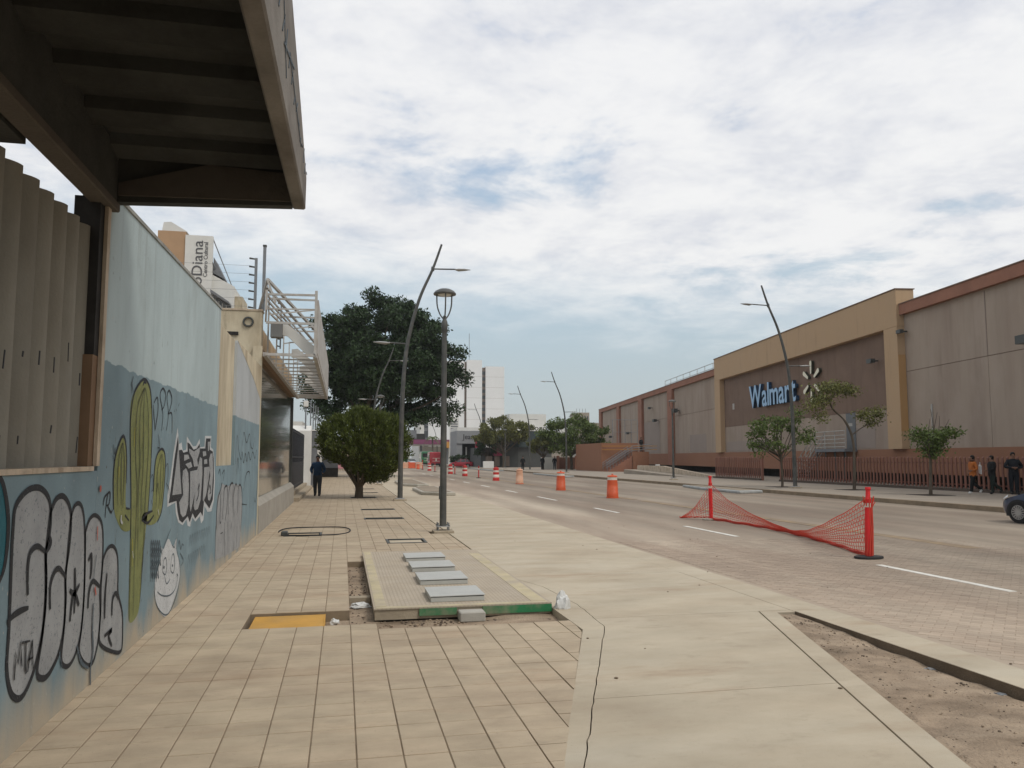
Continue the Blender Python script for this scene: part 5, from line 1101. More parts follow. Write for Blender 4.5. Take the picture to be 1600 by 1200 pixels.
# portal
layer(m_mauve, (0.20, 0.15, 0.12), 0.35, 2.2, 0.55, 0.72, (1, 1, 0.08)); layer(m_mauve, (0.42, 0.34, 0.285), 0.35, 0.35, 0.50, 0.66, (1, 1, 0.7)); layer(m_brown, (0.13, 0.085, 0.062), 0.5, 1.6, 0.52, 0.72, (1, 1, 0.1)); layer(m_tanr, (0.30, 0.205, 0.125), 0.5, 1.8, 0.55, 0.74, (1, 1, 0.12))
sb('portal_header', -0.45, 0.65, 9.3, 42.6, 9.25, 11.42, m_tanr, 0.02); sb('portal_cap', -0.5, 0.7, 9.25, 42.65, 11.421, 11.47, m_brown)
sb('portal_pillar', -0.45, 0.0, 9.3, 10.75, 2.2, 9.248, m_tanr); sb('portal_pillar', -0.45, 0.0, 41.0, 42.6, 2.2, 9.248, m_tanr)
sb('repaint_patch', -0.44, -0.02, 9.285, 9.299, 3.2, 7.6, m_tanr2)
sb('sign_wall', 0.002, 0.4, 10.0, 43.61, 4.63, 9.24, m_brown); sb('wall_panel', 0.002, 0.4, 16.7, 43.61, 2.2, 4.61, m_mauve); sb('wall_panel', 0.002, 0.4, 10.0, 15.4, 2.2, 4.61, m_mauve)
for a, b_, c_, d_ in ((66.5, 75.2, 2.3, 6.5), (47, 53, 2.3, 4.2), (13.0, 15.3, 2.3, 3.6), (30, 40.5, 2.25, 3.2), (-9, -1, 5.0, 6.5)): sb('repaint_patch', -0.012, -0.002, a, b_, c_, d_, m_patch)
m_door = M('grey_steel_door', (0.13, 0.135, 0.14), 0.5, 0.15, 3)
sb('door', -0.03, 0.3, 15.45, 16.65, 2.3, 4.6, m_door); sb('door_frame', -0.05, 0.3, 15.40, 15.449, 2.3, 4.65, m_greyp); sb('door_label', -0.04, -0.031, 15.8, 16.3, 3.75, 3.95, m_whites)
sb('landing', -1.0, -0.17, 15.0, 19.3, 2.08, 2.28, m_greyp)
def rails(segs, r, name, mat=m_whites):
    b = MB()
    for p, q in segs: b.tube([p, q], r, 6)
    return b.build(name, mat, st)
sg = [((-.95, 15.0, 2.28 + h), (-.95, 19.3, 2.28 + h)) for h in (0.12, 0.37, 0.62, 0.87, 1.15)] + [((-.95, y_, 2.28), (-.95, y_, 3.43)) for y_ in (15.0, 16.43, 17.86, 19.3)]
rails(sg, 0.03, 'landing_rail')
sg = [((x_, 19.3, 2.28 + h), (x_, 22.6, 0.2 + h)) for h in (0.1, 0.4, 0.75, 1.15) for x_ in (-.95, -.25)] + [((-.95, 19.3 + k * .8, 2.28 - k * .5), (-.95, 19.3 + k * .8, 3.43 - k * .5)) for k in range(5)]
rails(sg, 0.03, 'stair_rail')
for k in range(10): sb('stair_tread', -.9, -.27, 19.3 + k * .32, 19.61 + k * .32, 2.05 - k * .2, 2.10 - k * .2, m_greyp)
sg = [((x_, y_, 0.15), (x_, y_, 2.08)) for x_ in (-.9, -0.3) for y_ in (15.1, 16.5, 17.9, 19.2)]; rails(sg, 0.05, 'landing_leg', m_dsteel)
# roof railing and small roof gear
sg = [((2.5, 46, 10.1 + h), (2.5, 73, 10.1 + h)) for h in (1.0, 1.55, 2.1)] + [((2.5, 46 + k * 3, 10.0), (2.5, 46 + k * 3, 12.2)) for k in range(10)]
rails(sg, 0.035, 'roof_rail'); sb('roof_unit', 4, 8, 48, 64, 10.11, 11.6, m_whitewall); sg = [((1.5, 44.5, 11.9), (1.5, 48, 11.7)), ((1.5, 46, 10.2), (1.5, 46, 11.8)), ((2, 49, 11.2), (2, 54, 11.3))]; rails(sg, 0.06, 'roof_pipe', m_dsteel)
sb('conduit', -0.07, -0.01, 6.9, 6.98, 2.2, 4.6, m_whites); sb('joint_cover', -0.03, -0.002, 2.17, 2.22, 6.7, 9.8, m_patch)
for y_, z_, s_ in ((12.3, 7.6, .28), (9.0, 8.9, .22), (-1.2, 6.95, .42), (67, 6.5, .4), (57, 7.2, .5), (70, 8.3, .3), (84, 5.4, .4), (98, 5.2, .4)):
    t_ = MB(); t_.box(-0.35, -0.03, y_ - s_ * .15, y_ + s_ * .15, z_ - .04, z_ + .04); t_.box(-0.35 - s_, -0.35, y_ - s_, y_ + s_, z_ - s_ * .5, z_ + s_ * .4); t_.build('floodlight', m_dsteel, st)
sb('notice', -0.02, -0.002, 38.2, 38.7, 6.2, 6.75, m_whites)
# the sign
m_blue = M('pale_blue_letter_face', (0.30, 0.48, 0.68), 0.4, 0.05, 3); m_bside = M('navy_letter_side', (0.02, 0.05, 0.10), 0.5, 0.1, 3)
m_spark = M('cream_spark_face', (0.78, 0.74, 0.58), 0.5, 0.05, 3); m_sside = M('dark_spark_side', (0.05, 0.05, 0.035), 0.6, 0.1, 3)
sign = thing('store_sign', 'large raised pale blue letters with a cream six-ray spark on the brown wall', 'sign', st.location, R(-8.4))
LC = Matrix(((0, 0, -1, 0), (-1, 0, 0, 0), (0, 1, 0, 0), (0, 0, 0, 1)))     # reads along -y, faces -x
adv = []; tot = 0
meshes = []
for ch in 'Walmart':
    me = text_mesh(ch, 'letter', m_blue, 2.68, 0.13, 0.045); xs = [v.co.x for v in me.vertices]; x0, x1 = min(xs), max(xs); meshes.append((me, x0, x1)); tot += (x1 - x0)
gapl = 0.13; tot += gapl * 6; k_ = (33.45 - 23.75) / tot; cur = 0
for me, x0, x1 in meshes:
    me.transform(Matrix.Translation((-x0 + cur, 0, 0))); me.transform(Matrix.Diagonal((k_, 1, 1, 1))); cur += (x1 - x0) + gapl
    me.transform(LC); me.materials.append(m_bside)
    for p in me.polygons:
        if p.normal.x > -0.5: p.material_index = 1
    link('letter', me, sign, (-0.20, 33.45, 6.02))
for k in range(6):
    a = R(90 + 60 * k); b = MB()
    pts = [(0.55, -0.07), (0.62, -0.10), (1.38, -0.17), (1.50, -0.10), (1.50, 0.10), (1.38, 0.17), (0.62, 0.10), (0.55, 0.07)]
    P_ = [(r_ * math.cos(a) - t_ * math.sin(a), r_ * math.sin(a) + t_ * math.cos(a)) for r_, t_ in pts]; n8 = len(P_)
    vs = [(-0.24, -u, v) for u, v in P_] + [(-0.02, -u, v) for u, v in P_]
    b.add(vs, [tuple(range(n8 - 1, -1, -1))], 0); o8 = 0
    b.f[-1] = tuple(range(n8)); b.add(vs, [(i, n8 + i, n8 + (i + 1) % n8, (i + 1) % n8) for i in range(n8)], 1)
    o = b.build('spark_ray', [m_spark, m_sside], sign, (0, 21.25, 7.2)); bm = bmesh.new(); bm.from_mesh(o.data); bmesh.ops.remove_doubles(bm, verts=bm.verts, dist=1e-5); bmesh.ops.recalc_face_normals(bm, faces=bm.faces); bm.to_mesh(o.data); bm.free()

# orange terrace, stair and ramp at the left end of the store
ter = thing('terrace', 'rust orange terrace block with a yellow rail and outside stair left of the store', 'terrace', (31, 84, 0))
MB().box(28.6, 33.0, 86, 96, 0, 3.35).build('wall', m_band_o, ter, world=True)
MB().box(31.6, 33.6, 84.2, 85.9, 0.0, 2.35).build('landing', m_band_o, ter, world=True)
b = MB()
for h in (2.6, 3.0): b.bar((28.7, 85.95, h), (34.5, 84.0, h), 0.05)
b.build('yellow_rail', M('yellow_rail_paint', (0.5, 0.24, 0.04), 0.6, 0.1), ter, world=True)
b = MB()
for k in range(9): b.box(28.6 + k * 0.34, 28.95 + k * 0.34, 84.2, 85.8, 0.0, 0.22 + k * 0.2)
b.build('stair', m_terra, ter, world=True)
b = MB()
for off in (84.2, 85.7):
    for h in (0.5, 0.75, 1.0): b.tube([(28.6, off, 0.1 + h), (31.7, off, 2.0 + h), (34.0, off, 2.2 + h)], 0.03, 5)
    for k in range(9): b.tube([(28.7 + k * .36, off, 0.1 + k * .23), (28.7 + k * .36, off, 1.15 + k * .23)], 0.025, 5)
b.build('stair_rail', m_steel, ter, world=True)
b = MB()
for k in range(5): b.tube([(30 + k * .75, 86.1, 3.35), (30 + k * .75, 86.1, 6.0)], 0.03, 5)
b.tube([(30, 86.1, 6.0), (33, 86.1, 6.0)], 0.03, 5); b.tube([(30, 86.1, 4.6), (33, 86.1, 4.6)], 0.02, 5); b.build('terrace_fence', m_steel, ter, world=True)
rmp = thing('ramp_wall', 'sloping pale ramp wall left of the railing, leading under the store', 'ramp', (28.6, 62, 0))
MB().profile([(57.4, 0), (74, 0), (74, 0.95), (68, 0.95), (57.4, 0.25)], 'x', 28.3, 28.65).build('wall', m_edge, rmp, world=True)
MB().profile([(57.4, 0), (74, 0), (74, 0.55), (57.4, 0.1)], 'x', 26.9, 28.29).build('ramp', m_farwalk, rmp, world=True)
m_drust = M('dark_rust_render', (0.15, 0.07, 0.048), 0.9, 0.2, 0.8)
gw = thing('garden_wall', 'dark rust boundary wall under the dense green tree', 'wall', (32, 106, 0))
MB().box(28.6, 38, 105, 105.3, 0, 1.75).build('wall', m_drust, gw, world=True)
for k in range(4): MB().box(28.5 + k * 2.6, 28.9 + k * 2.6, 104.9, 105.0, 0, 1.95).build('pier', m_terra, gw, world=True)
ww = thing('garden_wall', 'white boundary wall beside the two dark walkers, left of the orange wall', 'wall', (28, 106, 0))
MB().box(26.4, 28.49, 105, 105.3, 0, 1.75).build('wall', m_whitewall, ww, world=True)

# ------------------------------------------------------------------ trees
def leafmat(name, col, var=0.35, trans=0.25):
    return M(name, col, 0.6, 0.25, 0.8, spec=0.35, island=var, trans=trans)
m_lf_dark = leafmat('dark_fig_leaf', (0.026, 0.050, 0.016), 0.7, 0.12)
m_lf_shrub = leafmat('cypress_leaf', (0.078, 0.10, 0.02), 0.5, 0.12)
m_lf_mid = leafmat('street_tree_leaf', (0.10, 0.14, 0.035), 0.45)
m_lf_pale = leafmat('dry_tree_leaf', (0.14, 0.145, 0.042), 0.45)
m_bark = M('grey_brown_bark', (0.10, 0.08, 0.06), 0.95, 0.3, 5, 0.6, 25, stretch=(1, 1, 0.3))
def limb(b, p, q, r0, r1, bend=0.12, n=5):
    p, q = Vector(p), Vector(q); d = q - p; off = Vector((random.uniform(-1, 1), random.uniform(-1, 1), random.uniform(-.3, .5))) * d.length * bend
    pts = [p + d * t + off * math.sin(math.pi * t) for t in (i / n for i in range(n + 1))]
    b.tube(pts, [r0 + (r1 - r0) * i / n for i in range(n + 1)], 7); return pts
def tree(name, label, loc, H, trunk_h, rx, ry, rz, cz, nclump, nleaf, size, mat, group=None, trunk_r=0.15, clump_r=0.28, tips=None, up=0.3, cat='tree', hollow=0.45, shape=None, cxo=0.0):
    t = thing(name, label, cat, loc, group=group)
    b = MB(); top = Vector((random.uniform(-.1, .1), random.uniform(-.1, .1), trunk_h))
    b.tube([(0, 0, -0.1), (0.02, 0, trunk_h * 0.3), (top.x * .6, top.y * .6, trunk_h * .7), top], [trunk_r * 1.25, trunk_r, trunk_r * .9, trunk_r * .8], 9)
    cl = []
    for k in range(nclump):
        while True:
            d = RNG.normal(size=3); d /= np.linalg.norm(d); r = RNG.uniform(hollow, 1.0) ** 0.6
            if d[2] > -0.75: break
        if shape: d, r = shape(d, r)
        cl.append(np.array((rx * d[0] * r, ry * d[1] * r, cz + rz * d[2] * r)))
    if tips: cl += [np.array(p, float) for p in tips]
    cl = [c + np.array((cxo, 0, 0)) for c in cl]
    for c in cl[:: max(1, len(cl) // 16)]:
        limb(b, top * random.uniform(.75, 1.0), Vector(c), trunk_r * 0.5, 0.02)
    b.build('trunk', m_bark, t, smooth=60)
    pts = []
    per = nleaf // len(cl)
    for c in cl:
        cr = clump_r * min(rx, rz) * RNG.uniform(0.55, 1.25)
        g_ = RNG.normal(size=(per, 3)); g_ /= np.linalg.norm(g_, axis=1)[:, None]; g_ = g_ * (RNG.uniform(0, 1, (per, 1)) ** 0.5) * np.array((cr, cr, cr * 0.7)) * 1.15 + c; pts.append(g_)
    P = np.concatenate(pts); leaves('crown', P, size, mat, t, 0.5, up)
    return t
# the big dark fig: broad dome with an uneven outline
def fig_shape(d, r): return d * np.array((1, 1, 1.0 if d[2] > 0 else 0.85)), r
tree('fig_tree', 'huge dark green fig tree with a broad dome crown behind the lamp posts', (1.9, 72, 0), 16.5, 5.0, 5.95, 5.6, 5.5, 10.3, 270, 150000, 0.27, m_lf_dark, trunk_r=0.5, clump_r=0.165, hollow=0.42, shape=fig_shape, cxo=2.0,
     tips=[(-6.0, -0.6, 13.6), (-1.6, -1, 16.2), (-0.6, 0, 15.7), (1.7, -1, 15.3), (4.1, -.5, 13.7), (6.2, -.6, 11.2), (6.6, -.5, 8.9), (-5.6, -1, 6.2), (-4.7, -1.8, 5.6), (5.6, -1, 6.1), (4.8, -1.8, 5.2), (3.2, -2, 5.3), (-3.4, -1, 14.7), (-4.9, 0, 14.0), (-2.5, -2, 5.6), (-1, -2, 5.4), (0.5, -2, 5.5), (1.8, -2, 5.3), (3.0, -1, 5.6), (2.4, 0, 6.2), (4.0, -1, 5.9), (3.6, 0, 6.6), (-6.9, -1, 7.4), (-6.4, -1, 6.2), (-5.4, -2, 5.4), (-5.8, 0, 6.9), (-6.9, 0, 8.6), (-4.4, -1, 6.3), (-0.4, -2, 4.9), (0.8, -2, 4.9), (2.2, -2, 5.0), (0, 0, 6.5), (1.5, 0, 6.2), (-2, 0, 6.4), (5.2, -2, 7.5)])
# the round clipped tree: fine upright sprays on a dome
t = thing('clipped_tree', 'round clipped cypress-like tree growing from a pit in the pavement', 'tree', (0.70, 34.6, 0))
b = MB()
b.tube([(0, 0, -.1), (0.02, 0, .35), (0.0, 0, .6)], [.20, .16, .17], 10)
for k in range(11):
    a = 2 * math.pi * k / 11; limb(b, (0.05 * math.cos(a), 0.05 * math.sin(a), .45), (1.1 * math.cos(a), 1.1 * math.sin(a), random.uniform(1.3, 2.2)), 0.07, 0.02, 0.08)
b.build('trunk', m_bark, t, smooth=60)
n = 46000; d = RNG.normal(size=(n, 3)); d /= np.linalg.norm(d, axis=1)[:, None]
k1 = 1 + 0.07 * np.sin(46 * np.arctan2(d[:, 1], d[:, 0]) / 2 + 3 * np.sin(9 * d[:, 2])) * np.cos(14 * d[:, 2]) + 0.06 * np.sin(31 * np.arctan2(d[:, 1], d[:, 0]) / 2 + 6 * d[:, 2]) + 0.05 * np.sin(7 * d[:, 0] + 3 * d[:, 2]) + 0.05 * np.sin(9 * d[:, 1] + 4 * d[:, 0]) + 0.045 * np.sin(15 * d[:, 2] + 6 * d[:, 0]) + 0.04 * np.sin(23 * d[:, 0] + 11 * d[:, 1]) + 0.05 * RNG.normal(size=n) * 0.5
rr = RNG.uniform(0.74, 1.0, n) ** 0.5 * (k1 * 1.0)
zz_ = np.where(d[:, 2] > 0, d[:, 2] * 1.46, d[:, 2] * 1.55)
P = np.stack([d[:, 0] * 1.80 * rr, d[:, 1] * 1.75 * rr, 2.24 + zz_ * rr], 1)
wdt = np.clip((P[:, 2] - 0.10) / 1.55, 0.42, 1)[:, None] ** 0.7; P[:, :2] *= np.where(P[:, 2:3] < 1.8, wdt, 1); tt = np.clip((2.1 - P[:, 2]) / 1.4, 0, 1); P[:, 0] = P[:, 0] * (1 - 0.12 * tt) + 0.50 * tt
keep = P[:, 2] > 0.66; P = P[keep]; d = d[keep]
leaves('crown', P + np.array((0.16, 0, 0)), 0.13, m_lf_shrub, t, 0.36, -1.0, out=d * 0.9 + np.array((0, 0, 0.6)))
# young trees on the far pavement
tree('young_tree', 'bushy young street tree behind the bent lamp, left of the sign letters', (22.9, 38.6, 0.145), 5, 1.75, 1.55, 1.5, 1.15, 2.75, 36, 3400, 0.15, m_lf_mid, trunk_r=0.06, clump_r=0.34, group='young trees on the far pavement',
     tips=[(-1.7, 0, 2.2), (-1.3, 0, 1.9), (1.6, -.3, 3.0), (1.2, 0, 3.9), (0.8, 0, 4.1), (1.75, 0, 2.5)])
t2 = thing('young_tree', 'leaning street tree with a bent trunk and sparse yellowish tufts before the store door', 'tree', (24.3, 34.5, 0.145), group='young trees on the far pavement')
b = MB(); W = lambda px, py: Vector((on_y(px, py, 34.5).x - 24.3, 0, on_y(px, py, 34.5).z - 0.145))
b.tube(spline([(0, 0, -.1), tuple(W(1335, 740)), tuple(W(1334, 700)), tuple(W(1329, 675)), tuple(W(1318, 655)), tuple(W(1302, 640)), tuple(W(1294, 622))], 4), [0.075] * 6 + [0.06] * 10 + [0.045] * 9, 8)
limb(b, W(1331, 680), W(1352, 665), .035, .02, .05); limb(b, W(1352, 665), W(1382, 658), .025, .012, .05); limb(b, W(1297, 630), W(1285, 610), .035, .015); limb(b, W(1297, 628), W(1318, 605), .03, .012); limb(b, W(1302, 640), W(1290, 640), .025, .012)
b.build('trunk', m_bark, t2, smooth=60)
pts = []
for (px, py, sx, sz, k) in ((1300, 606, .75, .25, 900), (1325, 610, .45, .22, 420), (1285, 622, .5, .3, 500), (1272, 632, .45, .28, 300), (1350, 648, .35, .25, 320), (1370, 646, .3, .3, 330), (1360, 660, .25, .2, 160), (1282, 650, .3, .3, 200)):
    c = W(px, py); pts.append(RNG.normal(size=(k, 3)) * np.array((sx, .45, sz)) * .6 + np.array(c))
leaves('crown', np.concatenate(pts), 0.13, m_lf_pale, t2, 0.5, 0.4)
t3 = thing('young_tree', 'small vase-shaped street tree with bare twigs on top, left of the orange-clad walker', 'tree', (24.0, 29.0, 0.145), group='young trees on the far pavement')
b = MB(); W3 = lambda px, py: Vector((on_y(px, py, 29.0).x - 24.0, 0, on_y(px, py, 29.0).z - 0.145))
b.tube([(0, 0, -.1), tuple(W3(1454, 745)), tuple(W3(1454, 718))], [0.075, 0.06, 0.055], 8)
for px, py in ((1440, 690), (1470, 690), (1485, 672), (1432, 680), (1455, 680), (1447, 640), (1455, 645), (1465, 650), (1443, 655), (1480, 655)): limb(b, W3(1454, 718) , W3(px, py) + Vector((0, random.uniform(-.6, .6), 0)), .03, .008, .06)
b.build('trunk', m_bark, t3, smooth=60)
pts = []
for (px, py, sx, sz, k) in ((1448, 685, .45, .3, 620), (1465, 690, .4, .3, 520), (1436, 678, .35, .25, 300), (1484, 676, .3, .18, 380), (1455, 705, .3, .25, 500), (1470, 678, .3, .2, 300)):
    pts.append(RNG.normal(size=(k, 3)) * np.array((sx, .45, sz)) * .6 + np.array(W3(px, py)))
leaves('crown', np.concatenate(pts), 0.13, m_lf_mid, t3, 0.5, 0.3)
# far trees along the right side
FT = 'trees far along the right pavement'
tree('street_tree', 'dense dark green tree with layered boughs left of the store corner', (29.2, 100, 0.145), 6.7, 2.2, 4.3, 3.6, 2.35, 4.3, 80, 15000, 0.30, m_lf_mid, FT, 0.20, 0.30, tips=[(-4.2, -1, 4.6), (-3, -1, 5.9), (0.5, -.5, 6.9), (4.4, -1, 5.2), (4.7, -1, 3.2), (-1.0, -1, 2.2)])
tree('street_tree', 'small tree between the dense tree and the dark shop', (25.6, 101, 0.145), 4.5, 1.8, 2.0, 2.0, 1.0, 3.1, 34, 5000, 0.28, m_lf_pale, FT, 0.12, 0.34)
tree('street_tree', 'olive green spreading tree in front of the dark shop', (25.0, 124, 0.145), 8, 2.6, 4.3, 3.4, 2.1, 5.7, 80, 12000, 0.34, m_lf_pale, FT, 0.2, 0.28, tips=[(-4.6, -1, 4.6), (4.4, -.5, 6.4), (0, 0, 7.9)])
tree('street_tree', 'darker tree standing behind the olive green one', (23.5, 128, 0.145), 6, 1.6, 2.4, 2.4, 1.9, 3.2, 40, 5000, 0.34, m_lf_dark, FT, 0.16, 0.3)
tree('hedge_tree', 'dark low bush beside the red car', (20.6, 141, 0), 2.2, .6, 2.1, 1.2, .8, 1.3, 24, 2600, 0.3, m_lf_dark, None, 0.1, 0.35)
tree('street_tree', 'green bush far left behind the silver car', (12.5, 186, 0), 3, .8, 2.6, 1.6, 1.3, 1.7, 24, 2600, 0.4, leafmat('bright_green_leaf', (0.045, 0.15, 0.045)), None, 0.12, 0.35)
tree('street_tree', 'dark tree far down the left pavement behind the bent lamp', (7.5, 150, 0), 8, 2, 2.2, 2.2, 3.2, 4.6, 30, 4200, 0.4, m_lf_dark, None, 0.2, 0.35)
def palm(label, loc, H, fr, n=16, leafc=m_lf_mid):
    t = thing('palm_tree', label, 'palm tree', loc, group='palms far along the street')
    b = MB(); b.tube([(0, 0, 0), (.1, 0, H * .5), (0, 0, H)], [.24, .18, .16], 8); b.build('trunk', m_bark, t, smooth=60)
    b = MB()
    for k in range(n):
        a = 2 * math.pi * k / n + random.uniform(-.2, .2); el = random.uniform(0.1, 1.0); pts = []
        for i in range(9): s = i / 8; pts.append(Vector((math.cos(a) * fr * s * math.cos(el * .8), math.sin(a) * fr * s * math.cos(el * .8), H + fr * (math.sin(el) * s - 0.95 * s * s))))
        for i in range(8):
            d = (pts[i + 1] - pts[i]).normalized(); side = d.cross(Vector((0, 0, 1))).normalized()
            for sg_ in (-1, 1):
                for q in (0.0, 0.5):
                    p = pts[i].lerp(pts[i + 1], q); L_ = fr * .24 * (1 - .5 * i / 8); tip = p + side * sg_ * L_ * .8 + d * L_ * .4 - Vector((0, 0, L_ * .45))
                    b.add([p, p + d * .10, tip], [(0, 1, 2)])
        b.tube(pts, [.03 - .003 * i for i in range(9)], 4)
    b.build('fronds', leafc, t); return t
palm('palm tree with a spiky crown rising above the olive green tree', (32.3, 150, 0), 7.6, 2.0)
palm('palm tree in front of the white tower foot, behind the lantern lamp pole', (26.6, 172, 0), 7.2, 2.8, leafc=m_lf_pale)
palm('smaller palm tree left of the olive green tree', (23.6, 134, 0), 5.6, 1.8)
palm('farthest palm tree near the purple station roof', (20.5, 186, 0), 6.3, 2.2)

# ------------------------------------------------------------------ far buildings
m_tower = M('white_tower_cladding', (0.76, 0.76, 0.75), 0.8, 0.05, 0.15)
m_slot = M('brown_slot', (0.20, 0.155, 0.125), 0.7, 0.2, 1)
m_win = M('dark_window', (0.06, 0.065, 0.07), 0.25, 0.2, 1, spec=0.6)
tw = thing('tower_block', 'tall white tower block of two slabs with dark vertical slots', 'tower', (45, 262, 0))
MB().box(32.5, 39.4, 262, 290, 0, 34.0).build('wall', m_tower, tw, world=True); MB().box(39.4, 40.2, 262.8, 290, 0, 33.8).build('slot', m_slot, tw, world=True)
MB().box(40.2, 45.4, 262, 290, 0, 34.4).build('wall', m_tower, tw, world=True); MB().box(45.4, 46.7, 263.2, 290, 0, 32.0).build('slot', m_slot, tw, world=True)
MB().box(46.7, 53.1, 262.3, 290, 0, 32.4).build('wall', m_tower, tw, world=True)
for k in range(14): MB().box(45.45, 46.65, 263.1, 263.19, 3 + k * 2.05, 4.1 + k * 2.05).build('window', m_win, tw, world=True)
for k in range(1, 9):
    z = k * 3.6; MB().box(40.21, 45.39, 261.99, 261.999, z, z + 0.05).build('joint', m_farwalk, tw, world=True); MB().box(46.71, 53.09, 262.29, 262.299, z, z + 0.05).build('joint', m_farwalk, tw, world=True)
for k in range(8): MB().box(53.1, 53.16, 266 + k * 3, 267.8 + k * 3, 4, 31).build('window_strip', m_win, tw, world=True)
b = MB(); b.tube([(41.6, 266, 34.4), (41.6, 266, 44)], .09, 5); b.build('antenna', m_steel, tw, world=True)
w2 = thing('office_block', 'white block with a grey vertical strip left of the tower, under the fig tree', 'building', (30, 250, 0))
MB().box(26.2, 37.5, 250, 270, 0, 17.0).build('wall', m_tower, w2, world=True); MB().box(24.9, 26.2, 250.5, 270, 0, 17.2).build('strip', m_greyp, w2, world=True); MB().box(23.6, 24.9, 250.3, 270, 0, 16).build('strip', m_whitewall, w2, world=True)
for k in range(5): MB().box(24.95, 26.15, 250.4, 250.49, 2 + k * 3, 4 + k * 3).build('window', m_win, w2, world=True)
w3 = thing('hospital_block', 'low white and grey building with a dark sign frame on its roof, far left', 'building', (18, 225, 0))
MB().box(12.2, 18.5, 225, 240, 0, 6.0).build('wall', m_whitewall, w3, world=True); MB().box(16.2, 22.6, 224, 240, 6.01, 8.4).build('roof_block', m_dark, w3, world=True)
MB().box(17.2, 20.2, 223.9, 224.0, 7.0, 9.4).build('sign_frame', m_greyp, w3, world=True); MB().box(11, 16, 222, 224.9, 0, 9.2).build('wall', m_whitewall, w3, world=True)
for k in range(4):
    MB().box(12.0 + k, 12.6 + k, 221.9, 221.99, 3.5, 4.8).build('window', m_win, w3, world=True); MB().box(12.0 + k, 12.6 + k, 221.9, 221.99, 6.3, 7.4).build('window', m_win, w3, world=True)
m_purple = M('purple_fascia', (0.20, 0.055, 0.12), 0.6, 0.1, 1)
gs = thing('fuel_station', 'fuel station with a flat purple edged roof over a white kiosk', 'fuel station', (22, 192, 0))
MB().box(15.8, 27.5, 190, 200, 4.9, 6.0).build('roof', m_purple, gs, world=True); MB().box(16.4, 27.0, 190.5, 199, 4.6, 4.89).build('soffit', m_whitewall, gs, world=True)
for x in (18.2, 24.5): MB().box(x, x + .5, 192, 192.5, 0, 4.6).build('column', m_greyp, gs, world=True)
MB().box(18.6, 26.5, 197, 199.5, 0, 4.5).build('kiosk', m_whitewall, gs, world=True); MB().box(23.8, 25.6, 189.85, 189.98, 4.0, 5.5).build('yellow_sign', M('orange_sign', (0.5, 0.25, 0.06), 0.6, 0.1), gs, world=True)
py_ = thing('sign_pylon', 'tall white pylon sign with grey stripes behind the lantern lamp pole', 'sign', (23, 168, 0))
MB().box(22.2, 24.1, 168, 168.5, 0, 10.2).build('panel', m_whitewall, py_, world=True)
for k in range(7): MB().box(22.4, 23.9, 167.95, 167.99, 6.2 + k * .5, 6.45 + k * .5).build('stripe', m_greyp, py_, world=True)
for k, mt in enumerate((m_red, m_dark, m_red, m_dark)): MB().box(22.6, 23.6, 167.95, 167.99, 2.0 + k * .9, 2.5 + k * .9).build('stripe', mt, py_, world=True)
m_shopg = M('grey_shop_panel', (0.26, 0.265, 0.27), 0.7, 0.08, 1)
gsb = thing('grey_shop', 'grey modern shop with dark script lettering on its overhanging front', 'building', (22, 141, 0))
MB().box(19.9, 25.2, 141, 150, 4.2, 6.5).build('fascia', m_shopg, gsb, world=True); MB().box(20.0, 25.2, 141.3, 150, 6.51, 7.1).build('roof', m_whitewall, gsb, world=True); MB().box(20.4, 25.2, 142.5, 150, 0, 4.19).build('front', m_dark, gsb, world=True); MB().box(19.9, 20.9, 141.2, 150, 0, 4.19).build('wall', m_shopg, gsb, world=True)
MB().box(21.7, 21.95, 142.4, 142.49, 1.0, 3.6).build('light_panel', m_whitewall, gsb, world=True)
FACE = ((1, 0, 0), (0, 0, 1), (0, -1, 0))
placed_text('Jean', 'lettering', m_dark, 1.3, gsb, (21.0, 140.97, 5.0), FACE, 2.0)
rp = thing('red_banner', 'tall red upright sign panel beside the grey shop', 'sign', (23.6, 138, 0))
MB().box(22.75, 23.65, 138, 138.3, 1.2, 5.0).build('panel', M('red_sign', (0.33, 0.035, 0.055), 0.6, 0.15, 2), rp, world=True); MB().box(23.5, 24.3, 137.6, 137.9, 0, 6.2).build('panel', M('dark_red_sign', (0.24, 0.02, 0.03), 0.6, 0.2, 2), rp, world=True); MB().box(23.0, 23.25, 138.31, 138.5, 0, 5.2).build('post', m_dsteel, rp, world=True)
for z in (0.9, 2.0, 3.0, 3.9): MB().box(23.6, 24.9, 137.45, 137.59, z, z + .28).build('sign_board', m_whitewall, rp, world=True)
MB().box(24.1, 24.3, 137.46, 137.6, 0.0, 3.0).build('post', m_whitewall, rp, world=True)
ds = thing('dark_shop', 'low dark green-grey corner shop with black roof letters and a pink awning', 'building', (28, 126, 0))
m_dsh = M('dark_teal_wall', (0.055, 0.075, 0.078), 0.75, 0.1, 1)
MB().prism([(26.2, 127.5), (27.9, 126), (33.5, 126), (33.5, 140), (26.2, 140)], 3.4, 6.0).build('fascia', m_dsh, ds, world=True); MB().prism([(22.2, 129), (27.9, 126.4), (33.5, 126.4), (33.5, 140), (22.2, 140)], 0, 3.39).build('wall', M('grey_shop_wall', (0.085, 0.088, 0.085), 0.8, 0.15, 1), ds, world=True)
MB().prism([(26.1, 127.4), (27.9, 125.9), (33.6, 125.9), (33.6, 140), (26.1, 140)], 6.01, 6.12).build('roof_edge', m_whitewall, ds, world=True); MB().box(27.2, 33.5, 130, 140, 6.13, 9.0).build('upper_wall', m_whitewall, ds, world=True)
placed_text('camoron', 'roof_lettering', m_dark, 1.15, ds, (28.1, 126.2, 6.15), FACE, 5.2, 0.08)
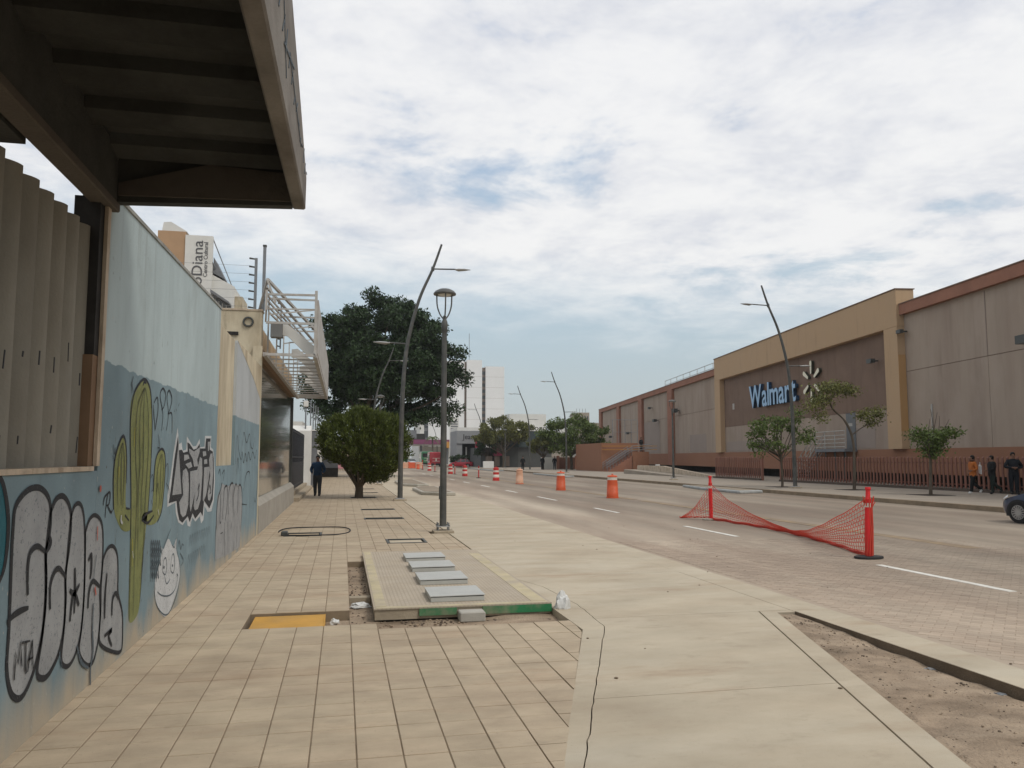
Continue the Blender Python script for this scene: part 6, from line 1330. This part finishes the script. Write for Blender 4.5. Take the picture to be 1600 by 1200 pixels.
MB().profile([(126.8, 3.1), (128.2, 3.9), (128.2, 2.0), (126.8, 2.0)], 'x', 24.0, 25.4).build('awning', M('pink_awning', (0.34, 0.05, 0.10), 0.7, 0.1), ds, world=True)
for x in (22.9, 24.1, 25.9): MB().box(x, x + .85, 127.0, 128.9, 0.3, 1.95).build('roller_door', m_slot, ds, world=True)
wl = thing('low_white_wall', 'short white wall block on the pavement right of the red car', 'wall', (20.8, 118, 0)); MB().box(20.7, 22.3, 118, 118.5, 0.1, 1.15).build('wall', m_whitewall, wl, world=True, bevel=.02)
fg_ = thing('distant_building', 'hazy grey stepped building far behind the dense green tree', 'building', (92, 300, 0))
MB().box(90.6, 95.0, 300, 312, 0, 19.4).build('wall', m_farwalk, fg_, world=True); MB().box(95.01, 99.5, 302, 312, 0, 15.5).build('wall', m_farwalk, fg_, world=True); MB().box(84, 105, 304, 312, 0, 13.2).build('wall', m_whitewall, fg_, world=True)
for k in range(4): MB().box(91 + k, 91.5 + k, 299.9, 299.99, 16.5, 18).build('window', m_win, fg_, world=True)
for k in range(4): b = MB(); b.tube([(91 + k * 1.2, 304, 19.4), (91 + k * 1.2, 304, 21.2)], .08, 4); b.build('mast', m_steel, fg_, world=True)
for lab, bx, mt in (('long low cream building closing the street far behind the buses', (-40, 14.5, 232, 250, 0, 6.5), m_edge), ('pale flat-roofed building far behind the fuel station', (27, 60, 300, 320, 0, 9), m_whitewall), ('low grey far building right of the tower foot', (54, 82, 280, 300, 0, 8.5), m_farwalk)):
    o = thing('distant_building', lab, 'building', ((bx[0] + bx[1]) / 2, bx[2], 0)); MB().box(*bx).build('wall', mt, o, world=True)
    for k in range(int((bx[1] - bx[0]) / 3.2)): MB().box(bx[0] + 1 + k * 3.2, bx[0] + 2.6 + k * 3.2, bx[2] - .06, bx[2] - .01, bx[5] - 2.6, bx[5] - 1.1).build('window', m_win, o, world=True)

# ------------------------------------------------------------------ vehicles
def paint(name, col): return M(name, col, 0.32, 0.04, 2, spec=0.5, coat=0.6)
m_tyre = M('tyre_rubber', (0.018, 0.018, 0.018), 0.85, 0.2, 8); m_rim = M('alloy_rim', (0.42, 0.42, 0.41), 0.35, 0.06, 5, metal=0.6)
m_carglass = M('car_glass', (0.02, 0.025, 0.028), 0.06, 0.1, 2, spec=0.8); m_lens = M('headlight_lens', (0.55, 0.57, 0.58), 0.15, 0.1, 3, spec=0.7); m_trim = M('black_trim', (0.02, 0.02, 0.022), 0.55, 0.1, 4); m_tail = M('tail_lens', (0.35, 0.015, 0.012), 0.25, 0.1)
def wheel(parent, x, y, r, side):
    b = MB(); n = 28
    prof = [(r * .60, -.10), (r * .97, -.10), (r, -.075), (r, .075), (r * .97, .10), (r * .66, .10)]
    vs = [(x + rr * math.cos(2 * math.pi * j / n), y + side * w_, r + rr * math.sin(2 * math.pi * j / n)) for rr, w_ in prof for j in range(n)]
    b.add(vs, [(i * n + j, i * n + (j + 1) % n, (i + 1) * n + (j + 1) % n, (i + 1) * n + j) for i in range(5) for j in range(n)]); ty = b.build('wheel', m_tyre, parent, smooth=40)
    b = MB(); 
    for k in range(15):
        a = 2 * math.pi * k / 15; a2 = a + .12
        b.bar((x + r * .12 * math.cos(a), y + side * .085, r + r * .12 * math.sin(a)), (x + r * .62 * math.cos(a2), y + side * .097, r + r * .62 * math.sin(a2)), .028, .03)
    for rr0, rr1, yy in ((.60, .67, .099), (.0, .15, .10)):
        vs = [(x + rr * r * math.cos(2 * math.pi * j / n), y + side * yy, r + rr * r * math.sin(2 * math.pi * j / n)) for rr in (max(rr0, .001), rr1) for j in range(n)]
        b.add(vs, [(j, (j + 1) % n, n + (j + 1) % n, n + j) for j in range(n)])
    b.build('rim', m_rim, ty)
    b = MB(); b.add([(x + r * .62 * math.cos(2 * math.pi * j / n), y + side * .05, r + r * .62 * math.sin(2 * math.pi * j / n)) for j in range(n)], [tuple(range(n))]); b.build('brake_disc', m_trim, ty)
def car(label, loc, rz, col, L_=4.1, Wd=1.72, Hh=1.46, cat='car'):
    t = thing('parked_car' if False else 'car', label, cat, loc, rz); h = Wd / 2; mp_ = paint('car_paint_' + label.split()[0], col)
    # stations from nose (+x) to tail: x, half width, underside, shoulder height, bonnet/deck height at the centre
    S = [(.50, .60, .32, .52, .56), (.485, .76, .24, .60, .66), (.45, .88, .20, .68, .76), (.40, .95, .19, .74, .83), (.30, 1.0, .19, .84, .92), (.20, 1.0, .19, .90, .97), (.0, 1.0, .19, .93, .95), (-.25, 1.0, .19, .95, .97), (-.38, .98, .20, .96, .99), (-.46, .93, .24, .94, .97), (-.495, .82, .30, .86, .88), (-.50, .74, .36, .80, .82)]
    b = MB(); nS = len(S); M_ = 13
    vs = []
    for fx, fw, zb, zs, zc in S:
        w_ = h * fw
        half = [(0, zb), (w_ * .86, zb), (w_ * .97, zb + .10), (w_, zb + .24), (w_ * .985, (zs + zb) / 2 + .12), (w_ * .95, zs), (w_ * .55, zs + (zc - zs) * .7)]
        ring = [(-y, z) for y, z in half[::-1]][:-1] + [(y, z) for y, z in half]
        ring = [(-w_ * .55, half[6][1])] + [(-y, z) for y, z in (half[5], half[4], half[3], half[2], half[1])] + [(0, zb)] + [half[1], half[2], half[3], half[4], half[5], half[6]]
        vs += [(fx * L_, y, z) for y, z in ring] + [(fx * L_, 0, zc)]
    n_r = M_ + 1
    fs = [(i * n_r + j, i * n_r + (j + 1) % n_r, (i + 1) * n_r + (j + 1) % n_r, (i + 1) * n_r + j) for i in range(nS - 1) for j in range(n_r)]
    b.add(vs, fs + [tuple(range(n_r - 1, -1, -1)), tuple((nS - 1) * n_r + j for j in range(n_r))])
    bo = b.build('body', mp_, t, smooth=40); bm = bmesh.new(); bm.from_mesh(bo.data); bmesh.ops.recalc_face_normals(bm, faces=bm.faces); bm.to_mesh(bo.data); bm.free()
    # cabin
    G_ = [(.235, .90, .94), (.06, .78, Hh - .06), (-.10, .76, Hh), (-.28, .75, Hh - .03), (-.43, .80, .98)]
    def ring2(fx, fw, z, ins=0): return [(fx * L_, -h * fw, z), (fx * L_, h * fw, z)]
    rf = MB(); pts = []
    for fx, fw, z in G_[1:4]: pts += [(fx * L_, -h * fw, z - .03), (fx * L_, -h * fw * .8, z), (fx * L_, h * fw * .8, z), (fx * L_, h * fw, z - .03)]
    rf.add(pts, [(i * 4 + j, i * 4 + j + 1, i * 4 + j + 5, i * 4 + j + 4) for i in range(2) for j in range(3)]); rf.build('roof', mp_, t, smooth=60)
    for f in rf.f: pass
    zs = .95
    b = MB(); b.add([(.245 * L_, -h * .86, zs - .02), (.245 * L_, h * .86, zs - .02), (.065 * L_, h * .72, Hh - .085), (.065 * L_, -h * .72, Hh - .085)], [(0, 1, 2, 3)]); b.build('windscreen', m_carglass, t)
    b = MB(); b.add([(-.44 * L_, -h * .82, zs + .02), (-.44 * L_, h * .82, zs + .02), (-.285 * L_, h * .72, Hh - .055), (-.285 * L_, -h * .72, Hh - .055)], [(3, 2, 1, 0)]); b.build('rear_window', m_carglass, t)
    for s in (-1, 1):
        lo = [(.225, .93, .925), (.0, .945, .945), (-.2, .945, .96), (-.41, .90, .98)]; hi = [(.07, .775, Hh - .09), (.0, .765, Hh - .06), (-.2, .755, Hh - .05), (-.275, .75, Hh - .065)]
        for k, nm in enumerate(('window', 'window', 'window')):
            q = [lo[k], lo[k + 1], hi[k + 1], hi[k]]; b = MB(); cx_ = sum(a[0] for a in q) / 4
            b.add([((cx_ + (a[0] - cx_) * .965) * L_, s * h * a[1], a[2]) for a in q], [(0, 1, 2, 3) if s < 0 else (3, 2, 1, 0)]); b.build(nm, m_carglass, t)
        b = MB()
        for a, c in zip(lo, hi): b.bar((a[0] * L_, s * h * a[1], a[2] - .02), (c[0] * L_, s * h * (c[1] + .0), c[2] + .02), .07, .03)
        b.build('pillar', mp_, t)
        b = MB(); b.add([(.482 * L_, s * h * .70, .60), (.455 * L_, s * h * .86, .66), (.40 * L_, s * h * .955, .74), (.405 * L_, s * h * .90, .80), (.46 * L_, s * h * .70, .745)], [(0, 1, 2, 3, 4) if s > 0 else (4, 3, 2, 1, 0)])
        for i, v in enumerate(b.v): b.v[i] = (v[0] + .035, v[1] + s * .012, v[2] + .012)
        b.build('headlight', m_lens, t)
        b = MB(); b.box(-.50 * L_ - .01, -.47 * L_, *sorted((s * h * .55, s * h * .82)), .70, .88); b.build('tail_light', m_tail, t, bevel=.01)
        b = MB(); b.box(.185 * L_, .235 * L_, *sorted((s * h * 1.0, s * h * 1.0 + s * .17)), .93, 1.06); b.build('mirror', mp_, t, bevel=.03)
        for fx in (.325, -.305):
            n = 24; r = .385; b = MB(); yy = s * (h + .006)
            b.add([(fx * L_ + r * math.cos(math.pi * j / n), yy, .30 + r * math.sin(math.pi * j / n)) for j in range(n + 1)] + [(fx * L_ - r, yy, .2), (fx * L_ + r, yy, .2)], [tuple(range(n + 3))]); b.build('wheel_arch', m_trim, t)
            wheel(t, fx * L_, s * (h - .075), .315, s)
        b = MB(); b.bar((-.45 * L_, s * h * 1.0, .63), (.24 * L_, s * h * 1.0, .60), .012, .02); b.bar((.02 * L_, s * h * 1.002, .30), (.03 * L_, s * h * .965, .90), .008, .01); b.build('door_seam', m_trim, t)
    b = MB(); b.box(.475 * L_, .507 * L_, -h * .55, h * .55, .34, .50); b.build('grille', m_trim, t, bevel=.02); b = MB(); b.box(.507 * L_, .512 * L_, -.26, .26, .40, .50); b.build('number_plate', m_whitewall, t)
    b = MB(); b.box(-.515 * L_, -.47 * L_, -h * .75, h * .75, .30, .52); b.build('bumper', mp_, t, bevel=.03)
    return t
blue = car('dark blue hatchback entering at the right edge, with silver multi-spoke wheels', (18.12, 16.55, -0.004), R(97), (0.010, 0.016, 0.05)); blue.scale = (0.9,) * 3
car('small red hatchback far down the street, seen from its side', (20.2, 137.5, 0), R(165), (0.38, 0.012, 0.03))
car('silver car far down the street, left of the green bus', (14.9, 176, 0), R(-86), (0.42, 0.44, 0.45))
def bus(label, loc, rz, col, L_, Wd, Hh):
    t = thing('bus', label, 'bus', loc, rz); mp_ = paint('bus_paint_' + label.split()[0], col); h = Wd / 2
    b = MB(); b.box(-L_ / 2, L_ / 2, -h, h, .35, Hh); b.build('body', mp_, t, bevel=.12)
    b = MB(); b.box(-L_ / 2 - .02, -L_ / 2 - .004, -h * .8, h * .8, Hh * .60, Hh * .86); b.build('rear_window', m_carglass if col[1] > .05 else mp_, t)
    for k in range(2): b = MB(); b.box(-L_ / 2 - .03, -L_ / 2 - .021, -h * .55, h * .55, 1.55 - .55 * k, 1.62 - .55 * k); b.build('lettering_bar', m_band, t)
    b = MB(); b.box(-L_ / 2 - .03, -L_ / 2 - .021, -.12, .12, 1.0, 1.6); b.build('emblem', m_band, t)
    for s in (-1, 1):
        for k in range(6): b = MB(); xa = -L_ / 2 + .6 + k * (L_ - 1) / 6; b.box(xa, xa + (L_ - 1) / 6 - .12, *sorted((s * (h + .004), s * (h + .02))), Hh * .52, Hh * .84); b.build('window', m_carglass, t)
        b = MB(); b.box(-L_ / 2 - .03, -L_ / 2 - .004, *sorted((s * h * .72, s * h * .92)), .8, 1.2); b.build('tail_light', m_tail, t)
        for x in (-L_ * .3, L_ * .32): wheel(t, x, s * (h - .12), .42, s)
    b = MB(); b.box(-L_ / 2 - .05, -L_ / 2 + .2, -h * .98, h * .98, .3, .62); b.build('bumper', m_trim, t)
    return t
bus('red van-like bus seen from behind, left of the lantern lamp pole', (17.3, 152.5, 0), R(88), (0.36, 0.018, 0.03), 6.0, 2.45, 2.75)
bus('green city bus partly hidden behind the red bus', (17.6, 172, 0), R(88), (0.03, 0.16, 0.07), 9, 2.5, 3.0)

# ------------------------------------------------------------------ people
def skin_mesh(name, joints, edges, root):
    me = bpy.data.meshes.new(name); me.from_pydata([j[0] for j in joints], edges, []); o = bpy.data.objects.new(name, me); C.objects.link(o)
    md = o.modifiers.new('skin', 'SKIN'); md.use_smooth_shade = True
    if not me.skin_vertices: me.skin_vertices.new() if hasattr(me.skin_vertices, 'new') else None
    for i, j in enumerate(joints):
        r = j[1]; r = tuple(v * 1.2 for v in r) if isinstance(r, tuple) else r * 1.2; me.skin_vertices[0].data[i].radius = r if isinstance(r, tuple) else (r, r); me.skin_vertices[0].data[i].use_root = (i == root)
    sb_ = o.modifiers.new('sub', 'SUBSURF'); sb_.levels = 2; sb_.render_levels = 2
    bpy.context.view_layer.update(); out = bpy.data.meshes.new_from_object(o.evaluated_get(bpy.context.evaluated_depsgraph_get())); bpy.data.objects.remove(o); out.name = name; return out
m_skin = M('warm_skin', (0.22, 0.12, 0.08), 0.6, 0.06, 3); m_hair = M('black_hair', (0.012, 0.010, 0.009), 0.6, 0.2, 20); m_shoew = M('white_shoe', (0.62, 0.62, 0.60), 0.6, 0.05); m_shoeb = M('black_shoe', (0.02, 0.02, 0.02), 0.6, 0.1)
def cloth(n, c): return M(n, c, 0.9, 0.15, 6, 0.15, 40)
def person(label, loc, rz, height, jacket, trousers, shoes, legs, arms, hair_len=0, jl=0.92, lean=0.0, group=None, hands=True, detail=True):
    """local frame: faces +y. legs: (hip->knee->ankle) forward offsets per side; arms: elbow and hand points per side."""
    t = thing('person', label, 'person', loc, rz, group); s = height / 1.75; V = lambda x, y, z: (x * s, y * s, z * s); q = 1.22
    J = [(V(0, 0, .96), (.145 * s, .105 * s)), (V(0, .01 + lean * .4, 1.14), (.135 * s, .10 * s)), (V(0, lean * .8, 1.34), (.165 * s, .11 * s)), (V(0, lean, 1.46), (.09 * s, .08 * s)), (V(0, lean + .01, 1.545), (.052 * s, .052 * s)), (V(0, lean + .025, 1.62), (.075 * s, .09 * s)), (V(0, lean + .02, 1.71), (.062 * s, .075 * s))]
    E = [(0, 1), (1, 2), (2, 3), (3, 4), (4, 5), (5, 6)]
    J.append((V(0, lean + .115, 1.625), .016 * s)); E.append((5, 7))
    hd = []
    for k, sd_ in enumerate((-1, 1)):
        hipf, kn, an = legs[k]; i = len(J)
        J += [(V(sd_ * .095, 0, .88), .108 * s), (V(sd_ * .10, kn[0], kn[1]), .078 * s), (V(sd_ * .10, an[0], an[1]), .056 * s), (V(sd_ * .105, an[0] + an[2], max(.035, an[1] - an[3])), (.042 * s, .034 * s))]
        E += [(0, i), (i, i + 1), (i + 1, i + 2), (i + 2, i + 3)]
        el, ha = arms[k]; i = len(J)
        J += [(V(sd_ * .185, lean, 1.41), .062 * s), (V(*el), .046 * s), (V(*ha), .030 * s)]
        E += [(2, i), (i, i + 1), (i + 1, i + 2)]; hd.append((Vector(V(*el)), Vector(V(*ha))))
    me = skin_mesh('body', J, E, 0)
    for m in (jacket, trousers, m_skin, shoes): me.materials.append(m)
    for p in me.polygons:
        c = p.center; z = c.z / s
        near_hand = min((c - h[1]).length for h in hd) < .055 * s
        ank = min(((c.y / s - l[2][0]) ** 2 + (z - l[2][1]) ** 2) ** .5 for l in legs)
        if z > 1.50 or near_hand: p.material_index = 2
        elif z < .20 and (z < .095 or any(abs(c.y / s - (l[2][0] + l[2][2])) < .09 and z < l[2][1] + .03 for l in legs)): p.material_index = 3
        elif z < jl - .02 and abs(c.x / s) < .24 and not any(((c - h[0]).length < .12 * s) for h in hd): p.material_index = 1
        else: p.material_index = 0
    link('body', me, t)
    # jacket shell over torso and upper arms
    K = [(V(0, 0, jl), (.172 * s, .13 * s)), (V(0, .01 + lean * .4, 1.14), (.158 * s, .122 * s)), (V(0, lean * .8, 1.34), (.182 * s, .126 * s)), (V(0, lean, 1.455), (.095 * s, .085 * s))]; Ek = [(0, 1), (1, 2), (2, 3)]
    for k, sd_ in enumerate((-1, 1)):
        i = len(K); el, ha = arms[k]; hv = Vector(el).lerp(Vector(ha), .82)
        K += [(V(sd_ * .19, lean, 1.405), .073 * s), (V(*el), .060 * s), (V(*hv), .045 * s)]; Ek += [(2, i), (i, i + 1), (i + 1, i + 2)]
    jm = skin_mesh('jacket', K, Ek, 0); jm.materials.append(jacket); link('jacket', jm, t)
    bm = bmesh.new(); bmesh.ops.create_icosphere(bm, subdivisions=3, radius=1)
    for v in bm.verts:
        x, y, z = v.co
        if y > .35 and z < .45: v.co *= .82
        v.co = Vector((x * .092, y * .105 - .012 + lean + .02 * (0), z * .105 - (hair_len * max(0, -z) if y < .3 else 0))) * 1.0
    for v in bm.verts: v.co = Vector((v.co.x * s, v.co.y * s + .01 * s, (v.co.z + 1.685) * s))
    bmesh.ops.delete(bm, geom=[v for v in bm.verts if v.co.y > (lean + .055) * s and v.co.z < 1.70 * s], context='VERTS')
    hm = bpy.data.meshes.new('hair'); bm.to_mesh(hm); bm.free(); hm.materials.append(m_hair); link('hair', hm, t)
    if detail:
        for sd_ in (-1, 1):
            b = MB(); b.lathe([(.006, 0), (.012, .004), (.012, .012), (.006, .016)], 8, (sd_ * .033 * s, (lean + .098) * s, 1.64 * s)); b.build('eye', m_trim, t)
        b = MB(); b.box(-.025 * s, .025 * s, (lean + .092) * s, (lean + .10) * s, 1.565 * s, 1.572 * s); b.build('mouth', M('lip', (.16, .06, .05), .6) if 'lip' not in bpy.data.materials else bpy.data.materials['lip'], t)
    if hands:
        for k, (el, ha) in enumerate(hd):
            d = (ha - el).normalized(); sd_ = -1 if k == 0 else 1; a = d.cross(Vector((1, 0, 0))); a = a.normalized() if a.length > .1 else Vector((0, 1, 0)); nrm = d.cross(a)
            b = MB(); b.tube([ha, ha + d * .045 * s, ha + d * .085 * s], [.026 * s, .036 * s, .034 * s], 8)
            for f in range(4):
                o_ = a * ((f - 1.5) * .018 * s); Lf = (.062, .074, .07, .054)[f] * s; p0 = ha + d * .08 * s + o_
                b.tube([p0, p0 + d * Lf * .55 + nrm * -.004 * s, p0 + d * Lf + nrm * -.02 * s * sd_], [.0095 * s, .009 * s, .007 * s], 6)
            p0 = ha + d * .03 * s + a * .03 * s; b.tube([p0, p0 + a * .028 * s + d * .025 * s, p0 + a * .034 * s + d * .055 * s], [.011 * s, .0105 * s, .008 * s], 6)
            b.build('hand', m_skin, t, smooth=60)
    return t
STAND = [(0, (.02, .50), (.0, .08, .14, .045)), (0, (.0, .50), (-.04, .08, .14, .045))]
c_navy = cloth('navy_jacket', (0.022, 0.05, 0.10)); c_grey = cloth('grey_trousers', (0.05, 0.055, 0.062)); c_black = cloth('black_cloth', (0.012, 0.013, 0.014)); c_orange = cloth('orange_jacket', (0.42, 0.13, 0.03)); c_dgreen = cloth('dark_green_trousers', (0.014, 0.022, 0.018)); c_suit = cloth('dark_suit', (0.014, 0.016, 0.02))
person('person in navy jacket and grey trousers, hands in pockets, beside the black railings', (-1.07, 36.6, 0.0), R(172), 1.78, c_navy, c_grey, m_shoeb, [(0, (.07, .50), (.05, .085, .14, .05)), (0, (.02, .49), (-.06, .085, .13, .05))],
       [((-.30, -.05, 1.14), (-.215, .10, .97)), ((.30, -.05, 1.14), (.215, .10, .97))], hands=False)
WALK = [(0, (.20, .52), (.30, .10, .13, .02)), (0, (-.02, .48), (-.30, .20, .08, .12))]
AZ = R(12 + 78 + 90 - 78)
hx = lambda px: 0
person('person in an orange jacket and white shoes striding left along the brown railing', (26.65, 29.6, 0.145), R(75), 1.63, c_orange, c_black, m_shoew, [(0, (.12, .50), (.16, .085, .15, .05)), (0, (-.06, .48), (-.42, .17, .11, .12))],
       [((-.27, -.06, 1.14), (-.20, .16, 1.08)), ((.26, -.10, 1.15), (.22, .05, .95))], hair_len=.05, jl=.86)
person('person in black carrying a white bag behind the orange-clad walker', (27.25, 29.2, 0.145), R(75), 1.62, c_black, c_dgreen, m_shoeb, [(0, (.08, .50), (.06, .085, .15, .05)), (0, (-.08, .48), (-.46, .18, .11, .12))],
       [((-.25, .10, 1.16), (-.10, .28, 1.10)), ((.26, -.08, 1.15), (.22, .02, .95))], hair_len=.03, jl=.88)
o = thing('tote_bag', 'white rectangular bag held by the walker in black', 'bag', (26.98, 29.55, 1.18), R(60))
b = MB(); b.add([(-.17, -.03, -.20), (.17, -.03, -.16), (.15, -.03, .22), (-.16, -.03, .18), (-.17, .03, -.20), (.17, .03, -.16), (.15, .03, .22), (-.16, .03, .18)], [(0, 1, 2, 3), (7, 6, 5, 4), (0, 4, 5, 1), (1, 5, 6, 2), (2, 6, 7, 3), (3, 7, 4, 0)]); b.build('bag_body', m_plastic, o, bevel=.02)
b = MB(); b.tube(spline([(-.08, 0, .18), (-.05, 0, .30), (.05, 0, .31), (.08, 0, .19)], 4), .008, 5); b.build('handle', m_plastic, o)
person('person in a dark suit with folded hands facing the street, behind the blue hatchback', (27.85, 28.7, 0.145), R(150), 1.76, c_suit, c_suit, m_shoeb, STAND, [((-.33, .0, 1.15), (-.06, .20, 1.12)), ((.33, .0, 1.15), (.06, .21, 1.13))], jl=.82)
person('person in a dark coat at the frame edge, half hidden right of the suited one', (28.35, 27.6, 0.145), R(120), 1.72, c_suit, c_black, m_shoeb, STAND, [((-.30, .05, 1.15), (-.20, .20, 1.05)), ((.30, -.05, 1.14), (.25, .02, .92))], jl=.84)
person('distant person in dark clothes on the far pavement under the pink awning', (22.0, 97, 0.145), R(170), 1.7, c_black, c_black, m_shoeb, STAND, [((-.27, -.03, 1.15), (-.25, .05, .92)), ((.27, -.03, 1.15), (.25, .05, .92))], detail=False)
person('distant person in dark clothes walking beside the white boundary wall', (26.9, 100, 0.145), R(170), 1.72, c_suit, c_grey, m_shoeb, STAND, [((-.27, -.03, 1.15), (-.25, .05, .92)), ((.27, -.03, 1.15), (.25, .05, .92))], detail=False)
person('distant person in a black coat with a white shirt front, left of the other walker', (25.4, 100.5, 0.145), R(185), 1.75, c_black, c_black, m_shoeb, STAND, [((-.27, -.03, 1.15), (-.25, .05, .92)), ((.27, -.03, 1.15), (.25, .05, .92))], detail=False)
person('distant person in black standing on the deck at the top of the outside stair', (33.0, 85.0, 2.36), R(200), 1.6, c_black, c_black, m_shoeb, STAND, [((-.27, -.03, 1.15), (-.25, .05, .92)), ((.27, -.03, 1.15), (.25, .05, .92))], detail=False)
pc = thing('parked_scooter', 'small dark scooter with pink lights parked below the outside stair', 'scooter', (29.4, 72.5, 0), R(100))
b = MB(); b.tube([(-.6, 0, .55), (-.2, 0, .45), (.25, 0, .35), (.5, 0, .75), (.45, 0, 1.0)], [.16, .14, .10, .09, .05], 8); b.build('body', m_trim, pc, smooth=50)
for x in (-.55, .65):
    b = MB(); n = 16; b.tube([(x + .22 * math.cos(a), 0, .25 + .22 * math.sin(a)) for a in np.linspace(0, 2 * math.pi, n + 1)], .05, 6, caps=False); b.build('wheel', m_tyre, pc)
b = MB(); b.box(-.85, -.55, -.2, .2, .75, 1.05); b.build('top_box', m_whitewall, pc, bevel=.04)
b = MB(); b.box(-.87, -.85, -.15, .15, .62, .72); b.build('tail_light', M('pink_lens', (.55, .04, .12), .4), pc); b = MB(); b.tube([(.45, -.32, 1.02), (.45, .32, 1.02)], .02, 6); b.build('handlebar', m_trim, pc)

# ------------------------------------------------------------------ the hazy city air
hm_ = bpy.data.materials.new('haze_air'); hm_.use_nodes = True; hn = hm_.node_tree.nodes; hn.clear()
ho = hn.new('ShaderNodeOutputMaterial'); hv = hn.new('ShaderNodeVolumePrincipled'); hm_.node_tree.links.new(hv.outputs[0], ho.inputs['Volume'])
hv.inputs['Color'].default_value = (0.90, 0.93, 0.95, 1); hv.inputs['Density'].default_value = 0.0003; hv.inputs['Anisotropy'].default_value = 0.3
hz_o = MB().box(-910, 1510, -410, 2610, -1.8, 46.0).build('haze', hm_); tag(hz_o, kind='stuff')
